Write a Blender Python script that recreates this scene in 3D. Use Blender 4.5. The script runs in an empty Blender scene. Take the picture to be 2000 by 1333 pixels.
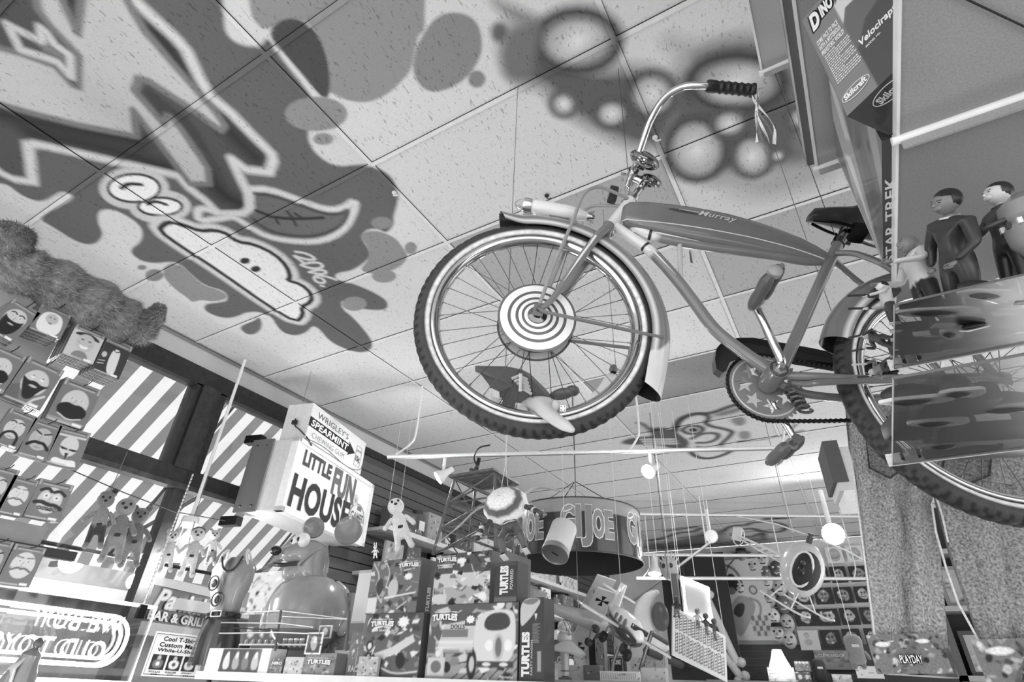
import bpy, bmesh, math, random
import numpy as np
from mathutils import Vector, Matrix
random.seed(7)
COL = bpy.context.scene.collection
PI = math.pi
# ------------------------------------------------------------------ camera
def cam_axes(yaw, pit, rol):
    cy, sy, cp, sp = math.cos(yaw), math.sin(yaw), math.cos(pit), math.sin(pit)
    f = Vector((sy*cp, cy*cp, sp)); r = Vector((cy, -sy, 0)); u = r.cross(f)
    cr, sr = math.cos(rol), math.sin(rol)
    return r*cr+u*sr, -r*sr+u*cr, f
CR, CU, CF = cam_axes(math.radians(-31.2), math.radians(32.39), math.radians(2.15))
FP = 1065.0; EYE = Vector((0, 0, 1.55)); CEIL = 3.627
cd = bpy.data.cameras.new('camera'); cam = bpy.data.objects.new('camera', cd); COL.objects.link(cam)
cd.sensor_width = 36; cd.lens = FP*36/2000; cd.clip_start = .02; cd.clip_end = 200
m = Matrix((CR, CU, -CF)).transposed().to_4x4(); m.translation = EYE; cam.matrix_world = m
bpy.context.scene.camera = cam
def ray(x, y): return (CF+CR*((x-1000)/FP)-CU*((y-666.5)/FP))
def onz(x, y, z=CEIL): r = ray(x, y); return EYE+r*((z-EYE.z)/r.z)
def onx(x, y, X): r = ray(x, y); return EYE+r*(X/r.x)
def ony(x, y, Y): r = ray(x, y); return EYE+r*(Y/r.y)
def ond(x, y, d): return EYE+ray(x, y).normalized()*d
def pxm(d, n): return n*d/FP            # n photo pixels as metres at distance d (near the centre)
def g(v): return (max(v, 0)/255.0)**2.2   # printed grey 0..255 -> linear albedo
# ------------------------------------------------------------------ materials (all grey, every one reads the surface's own paint colour)
MATS = {}
def mat(name, rough=.6, metal=0., spec=.4, coat=0., noise=None, bump=None, alpha=None, trans=None, sheen=0, fixed=None):
    if name in MATS: return MATS[name]
    M = bpy.data.materials.new(name); M.use_nodes = True; nt = M.node_tree; b = nt.nodes['Principled BSDF']
    b.inputs['Roughness'].default_value = rough; b.inputs['Metallic'].default_value = metal
    b.inputs['Specular IOR Level'].default_value = spec; b.inputs['Coat Weight'].default_value = coat
    if sheen: b.inputs['Sheen Weight'].default_value = sheen
    if fixed is None:
        at = nt.nodes.new('ShaderNodeAttribute'); at.attribute_name = 'Col'; src = at.outputs['Color']
        if noise:
            sc, lo, hi, det = noise
            tc = nt.nodes.new('ShaderNodeTexCoord'); nz = nt.nodes.new('ShaderNodeTexNoise'); nz.inputs['Scale'].default_value = sc; nz.inputs['Detail'].default_value = det
            mr = nt.nodes.new('ShaderNodeMapRange'); mr.inputs['From Min'].default_value = .3; mr.inputs['From Max'].default_value = .7
            mr.inputs['To Min'].default_value = lo; mr.inputs['To Max'].default_value = hi
            mx = nt.nodes.new('ShaderNodeVectorMath'); mx.operation = 'SCALE'
            nt.links.new(tc.outputs['Object'], nz.inputs['Vector']); nt.links.new(nz.outputs['Fac'], mr.inputs['Value'])
            nt.links.new(src, mx.inputs[0]); nt.links.new(mr.outputs[0], mx.inputs['Scale']); src = mx.outputs[0]
        nt.links.new(src, b.inputs['Base Color'])
    else: b.inputs['Base Color'].default_value = (fixed, fixed, fixed, 1)
    if bump:
        sc, st = bump
        tc = nt.nodes.new('ShaderNodeTexCoord'); nz = nt.nodes.new('ShaderNodeTexNoise'); nz.inputs['Scale'].default_value = sc; nz.inputs['Detail'].default_value = 3
        bp = nt.nodes.new('ShaderNodeBump'); bp.inputs['Strength'].default_value = st; bp.inputs['Distance'].default_value = .01
        nt.links.new(tc.outputs['Object'], nz.inputs['Vector']); nt.links.new(nz.outputs['Fac'], bp.inputs['Height']); nt.links.new(bp.outputs[0], b.inputs['Normal'])
    if alpha is not None: b.inputs['Alpha'].default_value = alpha
    if trans is not None: b.inputs['Transmission Weight'].default_value = trans; b.inputs['IOR'].default_value = 1.3
    MATS[name] = M; return M
matte = mat('matte_paint', .7, noise=(30, .94, 1.05, 3))
plain = mat('printed_card', .45, spec=.4)
gloss = mat('glossy_paint', .22, coat=.5, noise=(14, .93, 1.05, 3))
plast = mat('moulded_plastic', .35, noise=(9, .92, 1.06, 2))
shrink = mat('shrink_wrapped_card', .42, coat=.22, bump=(9, .2))
chrome = mat('chrome', .12, 1., noise=(6, .85, 1.1, 2))
steel = mat('brushed_steel', .35, 1.)
rubber = mat('tyre_rubber', .6, noise=(60, .8, 1.2, 3))
cloth = mat('cloth', .9, noise=(160, .8, 1.15, 4), sheen=.3)
plush = mat('plush_cloth', .95, noise=(220, .7, 1.25, 4), bump=(300, .5), sheen=.5)
denim = mat('stonewashed_denim', .95, noise=(170, .40, 1.6, 5), bump=(260, .4))
fur = mat('long_fur', .8, noise=(40, .6, 1.35, 4), sheen=.3)
concrete = mat('wall_paint', .85, noise=(5, .93, 1.05, 5))
panelm = mat('speckled_panel', .6, noise=(260, .88, 1.12, 4))
darkwood = mat('dark_stained_wood', .5, noise=(22, .6, 1.4, 6))
def glassy(name, tint, alpha, rough=.05, fk=1.):
    M = bpy.data.materials.new(name); M.use_nodes = True; nt = M.node_tree; nt.nodes.clear()
    out = nt.nodes.new('ShaderNodeOutputMaterial'); tr = nt.nodes.new('ShaderNodeBsdfTransparent'); tr.inputs[0].default_value = (tint, tint, tint, 1)
    gl = nt.nodes.new('ShaderNodeBsdfGlossy'); gl.inputs['Roughness'].default_value = rough; gl.inputs[0].default_value = (.9, .9, .9, 1)
    mx = nt.nodes.new('ShaderNodeMixShader'); fr = nt.nodes.new('ShaderNodeFresnel'); fr.inputs[0].default_value = 1.45
    ma = nt.nodes.new('ShaderNodeMath'); ma.operation = 'MULTIPLY_ADD'; ma.inputs[1].default_value = fk; ma.inputs[2].default_value = alpha
    nt.links.new(fr.outputs[0], ma.inputs[0]); nt.links.new(ma.outputs[0], mx.inputs[0]); nt.links.new(tr.outputs[0], mx.inputs[1]); nt.links.new(gl.outputs[0], mx.inputs[2]); nt.links.new(mx.outputs[0], out.inputs[0])
    return M
paneglass = glassy('window_glass', .96, .0)
acrylic = glassy('clear_acrylic', .66, .015, .30, .22)
clearp = glassy('clear_plastic', .85, .05)
def emit(name, s, v=1.):
    M = bpy.data.materials.new(name); M.use_nodes = True; b = M.node_tree.nodes['Principled BSDF']
    b.inputs['Base Color'].default_value = (v, v, v, 1); b.inputs['Emission Color'].default_value = (1, 1, 1, 1); b.inputs['Emission Strength'].default_value = s; return M
bulb_m = emit('lit_bulb', 30); neon_m = emit('neon_tube', 5); shade_m = emit('lit_lamp_shade', 1.1); dim_m = emit('lit_panel', .25, .7)
canvas = mat('awning_canvas', .9)
def _cv():
    nt = canvas.node_tree; b = nt.nodes['Principled BSDF']; out = nt.nodes['Material Output']; t = nt.nodes.new('ShaderNodeBsdfTranslucent'); mx = nt.nodes.new('ShaderNodeMixShader'); mx.inputs[0].default_value = .55
    at = [n for n in nt.nodes if n.type == 'ATTRIBUTE'][0]; nt.links.new(at.outputs['Color'], t.inputs['Color']); nt.links.new(b.outputs[0], mx.inputs[1]); nt.links.new(t.outputs[0], mx.inputs[2]); nt.links.new(mx.outputs[0], out.inputs['Surface'])
_cv()
# ceiling: acoustic tile with worm-hole fissures
def ceil_mat():
    M = bpy.data.materials.new('acoustic_tile'); M.use_nodes = True; nt = M.node_tree; b = nt.nodes['Principled BSDF']; b.inputs['Roughness'].default_value = .9
    at = nt.nodes.new('ShaderNodeAttribute'); at.attribute_name = 'Col'
    tc = nt.nodes.new('ShaderNodeTexCoord'); mp = nt.nodes.new('ShaderNodeMapping'); mp.inputs['Scale'].default_value = (1.0, .38, 1); mp.inputs['Rotation'].default_value = (0, 0, .35)
    nz = nt.nodes.new('ShaderNodeTexNoise'); nz.inputs['Scale'].default_value = 105; nz.inputs['Detail'].default_value = 1.5; nz.inputs['Distortion'].default_value = .6
    mr = nt.nodes.new('ShaderNodeMapRange'); mr.inputs['From Min'].default_value = .30; mr.inputs['From Max'].default_value = .36; mr.inputs['To Min'].default_value = .62; mr.inputs['To Max'].default_value = 1
    n2 = nt.nodes.new('ShaderNodeTexNoise'); n2.inputs['Scale'].default_value = 260; n2.inputs['Detail'].default_value = 2
    m2 = nt.nodes.new('ShaderNodeMapRange'); m2.inputs['From Min'].default_value = .3; m2.inputs['From Max'].default_value = .7; m2.inputs['To Min'].default_value = .9; m2.inputs['To Max'].default_value = 1.08
    mu = nt.nodes.new('ShaderNodeMath'); mu.operation = 'MULTIPLY'; vm = nt.nodes.new('ShaderNodeVectorMath'); vm.operation = 'SCALE'
    L = nt.links.new
    L(tc.outputs['Object'], mp.inputs[0]); L(mp.outputs[0], nz.inputs['Vector']); L(tc.outputs['Object'], n2.inputs['Vector'])
    L(nz.outputs['Fac'], mr.inputs['Value']); L(n2.outputs['Fac'], m2.inputs['Value']); L(mr.outputs[0], mu.inputs[0]); L(m2.outputs[0], mu.inputs[1])
    L(at.outputs['Color'], vm.inputs[0]); L(mu.outputs[0], vm.inputs['Scale']); L(vm.outputs[0], b.inputs['Base Color'])
    bp = nt.nodes.new('ShaderNodeBump'); bp.inputs['Strength'].default_value = .5; bp.inputs['Distance'].default_value = .003
    L(mr.outputs[0], bp.inputs['Height']); L(bp.outputs[0], b.inputs['Normal']); return M
tilem = ceil_mat()
# ------------------------------------------------------------------ painting on flat faces
def sdf_poly(P, poly):
    poly = np.array(poly, float); d = np.full(len(P), 1e9); s = np.ones(len(P)); n = len(poly)
    for i in range(n):
        a = poly[i]; b = poly[i-1]; e = b-a; w = P-a; q = w-e*np.clip((w@e)/max(e@e, 1e-12), 0, 1)[:, None]
        d = np.minimum(d, (q*q).sum(1))
        c1 = P[:, 1] >= a[1]; c2 = P[:, 1] < b[1]; c3 = e[0]*w[:, 1] > e[1]*w[:, 0]
        fl = (c1 & c2 & c3) | (~c1 & ~c2 & ~c3); s[fl] *= -1
    return s*np.sqrt(d)
def sdf_line(P, pts):
    pts = np.array(pts, float); d = np.full(len(P), 1e9)
    for i in range(len(pts)-1):
        a = pts[i]; e = pts[i+1]-a; w = P-a; q = w-e*np.clip((w@e)/max(e@e, 1e-12), 0, 1)[:, None]; d = np.minimum(d, (q*q).sum(1))
    return np.sqrt(d)
def smooth(pts, closed=True, k=2):
    pts = [tuple(p) for p in pts]
    for _ in range(k):
        out = []; n = len(pts)
        for i in range(n if closed else n-1):
            a = pts[i]; b = pts[(i+1) % n]
            out += [(a[0]*.75+b[0]*.25, a[1]*.75+b[1]*.25), (a[0]*.25+b[0]*.75, a[1]*.25+b[1]*.75)]
        if not closed: out = [pts[0]]+out+[pts[-1]]
        pts = out
    return pts
def paint(P, base, shapes):
    """shapes: ('e',cx,cy,rx,ry,rot,val,soft) ('p',pts,val,soft) ('l',pts,w,val,soft) ('g',cx,cy,rx,ry,val) radial glow"""
    col = np.full(len(P), base, float) if np.isscalar(base) else base.copy()
    lo0, hi0 = P.min(0), P.max(0)
    for s in shapes:
        k = s[0]
        if k in 'eg':
            cx, cy, rx, ry = s[1:5]; lo = np.array((cx-max(rx, ry)*1.3, cy-max(rx, ry)*1.3)); hi = np.array((cx+max(rx, ry)*1.3, cy+max(rx, ry)*1.3))
        else:
            A = np.array(s[1]); pad = .05+(s[2] if k == 'l' else 0); lo = A.min(0)-pad; hi = A.max(0)+pad
        if (lo > hi0).any() or (hi < lo0).any(): continue
        idx = np.where((P >= lo).all(1) & (P <= hi).all(1))[0]
        if not len(idx): continue
        Q = P[idx]
        if k == 'e':
            rot, val, so = s[5:8]; c, sn = math.cos(rot), math.sin(rot); dx = Q[:, 0]-cx; dy = Q[:, 1]-cy
            u = (dx*c+dy*sn)/rx; v = (-dx*sn+dy*c)/ry; d = (np.sqrt(u*u+v*v)-1)*min(rx, ry)
        elif k == 'g':
            val = s[5]; dx = (Q[:, 0]-cx)/rx; dy = (Q[:, 1]-cy)/ry; a = np.clip(1-np.sqrt(dx*dx+dy*dy), 0, 1)**1.2
            col[idx] = col[idx]*(1-a)+val*a; continue
        elif k == 'p': val, so = s[2:4]; d = sdf_poly(Q, s[1])
        else: w, val, so = s[2:5]; d = sdf_line(Q, s[1])-w/2
        a = np.clip(.5-d/max(so, 1e-6), 0, 1); col[idx] = col[idx]*(1-a)+val*a
    return col
# ------------------------------------------------------------------ mesh builder
class MB:
    def __init__(s): s.v = []; s.f = []; s.c = []; s.m = Matrix()
    def add(s, vs, fs, c):
        o = len(s.v); s.v += [tuple(s.m @ Vector(v)) for v in vs]; s.f += [tuple(i+o for i in f) for f in fs]
        s.c += list(c) if hasattr(c, '__len__') else [c]*len(vs); return s
    def box(s, lo, hi, v=150, bev=0):
        x0, y0, z0 = lo; x1, y1, z1 = hi; c = g(v)
        if bev:
            b = min(bev, (x1-x0)/2.01, (y1-y0)/2.01, (z1-z0)/2.01); vs = []; fs = []
            bm = bmesh.new(); r = bmesh.ops.create_cube(bm, size=1)
            for q in bm.verts: q.co = ((x0+x1)/2+q.co.x*(x1-x0), (y0+y1)/2+q.co.y*(y1-y0), (z0+z1)/2+q.co.z*(z1-z0))
            bmesh.ops.bevel(bm, geom=list(bm.edges), offset=b, segments=2, affect='EDGES', profile=.7)
            bm.verts.index_update(); vs = [tuple(q.co) for q in bm.verts]; fs = [[q.index for q in f.verts] for f in bm.faces]; bm.free()
            return s.add(vs, fs, c)
        vs = [(x, y, z) for z in (z0, z1) for y in (y0, y1) for x in (x0, x1)]
        return s.add(vs, [(0, 2, 3, 1), (4, 5, 7, 6), (0, 1, 5, 4), (2, 6, 7, 3), (0, 4, 6, 2), (1, 3, 7, 5)], c)
    def tube(s, pts, r, v=150, seg=10, closed=False, flat=1., cap=True, up=None):
        pts = [Vector(p) for p in pts]; n = len(pts); rs = r if hasattr(r, '__len__') else [r]*n; vs = []; fs = []
        vals = v if hasattr(v, '__len__') else [v]*n; cs = []
        nrm = None
        for i, p in enumerate(pts):
            if closed: t = pts[(i+1) % n]-pts[i-1]
            else: t = pts[min(i+1, n-1)]-pts[max(i-1, 0)]
            t = t.normalized() if t.length > 1e-9 else Vector((0, 0, 1))
            if nrm is None:
                a = Vector(up) if up else (Vector((0, 0, 1)) if abs(t.z) < .9 else Vector((1, 0, 0))); nrm = (a-t*a.dot(t)).normalized()
            else: nrm = (nrm-t*nrm.dot(t)).normalized()
            b = t.cross(nrm)
            for k in range(seg):
                th = 2*PI*k/seg; vs.append(p+nrm*(math.cos(th)*rs[i]*flat)+b*(math.sin(th)*rs[i])); cs.append(g(vals[i]))
        for i in range(n if closed else n-1):
            for k in range(seg):
                a = i*seg+k; b2 = i*seg+(k+1) % seg; j = ((i+1) % n)*seg; fs.append((a, b2, j+(k+1) % seg, j+k))
        if cap and not closed: fs += [tuple(range(seg))[::-1], tuple(range((n-1)*seg, n*seg))]
        return s.add(vs, fs, cs)
    def lathe(s, prof, o, ax, v=150, seg=24, ref=None):
        """prof: (radius, height) or (radius, height, value) along axis ax from o"""
        ax = Vector(ax).normalized(); a = Vector(ref) if ref else (Vector((0, 0, 1)) if abs(ax.z) < .9 else Vector((1, 0, 0))); a = (a-ax*a.dot(ax)).normalized(); b = ax.cross(a); o = Vector(o); vs = []; fs = []; cs = []
        for pr in prof:
            val = pr[2] if len(pr) > 2 else v
            for k in range(seg):
                th = 2*PI*k/seg; vs.append(o+ax*pr[1]+(a*math.cos(th)+b*math.sin(th))*max(pr[0], 1e-5)); cs.append(g(val))
        for i in range(len(prof)-1):
            for k in range(seg):
                k2 = (k+1) % seg; fs.append((i*seg+k, i*seg+k2, (i+1)*seg+k2, (i+1)*seg+k))
        return s.add(vs, fs, cs)
    def ball(s, c, r, v=150, seg=16, ring=10, rot=None):
        rx, ry, rz = r if hasattr(r, '__len__') else (r, r, r); c = Vector(c); vs = []; fs = []
        for i in range(ring+1):
            ph = PI*i/ring
            for k in range(seg):
                th = 2*PI*k/seg; q = Vector((rx*math.sin(ph)*math.cos(th), ry*math.sin(ph)*math.sin(th), rz*math.cos(ph)))
                if rot is not None: q = rot @ q
                vs.append(c+q)
        for i in range(ring):
            for k in range(seg): k2 = (k+1) % seg; fs.append((i*seg+k, (i+1)*seg+k, (i+1)*seg+k2, i*seg+k2))
        return s.add(vs, fs, g(v))
    def prism(s, poly, y0, y1, v=150):
        """poly in x,z, extruded along y"""
        n = len(poly); vs = [(p[0], y0, p[1]) for p in poly]+[(p[0], y1, p[1]) for p in poly]
        fs = [tuple(range(n)), tuple(range(n, 2*n))[::-1]]+[(i, i+n, (i+1) % n+n, (i+1) % n) for i in range(n)]
        return s.add(vs, fs, g(v))
    def face(s, w, h, shapes, base=150, n=40, y=0., x0=0., z0=0.):
        """painted grid in x-z plane at y, shapes normalised 0..1 (values as printed greys)"""
        nx = max(2, int(n)); nz = max(2, int(n*h/w)); xs = np.linspace(0, 1, nx+1); zs = np.linspace(0, 1, nz+1); X, Z = np.meshgrid(xs, zs)
        P = np.stack([X.ravel()*w, Z.ravel()*h], 1); sh = []; so = w/n*1.1
        for q in shapes:
            if q[0] == 'e': sh.append(('e', q[1]*w, q[2]*h, q[3]*w, q[4]*w, q[5] if len(q) > 6 else 0, g(q[-1]), so))
            elif q[0] == 'p': sh.append(('p', [(a*w, b*h) for a, b in q[1]], g(q[2]), so))
            elif q[0] == 'r': sh.append(('p', [(q[1]*w, q[2]*h), (q[3]*w, q[2]*h), (q[3]*w, q[4]*h), (q[1]*w, q[4]*h)], g(q[5]), so))
            elif q[0] == 'l': sh.append(('l', [(a*w, b*h) for a, b in q[1]], q[2]*w, g(q[3]), so))
        col = paint(P, g(base), sh); k = nx+1
        return s.add([(x0+p[0], y, z0+p[1]) for p in P], [(j*k+i, j*k+i+1, (j+1)*k+i+1, (j+1)*k+i) for j in range(nz) for i in range(nx)], list(col))
    def build(s, name, material, parent=None, smoothf=True, sharp=35, mw=None, auto=True):
        me = bpy.data.meshes.new(name); me.from_pydata(s.v, [], s.f); me.update()
        a = me.color_attributes.new('Col', 'FLOAT_COLOR', 'POINT'); arr = np.ones((len(s.v), 4), np.float32); arr[:, :3] = np.array(s.c, np.float32)[:, None]; a.data.foreach_set('color', arr.ravel())
        me.materials.append(material)
        if smoothf:
            me.polygons.foreach_set('use_smooth', [True]*len(me.polygons))
            try: me.set_sharp_from_angle(angle=math.radians(sharp))
            except Exception: pass
        o = bpy.data.objects.new(name, me); COL.objects.link(o)
        if parent: o.parent = parent
        if mw is not None: o.matrix_world = mw
        return o
def tag(o, label, cat, group=None, kind=None):
    if label: o['label'] = label
    if cat: o['category'] = cat
    if group: o['group'] = group
    if kind: o['kind'] = kind
    return o
def struct(o, label=None):
    o['kind'] = 'structure'
    if label: o['label'] = label
    return o
def thing(name, label, cat, mw=None, group=None):
    o = bpy.data.objects.new(name, None); o.empty_display_size = .05; COL.objects.link(o)
    if mw is not None: o.matrix_world = mw
    return tag(o, label, cat, group)
def fr(o, ang=0, tilt=0, roll=0):
    """frame: x right on the face, z up, y into the thing; ang rotates about z"""
    return Matrix.Translation(Vector(o)) @ Matrix.Rotation(ang, 4, 'Z') @ Matrix.Rotation(tilt, 4, 'X') @ Matrix.Rotation(roll, 4, 'Y')
def frv(o, x, y):
    x = Vector(x).normalized(); y = Vector(y); y = (y-x*y.dot(x)).normalized(); z = x.cross(y)
    M = Matrix((x, y, z)).transposed().to_4x4(); M.translation = Vector(o); return M
def vface(tl, tr, bl, d=None, z=None, Y=None, X=None):
    """upright rectangle whose top edge is level: returns frame at lower left, width, height"""
    if z is None:
        P = ond(*tl, d) if d else (ony(*tl, Y) if Y else onx(*tl, X)); z = P.z
    TL = onz(*tl, z); TR = onz(*tr, z); u = (TR-TL); w = u.length; u.normalize(); n = Vector((-u.y, u.x, 0))
    r = ray(*bl); t = (TL-EYE).dot(n)/r.dot(n); B = EYE+r*t; h = TL.z-B.z
    return fr((TL.x, TL.y, TL.z-h), math.atan2(u.y, u.x)), w, h
def yface(x0, y0, x1, y1, Y):
    A = ony(x0, (y0+y1)/2, Y); B = ony(x1, (y0+y1)/2, Y); T = ony((x0+x1)/2, y0, Y); L = ony((x0+x1)/2, y1, Y)
    return fr((A.x, Y, L.z)), B.x-A.x, T.z-L.z
_txt = {}
def text(parent, s, x, z, w, h, v=240, y=-.0015, name='lettering', material=None, shear=0, bold=.02, warp=None, mirror=False, rot=0, depth=.0008, label=None, outline=None):
    """block lettering fitted into w x h, lower left at x,z of the parent's face"""
    key = (s, bold, shear)
    if key not in _txt:
        cu = bpy.data.curves.new('t', 'FONT'); cu.body = s; cu.size = 1; cu.offset = bold; cu.shear = shear; cu.resolution_u = 3; cu.space_character = 1.05
        t = bpy.data.objects.new('t', cu); COL.objects.link(t); dg = bpy.context.evaluated_depsgraph_get(); dg.update()
        me = bpy.data.meshes.new_from_object(t.evaluated_get(dg)); V = [tuple(q.co) for q in me.vertices]; F = [tuple(p.vertices) for p in me.polygons]
        bpy.data.objects.remove(t); bpy.data.curves.remove(cu); bpy.data.meshes.remove(me); _txt[key] = (V, F)
    V, F = _txt[key]
    xs = [q[0] for q in V]; ys = [q[1] for q in V]; ax, bx, ay, by = min(xs), max(xs), min(ys), max(ys)
    mb = MB(); pts = []; cr, sr = math.cos(rot), math.sin(rot)
    for q in V:
        a = (q[0]-ax)/(bx-ax); b = (q[1]-ay)/(by-ay)
        if warp: a, b = warp(a, b)
        if mirror: a = 1-a
        X = a*w; Z = b*h; pts.append((x+X*cr-Z*sr, 0, z+X*sr+Z*cr))
    if outline:
        e = outline[0]; n = len(V)
        for dx, dz in ((e, e), (-e, e), (e, -e), (-e, -e), (e, 0), (-e, 0), (0, e), (0, -e)):
            mb.add([(p[0]+dx, y+.0006, p[2]+dz) for p in pts], F, g(outline[1]))
    mb.add([(p[0], y, p[2]) for p in pts], F, g(v))
    o = mb.build(name, material or plain, parent, smoothf=False)
    if label: o['label'] = label
    return o
def cord(name, pts, r, v, label, cat='cord', material=None, group=None):
    o = MB().tube(pts, r, v, seg=6).build(name, material or matte); return tag(o, label, cat, group)
def skin(chains, name, material, parent=None, v=150, sub=1, mw=None, vf=None):
    """chains: list of [(point, radius), ...]; the later chains start on a vertex of an earlier one"""
    vs = []; rs = []; es = []
    def find(p):
        for i, q in enumerate(vs):
            if (Vector(q)-Vector(p)).length < 1e-5: return i
        return None
    for ch in chains:
        prev = None
        for p, r in ch:
            i = find(p)
            if i is None: vs.append(tuple(p)); rs.append(r); i = len(vs)-1
            if prev is not None and prev != i: es.append((prev, i))
            prev = i
    me = bpy.data.meshes.new('sk'); me.from_pydata(vs, es, []); o = bpy.data.objects.new('sk', me); COL.objects.link(o)
    sm = o.modifiers.new('s', 'SKIN'); sm.use_smooth_shade = True
    for i, q in enumerate(me.skin_vertices[0].data): q.radius = (rs[i], rs[i]) if not hasattr(rs[i], '__len__') else rs[i]; q.use_root = (i == 0)
    sb = o.modifiers.new('b', 'SUBSURF'); sb.levels = sub; sb.render_levels = sub
    dg = bpy.context.evaluated_depsgraph_get(); dg.update(); m2 = bpy.data.meshes.new_from_object(o.evaluated_get(dg))
    mb = MB(); mb.v = [tuple(q.co) for q in m2.vertices]; mb.f = [tuple(p.vertices) for p in m2.polygons]
    mb.c = [g(vf(q) if vf else v) for q in mb.v]; bpy.data.objects.remove(o); bpy.data.meshes.remove(m2)
    return mb.build(name, material, parent, sharp=180, mw=mw)
def copy_tree(o, mw=None, label=None):
    c = o.copy(); COL.objects.link(c)
    if mw is not None: c.matrix_world = mw
    if label: c['label'] = label
    for ch in o.children:
        d = ch.copy(); COL.objects.link(d); d.parent = c
        for gch in ch.children: e = gch.copy(); COL.objects.link(e); e.parent = d
    return c
# ------------------------------------------------------------------ ceiling with its painted mural
def c2(pts): return [tuple(onz(x, y)[:2]) for x, y in pts]
def sp(pts, val, soft=.012, k=2): return ('p', smooth(c2(pts), True, k), g(val), soft)
def st(pts, w, val, soft=.012, k=2, closed=False):
    q = smooth(c2(pts), closed, k); q = q+[q[0]] if closed else q
    return ('l', q, w, g(val), soft)
def ell(cx, cy, rx, ry, n=20): return [(cx+rx*math.cos(2*PI*i/n), cy+ry*math.sin(2*PI*i/n)) for i in range(n)]
TILE = 206
M1 = []   # mural, painter's order
M1.append(sp([(480,-60),(487,25),(500,48),(520,62),(560,40),(600,40),(635,95),(645,140),(640,182),(650,184),(671,196),(709,203),(738,196),(766,179),(790,154),(804,137),(815,70),(829,63),(829,35),(832,-60)], 140))
M1.append(sp([(829,63),(850,35),(880,24),(915,30),(935,50),(942,80),(940,110),(920,145),(890,170),(850,183),(825,175),(808,150),(806,125),(812,95)], 132))
M1.append(sp(ell(931,156,17,17), 130)); M1.append(sp(ell(975,64,17,20), 100, .03))
BLOB = [(210,-220),(420,-200),(436,28),(437,45),(440,65),(455,82),(480,92),(508,92),(522,72),(545,110),(585,160),(612,195),(622,225),(600,258),(603,280),(615,300),(640,320),(665,327),(700,322),(730,325),(765,345),(778,375),(776,400),(768,425),(770,440),(755,458),(735,447),(712,452),(706,468),(722,490),(724,505),(690,530),(655,535),(655,548),(690,555),(735,575),(757,590),(757,605),(735,608),(700,604),(675,590),(666,590),(668,605),(690,622),(715,650),(729,672),(722,687),(700,691),(665,680),(640,665),(625,645),(610,637),(600,650),(578,658),(553,652),(540,638),(530,620),(505,610),(480,612),(470,617),(450,623),(430,622),(405,612),(397,603),(402,595),(430,592),(445,588),(440,570),(400,560),(375,540),(350,515),(330,513),(305,516),(280,513),(262,503),(255,493),(258,485),(270,478),(278,465),(277,450),(268,438),(250,425),(225,412),(203,410),(193,415),(190,425),(192,440),(200,455),(197,467),(187,477),(170,480),(145,472),(110,450),(90,438),(78,430),(88,418),(120,402),(140,390),(142,382),(130,377),(118,376),(105,383),(90,393),(70,395),(45,385),(30,375),(15,363),(0,360),(-60,350),(-160,-200)]
M1.append(sp(BLOB, 94, .02))
M1.append(sp([(320,523),(336,514),(357,521),(375,540),(396,559),(427,568),(443,577),(441,586),(417,591),(389,587),(375,593),(364,582),(343,568),(322,547),(317,533)], 136))
M1.append(sp(ell(301,539,18,12), 128)); M1.append(sp(ell(277,524,9,5), 128)); M1.append(sp([(505,618),(511,630),(510,645),(497,655),(482,655),(470,646),(470,639),(480,633),(497,627)], 100, .02))
M1.append(sp([(522,70),(540,44),(570,35),(600,46),(625,75),(640,115),(645,150),(643,190),(632,196),(600,160),(560,112)], 72))
M1.append(sp(ell(617,224,62,34), 138)); M1.append(sp(ell(631,273,20,12), 138))
M1.append(sp([(701,462),(717,453),(735,452),(758,459),(776,470),(787,486),(797,500),(790,515),(768,530),(735,537),(700,530),(718,512),(722,492),(712,474)], 136))
M1.append(sp(ell(802,486,12,12), 136)); M1.append(sp(ell(750,541,24,13), 138)); M1.append(sp(ell(745,437,21,12), 132)); M1.append(sp(ell(692,595,24,14), 138))
# letter body
BODY = [(-60,325),(-18,324),(0,339),(27,352),(63,357),(54,285),(69,283),(150,300),(240,321),(286,331),(348,345),(369,369),(400,393),(427,420),(490,419),(485,382),(469,350),(452,312),(480,333),(525,338),(533,315),(529,301),(490,263),(452,224),(410,189),(389,154),(364,102),(343,77),(294,32),(259,0),(230,-60),(-120,-80)]
M1.append(('p', c2(BODY), g(78), .02))
for q in ([(60,262),(150,280),(240,300),(330,330)], [(0,225),(90,245),(180,262),(262,275)], [(300,60),(350,130),(400,205),(450,260),(500,310)], [(400,330),(430,380),(470,400)]): M1.append(st(q, .07, 38, .1))
M1.append(('l', c2(BODY), .048, g(205), .03))
FILL = [(-40,198),(0,205),(60,222),(150,245),(266,268),(260,217),(371,361),(408,361),(405,330),(340,235),(325,228),(318,243),(262,180),(270,155),(290,160),(360,205),(430,256),(438,247),(420,220),(340,130),(280,60),(240,-10),(215,-80),(-110,-80)]
M1.append(('p', c2(FILL), g(190), .012)); M1.append(('l', c2(FILL+[FILL[0]]), .034, g(120), .02))
M1.append(('p', c2([(110,-20),(150,66),(160,-20)]), g(60), .02)); M1.append(('l', c2([(110,-20),(150,66),(160,-20)]), .03, g(120), .02))
M1.append(('p', c2([(-40,-60),(60,-40),(74,21),(95,49),(152,109),(152,172),(140,168),(105,130),(35,105),(-40,85)]), g(80), .02)); M1.append(('l', c2([(60,-40),(74,21),(95,49),(152,109),(152,172),(140,168),(105,130),(35,105),(-40,85)]), .03, g(120), .02))
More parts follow.
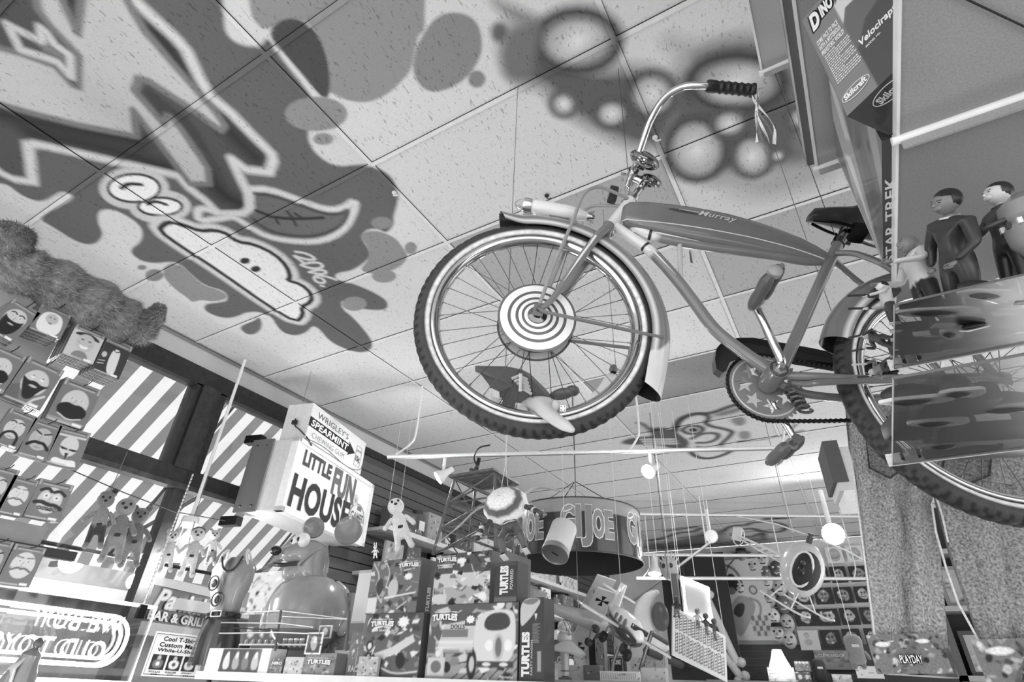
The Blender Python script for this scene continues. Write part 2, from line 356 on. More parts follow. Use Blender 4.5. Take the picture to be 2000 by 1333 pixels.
M1.append(('l', c2([(14,50),(38,98),(88,114),(112,123),(137,151),(134,109),(105,88),(88,64),(78,56),(82,84),(14,50)]), .035, g(200), .02)); M1.append(('p', c2([(50,66),(85,102),(118,116),(128,130),(126,112),(98,92),(90,88),(78,90)]), g(125), .02))
M1.append(('p', c2([(278,178),(290,173),(340,215),(362,225),(390,262),(425,330),(400,300),(335,222),(318,218),(316,228)]), g(64), .02))
# eyes, smiling cloud, leaf
for cx, cy, rx, ry in ((312,405,46,22),(261,369,54,31)):
    M1.append(sp(ell(cx,cy,rx+15,ry+11), 196, .02))
M1.append(sp([(400,410),(383,412),(372,425),(384,440),(430,430),(450,430),(490,470),(540,490),(590,500),(600,540),(575,600),(620,600),(618,570),(640,560)], 94, .02))
for cx, cy, rx, ry in ((312,405,46,20),(261,369,54,30)):
    M1.append(sp(ell(cx,cy,rx,ry), 46)); M1.append(sp(ell(cx,cy,rx-6,ry-5), 236))
M1.append(st([(236,369),(249,360),(275,362)], .022, 30)); M1.append(st([(288,399),(303,394),(324,401)], .022, 30))
LEAF = [(487,371),(525,371),(575,389),(631,410),(666,411),(695,392),(690,418),(676,445),(648,466),(610,475),(560,472),(518,463),(483,442),(455,424),(430,428),(388,434),(384,412),(400,408),(427,420),(489,419)]
M1.append(('p', smooth(c2(LEAF), True, 1), g(102), .01)); M1.append(('l', smooth(c2(LEAF+[LEAF[0]]), False, 1), .042, g(205), .025))
M1.append(st([(497,380),(530,383),(580,400),(632,420),(665,420),(682,408),(672,438),(645,455),(605,464),(560,461),(522,452),(495,430)], .018, 62, .02))
M1.append(st([(500,413),(540,428),(590,429),(630,427)], .022, 48)); M1.append(st([(560,414),(570,427),(578,442)], .015, 48)); M1.append(st([(535,423),(543,438)], .015, 48)); M1.append(st([(575,418),(592,429)], .015, 48))
CLOUD = [(310,452),(319,439),(336,435),(361,442),(389,453),(420,451),(445,459),(462,474),(497,479),(536,498),(560,522),(567,544),(560,549),(588,557),(608,575),(608,591),(588,601),(592,617),(578,631),(525,600),(420,526),(350,481)]
cc = smooth(c2(CLOUD), True, 1)
M1 += [('l', cc+[cc[0]], .11, g(200), .03), ('p', cc, g(222), .01), ('l', cc+[cc[0]], .03, g(40), .015)]
M1.append(sp(ell(478,511,10,6), 40)); M1.append(sp(ell(499,527,10,6), 40))
D = lambda L: [(560+a/10.257, 470+b/10.257) for a, b in L]
for q in ([(180,240),(330,260),(470,310),(560,370),(540,400),(440,400),(300,370),(120,310),(230,380),(320,450)], [(300,500),(420,460),(600,450),(710,490),(710,550),(600,580),(420,560),(290,510)], [(450,650),(600,600),(750,610),(790,650),(740,690),(600,680),(470,650)], [(980,800),(850,750),(680,710),(570,720),(540,780),(600,850),(700,870),(760,850),(740,800),(680,760),(600,750)], [(690,920),(730,930)]):
    M1.append(st(D(q), .02, 205, .01))
# paint bubbles
HALO = [([(985,62),(1010,45),(1060,42),(1075,100),(1150,140),(1260,130),(1300,160),(1330,230),(1290,290),(1235,290),(1180,262),(1120,232),(1085,205),(1060,170),(1010,165),(988,140),(978,100)], 92, .10), ([(1300,170),(1360,110),(1450,80),(1545,120),(1600,200),(1610,330),(1560,345),(1450,340),(1380,360),(1300,300),(1290,230)], 96, .16),
 ([(955,0),(985,5),(1050,38),(1030,52),(990,35)], 120, .06), ([(1290,70),(1350,95),(1420,80),(1500,90),(1480,110),(1360,130)], 150, .12), ([(1400,345),(1520,330),(1640,300),(1640,350),(1500,395),(1430,380)], 165, .14), ([(1340,120),(1420,90),(1500,92),(1540,130),(1440,105)], 110, .08)]
M2 = [('p', smooth(c2(p), True, 2), g(v), s) for p, v, s in HALO]
for cx, cy, rx, ry in ((1128,82,80,58),(1440,163,92,54),(1361,293,58,60),(1470,307,39,40),(1101,205,25,24),(1195,224,32,27),(1274,187,46,44),(1425,243,34,27),(1565,232,24,22),(1520,306,14,12)):
    q = c2(ell(cx,cy,rx,ry)); M2 += [('p', q, g(146), .04)]
    a = c2([(cx,cy),(cx+rx,cy),(cx,cy+ry)]); w = math.dist(a[0],a[1]); h = math.dist(a[0],a[2]); M2.append(('g', a[0][0], a[0][1], w*1.0, h*1.0, g(226)))
    M2.append(('l', q+[q[0]], min(.05, w*.3), g(70), .045))
M2 += [sp(ell(1572,280,24,26), 118, .04), sp([(985,150),(978,110),(990,70),(1030,48),(1060,52),(1048,95),(1040,150),(1010,160)], 112, .05)]
# second painting, far over the back of the shop
T7 = lambda L: [(1200+a/3.702, 680+b/3.702) for a, b in L]
M3 = [('p', smooth(c2(T7([(140,540),(210,540),(265,585),(330,575),(400,590),(470,600),(540,660),(545,710),(480,750),(300,700),(50,705),(60,670),(150,650),(280,640),(240,600),(200,565)])), True, 1), g(84), .05)]
for i in range(9):
    for j in range(3): M3.append(('e', *c2(T7([(205+i*27+j*9, 665+j*16)]))[0], .035, .022, 0, g(185), .02))
M3 += [('p', smooth(c2(T7([(440,600),(470,520),(560,480),(680,490),(730,520),(690,545),(850,600),(850,630),(770,700),(860,730),(800,780),(680,810),(580,790),(530,740),(560,690),(500,650)])), True, 2), g(205), .03)]
for q, w, c in (([(440,600),(460,520),(560,480),(700,480),(850,420),(930,410)], .06, 62), ([(430,600),(480,520),(600,470),(700,500),(640,560),(850,600),(850,630),(770,700)], .05, 60), ([(490,600),(520,570),(600,565),(650,590),(610,625),(530,625),(490,600)], .05, 60), ([(530,730),(580,790),(680,808),(790,780),(880,730)], .06, 56), ([(560,660),(640,620),(750,620),(750,660),(680,690),(600,690)], .05, 60), ([(600,720),(700,730),(780,720)], .04, 70), ([(900,680),(1060,670),(1240,630),(1360,600)], .03, 100), ([(1310,560),(1280,590)], .03, 90)): M3.append(st(T7(q), w, c, .04))
M3 += [sp(T7(ell(572,597,34,15)), 40, .03), sp(T7([(830,520),(900,500),(950,510),(950,560),(880,570)]), 128, .04), sp(T7([(890,610),(980,600),(990,660),(910,670)]), 135, .04), sp(T7([(700,490),(860,440),(960,420),(900,470),(760,500)]), 120, .05)]
T6 = lambda L: [(1300+a/3.776, 980+b/3.776) for a, b in L]
for q in ([(-120,290),(0,270),(100,230),(200,230),(260,200)], [(-150,340),(0,320),(140,290),(240,320)], [(270,250),(400,240),(480,180),(600,180),(620,160),(760,150),(900,180),(860,230),(720,230),(640,200),(560,210)], [(400,320),(560,330),(720,300),(720,240)], [(700,290),(850,310),(980,320),(1150,290)], [(740,130),(900,130),(940,110)], [(500,250),(620,270),(700,240)], [(1340,40),(1450,25)], [(0,220),(120,205),(220,190)]): M3.append(st(T6(q), .09, 78, .07))
M3 += [sp(T6([(-150,300),(0,310),(140,270),(260,230),(420,200),(420,330),(140,350),(-150,360)]), 120, .25), sp(T6([(400,300),(640,250),(900,300),(1180,260),(1180,330),(400,350)]), 135, .3), sp([(1660,1045),(1700,1045),(1700,1060),(1650,1058)], 90, .1)]
MURAL = M3+M1+M2
DX, DY, GX, GY = 1.22, .6095, -2.728, .531
def tiles():
    mb = MB(); tee = MB(); hw = .0115
    xs = [-3.8]+[GX+DX*j for j in range(0, 6)]; ys = [GY+DY*i for i in range(-4, 16)]; ys.append(9.95)
    dark = {}
    rnd = random.Random(3)
    # plain replacement tiles are a little greyer
    for r, c, v in ((5,2,166),(6,3,168),(7,3,180),(8,2,136),(6,2,198),(9,2,190),(9,3,196),(7,1,202),(8,1,204)): dark[(r, c)] = v
    for i in range(len(ys)-1):
        for j in range(len(xs)-1):
            x0, x1, y0, y1 = xs[j]+hw, xs[j+1]-hw, ys[i]+hw, ys[i+1]-hw
            near = ys[i] < 4.0 and xs[j] < 1
            st_ = .0085 if near else (.02 if ys[i] < 6.2 and xs[j] < 1 else .04)
            nx = max(2, int((x1-x0)/st_)); ny = max(2, int((y1-y0)/st_))
            X, Y = np.meshgrid(np.linspace(x0, x1, nx+1), np.linspace(y0, y1, ny+1)); P = np.stack([X.ravel(), Y.ravel()], 1)
            col = paint(P, g(dark.get((i-1, j), TILE+rnd.uniform(-3, 3))), MURAL); k = nx+1; o = len(mb.v)
            mb.v += [(p[0], p[1], CEIL+.005) for p in P]; mb.c += list(col)
            mb.f += [(o+b*k+a, o+(b+1)*k+a, o+(b+1)*k+a+1, o+b*k+a+1) for b in range(ny) for a in range(nx)]
    def bar(x0, y0, x1, y1):
        along = (x1-x0) > (y1-y0); n = int(max(x1-x0, y1-y0)/.012); m = 2
        X, Y = np.meshgrid(np.linspace(x0, x1, (n if along else m)+1), np.linspace(y0, y1, (m if along else n)+1)); P = np.stack([X.ravel(), Y.ravel()], 1)
        col = paint(P, g(214), MURAL); k = (n if along else m)+1; rows = (m if along else n); o = len(tee.v)
        tee.v += [(p[0], p[1], CEIL) for p in P]; tee.c += list(col)
        tee.f += [(o+b*k+a, o+(b+1)*k+a, o+(b+1)*k+a+1, o+b*k+a+1) for b in range(rows) for a in range(k-1)]
    w = .0105
    for x in xs[1:-1]: bar(x-w, ys[0], x+w, ys[-1])
    for y in ys[:-1]:
        for a, b in zip(xs[:-1], xs[1:]): bar(a+w, y-w, b-w, y+w)
    mb.add([(-3.8, -1.9, CEIL+.02), (3.4, -1.9, CEIL+.02), (3.4, 10, CEIL+.02), (-3.8, 10, CEIL+.02)], [(0, 1, 2, 3)], g(40))
    a = mb.build('ceiling', tilem, smoothf=False); struct(a, 'acoustic tile ceiling with spray-painted cartoon mural')
    b = tee.build('trim_1', matte, smoothf=False); struct(b, 'ceiling grid tee bars')
tiles()
# ------------------------------------------------------------------ walls
XW = -3.8
def wallbox(name, lo, hi, v, m=concrete, label=None): return struct(MB().box(lo, hi, v).build(name, m, smoothf=False), label)
wallbox('wall_left', (XW-.12, 3.35, 0), (XW, 9.95, 3.40), 84, label='dark wall beyond the shop window')
wallbox('trim_2', (XW-.12, -1.9, 3.47), (XW, 9.95, 3.66), 186, label='pale soffit band above the window')
wallbox('trim_3', (XW-.10, -1.9, 3.40), (XW+.02, 9.95, 3.47), 44, darkwood, 'dark wooden head beam above the window')
struct(MB().tube([(XW+.012, -1.9, CEIL-.012), (XW+.012, 9.9, CEIL-.012)], .012, 120, seg=4).build('trim_4', matte))
w = MB(); w.box((XW-.08, -1.9, 3.33), (XW+.03, 3.35, 3.40), 40); w.box((XW-.08, -1.9, 2.63), (XW+.04, 3.35, 2.735), 44); w.box((XW-.03, -1.9, 2.60), (XW+.055, 3.35, 2.632), 62)
w.box((XW-.1, 1.86, 2.73), (XW+.03, 2.10, 3.34), 42); w.box((XW-.07, 1.90, 2.73), (XW+.05, 2.04, 3.34), 50); w.box((XW-.07, 1.965, 0), (XW+.03, 2.055, 2.64), 48); w.box((XW-.07, 3.28, 0), (XW+.02, 3.36, 3.34), 42)
w.box((XW-.07, -1.0, 0), (XW+.02, -.92, 3.34), 42); w.box((XW-.08, -1.9, 0), (XW+.03, 3.35, .5), 60)
struct(w.build('window_1', darkwood, smoothf=False), 'dark framed shop window')
struct(MB().box((XW-.02, -1.9, .5), (XW-.014, 3.3, 3.34), 200).build('window_2', paneglass, smoothf=False), 'clear glass of the shop window')
wallbox('wall_back', (XW, 9.95, 0), (4, 10.1, CEIL), 222, label='pale back wall of the shop'); 
wallbox('floor', (-3.9, -1.9, -.1), (3.5, 10, 0), 150)
sl = MB()
for i in range(26): sl.box((XW, 3.4, 1.0+i*.09), (XW+.02, 9.9, 1.08+i*.09), 96)
struct(sl.build('trim_5', matte, smoothf=False), 'grey slatted display wall')
sl = MB()
for i in range(14): sl.box((-2.3, 9.9, .95+i*.09), (3.3, 9.93, 1.03+i*.09), 92)
struct(sl.build('trim_6', matte, smoothf=False), 'grey slats along the foot of the back wall')
# street outside
aw = MB(); n = 62; A0 = Vector((XW-.15, -1.2, 3.60)); dn = Vector((-1.35, 0, -1.17)); 
for i in range(n):
    y = -1.2+i*.0905; a = Vector((XW-.15, y, 3.60)); b = a+Vector((0, .0905, 0)); aw.add([a, b, b+dn, a+dn], [(0, 1, 2, 3)], g(236 if i % 2 else 128))
    a2 = a+dn; b2 = b+dn; dv = Vector((-.02, 0, -.16)); aw.add([a2, b2, b2+dv, a2+dv], [(0, 1, 2, 3)], g(236 if i % 2 else 128))
t = thing('awning', 'striped fabric awning outside above the shop window', 'awning'); aw.build('canvas', canvas, t, smoothf=False)
f = MB()
for y in (-.6, .9, 2.35, 3.7): f.tube([(XW-.1, y, 2.75), (XW-1.28, y, 2.42)], .015, 70); f.tube([(XW-.15, y, 3.55), (XW-1.3, y, 2.34)], .012, 90)
f.tube([(XW-1.3, -1.2, 2.34), (XW-1.3, 4.4, 2.34)], .015, 90); f.build('frame', steel, t)
b = MB(); b.box((-9.3, -6, 0), (-9, 12, 7), 150)
struct(b.build('wall_street', concrete, smoothf=False), 'grey building across the street')
P0 = onx(95, 1170, -8.9); z1 = onx(150, 1150, -8.8).z
f = MB(); f.box((-9.0, -6, z1-.1), (-8.75, 12, z1+.05), 205); f.box((-9.0, -6, z1+1.1), (-8.6, 12, z1+1.25), 190); f.box((-9.0, -1, z1-1.6), (-8.95, 1.2, z1-.3), 92); struct(f.build('trim_7', concrete, smoothf=False), 'pale ledges on the building across the street')
wallbox('street', (-12, -6, -.2), (-3.95, 12, -.1), 120)
# sign across the street
M, w, h = vface((303, 1143), (422, 1170), (288, 1215), X=-8.6)
t = thing('street_sign', "dark Panini's Bar & Grille sign across the street", 'sign', M); MB().box((0, 0, 0), (w*1.5, .15, h), 74).build('board', gloss, t)
MB().box((-.05, -.02, h), (w*1.5, .2, h+.12), 215).build('cornice', matte, t, smoothf=False); MB().box((-.05, -.02, -.16), (w*1.5, .2, 0), 200).build('ledge', matte, t, smoothf=False)
text(t, "Panini's", w*.06, h*.40, w*.95, h*.56, 245, y=-.02, shear=.3, outline=(.012, 225)); text(t, "BAR & GRILLE", w*.03, h*.06, w*.98, h*.27, 245, y=-.02, bold=.04)
for i, (x, y) in enumerate(((140, 1098), (247, 1097))):
    p = onx(x, y, -8.3); t = thing('wall_lamp', ('round glowing wall lamp across the street, nearest the mask rack', 'small glowing wall lamp across the street, behind the plush dolls')[i], 'lamp', Matrix.Translation(p))
    MB().ball((0, 0, 0), (.10, .14) [i] if False else (.13, .09)[i], 255).build('globe', bulb_m, t); MB().box((-.5, -.03, -.03), (0, .03, .03), 60).build('arm', matte, t)
# ------------------------------------------------------------------ the bicycle
def eul(a, b, c): return Matrix.Rotation(a, 3, 'Z') @ Matrix.Rotation(b, 3, 'X') @ Matrix.Rotation(c, 3, 'Y')
BM = eul(3.61875, -.00656, -.18128).to_4x4(); BM.translation = (-.0558, 1.3865, 2.2403)
bike = thing('bicycle', 'old balloon-tyre bicycle hung by strings below the painted ceiling', 'bicycle', BM)
RHX, AZ, FHX = -.4906, .0596, .6277
AX = Vector((-.375, 0, .927)).normalized(); CRN = Vector((.473, 0, .438))
ST = Matrix.Translation(CRN) @ Matrix.Rotation(.129, 4, AX) @ Matrix.Translation(-CRN)
def V3(x, z, y=0): return Vector((x, y, z))
def wheel(cx, cz, front):
    X = ST if front else Matrix()
    c = Vector((cx, 0, cz)); N = 96
    def circ(r, y, n=N): return [(cx+r*math.cos(2*PI*i/n), y, cz+r*math.sin(2*PI*i/n)) for i in range(n)]
    rim = MB(); rim.m = X
    rp = [(.283, -.012), (.279, -.018), (.283, -.022), (.288, -.024), (.290, -.018), (.272, -.010), (.266, 0), (.272, .010), (.290, .018), (.288, .024), (.283, .022), (.279, .018), (.283, .012)]
    rp = [(.290, -.020), (.287, -.023), (.278, -.021), (.270, -.012), (.266, 0), (.270, .012), (.278, .021), (.287, .023), (.290, .020), (.285, .016), (.278, .0), (.285, -.016), (.290, -.020)]
    rim.lathe(rp, c, (0, 1, 0), 200, 96); w = rim.build('wheel_rim', chrome, bike, sharp=60)
    ty = MB(); ty.m = X; pr = []; n = 22
    for k in range(n+1):
        a = -PI*.86+2*PI*.86*k/n; r = .3115+.0265*math.cos(a); y = .0275*math.sin(a); v = 232 if abs(a) > 1.75 and abs(a) < 2.45 else 62
        pr.append((r, y, v))
    # tyre with tread blocks pushed up round the shoulder
    seg = 420; vs = []; fs = []; cs = []
    for j, (r, y, v) in enumerate(pr):
        for i in range(seg):
            th = 2*PI*i/seg; a = math.atan2(y/.0275, (r-.3115)/.0265); d = 0
            if abs(a) < .5: d = .0006 if (i+ (2 if a > 0 else 0)) % 6 < 3 else -.0012
            elif abs(a) < 1.0: d = .0005 if i % 5 < 3 else -.0010
            q = (cx+(r+d*math.cos(a))*math.cos(th), y+d*math.sin(a), cz+(r+d*math.cos(a))*math.sin(th)); vs.append(q); cs.append(g(v*(1 if d >= 0 else .6)))
    for j in range(len(pr)-1):
        for i in range(seg): fs.append((j*seg+i, (j+1)*seg+i, (j+1)*seg+(i+1) % seg, j*seg+(i+1) % seg))
    ty.add(vs, fs, cs); ty.build('tyre', rubber, w, sharp=50)
    hb = MB(); hb.m = X; hb.lathe([(.004, -.072), (.008, -.072), (.008, -.06), (.0, -.06)], c, (0, 1, 0), 120, 12)
    hb.lathe([(.0, -.052), (.014, -.052), (.014, -.045), (.026, -.040), (.026, -.034), (.014, -.03), (.013, .03), (.026, .034), (.026, .040), (.014, .045), (.014, .052), (.006, .053), (.006, .075), (0, .075)], c, (0, 1, 0), 130, 20); hb.build('hub', chrome, w)
    for i in range(36):
        sd = 1 if i % 2 else -1; a = 2*PI*i/36; hh = a+(1 if (i//2) % 2 else -1)*1.05
        p = (cx+.025*math.cos(hh), sd*.036, cz+.025*math.sin(hh)); q = (cx+.268*math.cos(a), sd*.003, cz+.268*math.sin(a))
        s = MB(); s.m = X; s.tube([p, q], .0011, 90, seg=5); s.tube([Vector(q).lerp(Vector(p), .04), q], .0022, 120, seg=5); s.build('spoke', steel, w)
    return w, X, c
wf, XF, FC = wheel(FHX, AZ, True)
wr, XR, RC = wheel(RHX, AZ, False)
# bull's-eye discs on the front hub
for sd in (1, -1):
    m_ = MB(); m_.m = XF; rr = [0, .010, .020, .027, .036, .043, .052, .060, .073, .0815, .102, .1085]; vals = [230, 60, 236, 84, 238, 90, 238, 92, 240, 96, 244, 100]
    seg = 72; y = sd*.028
    for k in range(1, len(rr)):
        vs = []; r0, r1 = rr[k-1], rr[k]
        for i in range(seg):
            for r in (r0, r1): vs.append((FC.x+r*math.cos(2*PI*i/seg), y+sd*(.012*(1-r/.11)), FC.z+r*math.sin(2*PI*i/seg)))
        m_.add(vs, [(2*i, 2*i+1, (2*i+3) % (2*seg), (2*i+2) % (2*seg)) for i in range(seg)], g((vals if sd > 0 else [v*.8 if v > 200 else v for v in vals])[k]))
    m_.lathe([(.1085, y-sd*.002), (.1085, y)], FC, (0, 1, 0), 96, 72)
    o = m_.build('hub_disc', gloss, wf, sharp=25)
# frame tubes
fm = MB()
HT, HB = CRN+AX*.150, CRN+AX*.012
dt = [V3(.452, .455), V3(.395, .415), V3(.331, .366), V3(.258, .28), V3(.205, .206), V3(.148, .125), V3(.087, .073), V3(0, .015)]
def curve(pts, n=6):
    out = []; P = [Vector(p) for p in pts]
    for i in range(len(P)-1):
        a = P[max(i-1, 0)]; b = P[i]; c = P[i+1]; d = P[min(i+2, len(P)-1)]
        for k in range(n):
            t = k/n; out.append(.5*((2*b)+(c-a)*t+(2*a-5*b+4*c-d)*t*t+(3*b-a-3*c+d)*t**3))
    return out+[P[-1]]
q = curve(dt); RED = 122
fm.tube(q, .0165, [226 if p.x > .33 else RED for p in q], seg=16)
fm.tube(curve([V3(.43, .485), V3(.33, .435), V3(.19, .420), V3(0, .418), V3(-.10, .412), V3(-.176, .425)]), .0145, [226]*7+[RED]*24, seg=14)
fm.tube([V3(-.02, .02), V3(-.178, .438), V3(-.205, .505)], .0160, RED, seg=16)
fm.lathe([(.0, -.045), (.020, -.045), (.024, -.043), (.026, -.03), (.026, .03), (.024, .043), (.02, .045), (.02, .04), (0, .04)], (0, 0, 0), (0, 1, 0), 112, 28)
fm.lathe([(.017, 0), (.021, 0), (.021, .02), (.0195, .03), (.0195, .125), (.021, .135), (.021, .15), (.016, .15)], HB-AX*.012, AX, 226, 24)
for sd in (1, -1):
    fm.tube(curve([V3(-.02, -.002, sd*.02), V3(-.09, -.006, sd*.045), V3(-.2, .004, sd*.052), V3(-.36, .035, sd*.058), V3(RHX, AZ, sd*.062)]), .0105, 118, seg=12)
    fm.tube(curve([V3(-.185, .445, sd*.012), V3(-.24, .42, sd*.04), V3(-.33, .335, sd*.056), V3(RHX, AZ, sd*.062)]), .0088, 120, seg=12)
    fm.box((RHX-.03, sd*.062-.003, AZ-.015), (RHX+.025, sd*.062+.003, AZ+.015), 110)
fm.tube([V3(.255, .425, 0), V3(.245, .275, 0)], .0075, 190, seg=10)
frame = fm.build('frame', gloss, bike, sharp=50)
for p, n in ((V3(.352, .385), V3(-.065, -.065)), (V3(.345, .44), V3(-.1, -.01))): MB().lathe([(.0178, -.004), (.0178, .004)], p, n, 40, 20).build('pinstripe', gloss, frame)
dec = MB(); 
for p0, p1, w in ((V3(.345, .376, .017), V3(.262, .281, .017), .0035), (V3(.33, .437, .0152), V3(.20, .4225, .0152), .003)): dec.tube([p0, p0.lerp(p1, .4), p1], [w, w*.8, .0005], 228, seg=6)
dec.tube([V3(.338+.009*math.cos(a/3)*(1-a/26), .352+.009*math.sin(a/3)*(1-a/26), .0165) for a in range(18)], .0012, 228, seg=5)
dec.build('scroll_decal', gloss, frame)
# tank between the top tubes
top = [(.443, .512), (.436, .535), (.42, .55), (.37, .560), (.30, .563), (.243, .563), (.18, .558), (.118, .549), (.05, .535), (-.003, .521), (-.05, .506), (-.09, .490), (-.13, .468), (-.163, .444)]
bot = [(.443, .500), (.438, .475), (.42, .458), (.37, .446), (.30, .437), (.243, .430), (.18, .425), (.118, .421), (.05, .416), (-.003, .412), (-.05, .411), (-.09, .409), (-.13, .408), (-.163, .410)]
tk = MB(); vs = []; fs = []; NS = 22
for i, (a, b) in enumerate(zip(top, bot)):
    cx, cz = (a[0]+b[0])/2, (a[1]+b[1])/2; hz = (a[1]-b[1])/2; hw = .034*min(1, .35+i*.4)*(1 if i < 8 else 1-(i-7)*.085)
    for k in range(NS):
        th = 2*PI*k/NS; c_, s_ = math.cos(th), math.sin(th); e = .62
        vs.append((cx, hw*math.copysign(abs(c_)**e, c_), cz+hz*math.copysign(abs(s_)**e, s_)))
for i in range(len(top)-1):
    for k in range(NS): fs.append((i*NS+k, i*NS+(k+1) % NS, (i+1)*NS+(k+1) % NS, (i+1)*NS+k))
fs += [tuple(range(NS))[::-1], tuple(range((len(top)-1)*NS, len(top)*NS))]
tk.add(vs, fs, g(116)); tank = tk.build('tank', gloss, bike, sharp=60)
def tank_y(x, z):
    for i in range(len(top)-1):
        if top[i+1][0] <= x <= top[i][0]:
            t = (top[i][0]-x)/(top[i][0]-top[i+1][0]); zt = top[i][1]*(1-t)+top[i+1][1]*t; zb = bot[i][1]*(1-t)+bot[i+1][1]*t
            hw = [.034*min(1, .35+j*.4)*(1 if j < 8 else 1-(j-7)*.085) for j in (i, i+1)]; hw = hw[0]*(1-t)+hw[1]*t
            s_ = min(1, abs((z-(zt+zb)/2)/((zt-zb)/2)))**(1/.62); return hw*max(0, 1-s_*s_)**.31
    return .01
for sd in (1, -1):
    L = curve([(.441, 0, .500), (.437, 0, .478), (.425, 0, .468), (.397, 0, .464), (.33, 0, .464), (.26, 0, .463), (.18, 0, .459), (.125, 0, .454), (.06, 0, .449), (.009, 0, .443), (-.06, 0, .433), (-.12, 0, .420), (-.15, 0, .413)], 3)
    MB().tube([(p.x, sd*(tank_y(p.x, p.z)+.0003), p.z) for p in L], .0016, 236, seg=6).build('pinstripe', gloss, tank)
# the maker's name in raised script on the tank's side (bicycle's left)
nm = thing('x', None, None); nm.parent = tank
nmo = text(tank, 'Murray', 0, 0, .115, .030, 205, y=0, name='nameplate', material=gloss, shear=.45, bold=.01, depth=.002)
me = nmo.data
for q in me.vertices:
    x = .212-q.co.x; z = .503-.012*(q.co.x/.115)+q.co.z; q.co = (x, tank_y(x, z)+.002, z)
bpy.data.objects.remove(nm)
pl_ = MB(); pl_.tube([( .30-.1*t, tank_y(.30-.1*t, .522-.012*t)+.001, .524-.012*t) for t in [i/8 for i in range(9)]], [.001, .003, .004, .004, .0035, .003, .002, .001, .0005], 70, seg=6); pl_.tube([(.27-.06*t, tank_y(.27-.06*t, .524)+.001, .527-.004*t) for t in [i/6 for i in range(7)]], .0012, 210, seg=5); pl_.build('nameplate_flash', gloss, tank)
# fork, head set, stem
fk = MB(); fk.m = XF
for sd in (1, -1):
    L = curve([CRN-AX*.01+V3(0, 0, sd*.030), V3(.505, .365, sd*.046), V3(.545, .26, sd*.054), V3(.575, .17, sd*.058), V3(.600, .10, sd*.060), V3(.6277, .0596, sd*.062)], 6)
    n = len(L); fk.tube(L, [.017-.009*(i/n) for i in range(n)], 122, seg=14, flat=.85)
    fk.box((FHX-.014, sd*.062-.003, AZ-.016), (FHX+.014, sd*.062+.003, AZ+.018), 112)
fk.tube([CRN-AX*.012+V3(0, 0, -.034), CRN-AX*.012+V3(0, 0, .034)], .018, 122, seg=14)
fork = fk.build('fork', gloss, bike)
for sd in (1, -1):
    s = MB(); s.m = XF; L = [V3(.512, .352, sd*.0625), V3(.548, .25, sd*.0685), V3(.577, .165, sd*.070)]; s.tube(L, [.004, .0035, .0005], 232, seg=6); s.build('pinstripe', gloss, fork)
s = MB(); s.m = XF
for a0, r in ((-.004, .024), (.148, .0235), (.160, .019)): s.lathe([(.012, a0-.006), (r, a0-.005), (r, a0+.005), (.012, a0+.007)], CRN+AX*.004, AX, 190, 24)
s.tube([HT, HT+AX*.075], .0115, 200, seg=14); s.lathe([(0, .0), (.016, 0), (.016, .05), (.012, .058), (0, .06)], HT+AX*.065, AX, 205, 18)
stemtop = HT+AX*.095; s.tube([stemtop, stemtop+V3(.035, .012)], .014, 205, seg=14); clampc = stemtop+V3(.045, .018)
s.tube([clampc-V3(0, 0, .028), clampc+V3(0, 0, .028)], .0175, 205, seg=16)
s.tube([clampc+V3(.02, .002), clampc+V3(.036, .002)], .006, 205, seg=6); s.build('stem', chrome, bike)
# truss rods from the head down to the axle
s = MB(); s.m = XF
for sd in (1, -1): s.tube(curve([HT+V3(.012, -.012, sd*.018), V3(.497, .567, sd*.036), V3(.54, .556, sd*.046), V3(.572, .505, sd*.053), V3(.588, .38, sd*.060), V3(.612, .22, sd*.066), V3(.628, .075, sd*.070)], 7), .0055, 150, seg=10)
s.tube([HT+V3(.012, -.012, -.018), HT+V3(.022, -.012, 0), HT+V3(.012, -.012, .018)], .008, 90, seg=8); s.build('truss_rod', gloss, bike)
s = MB(); s.m = XF; s.box((.462, -.022, .565), (.492, .022, .607), 50, bev=.008); s.build('horn_bracket', gloss, bike)
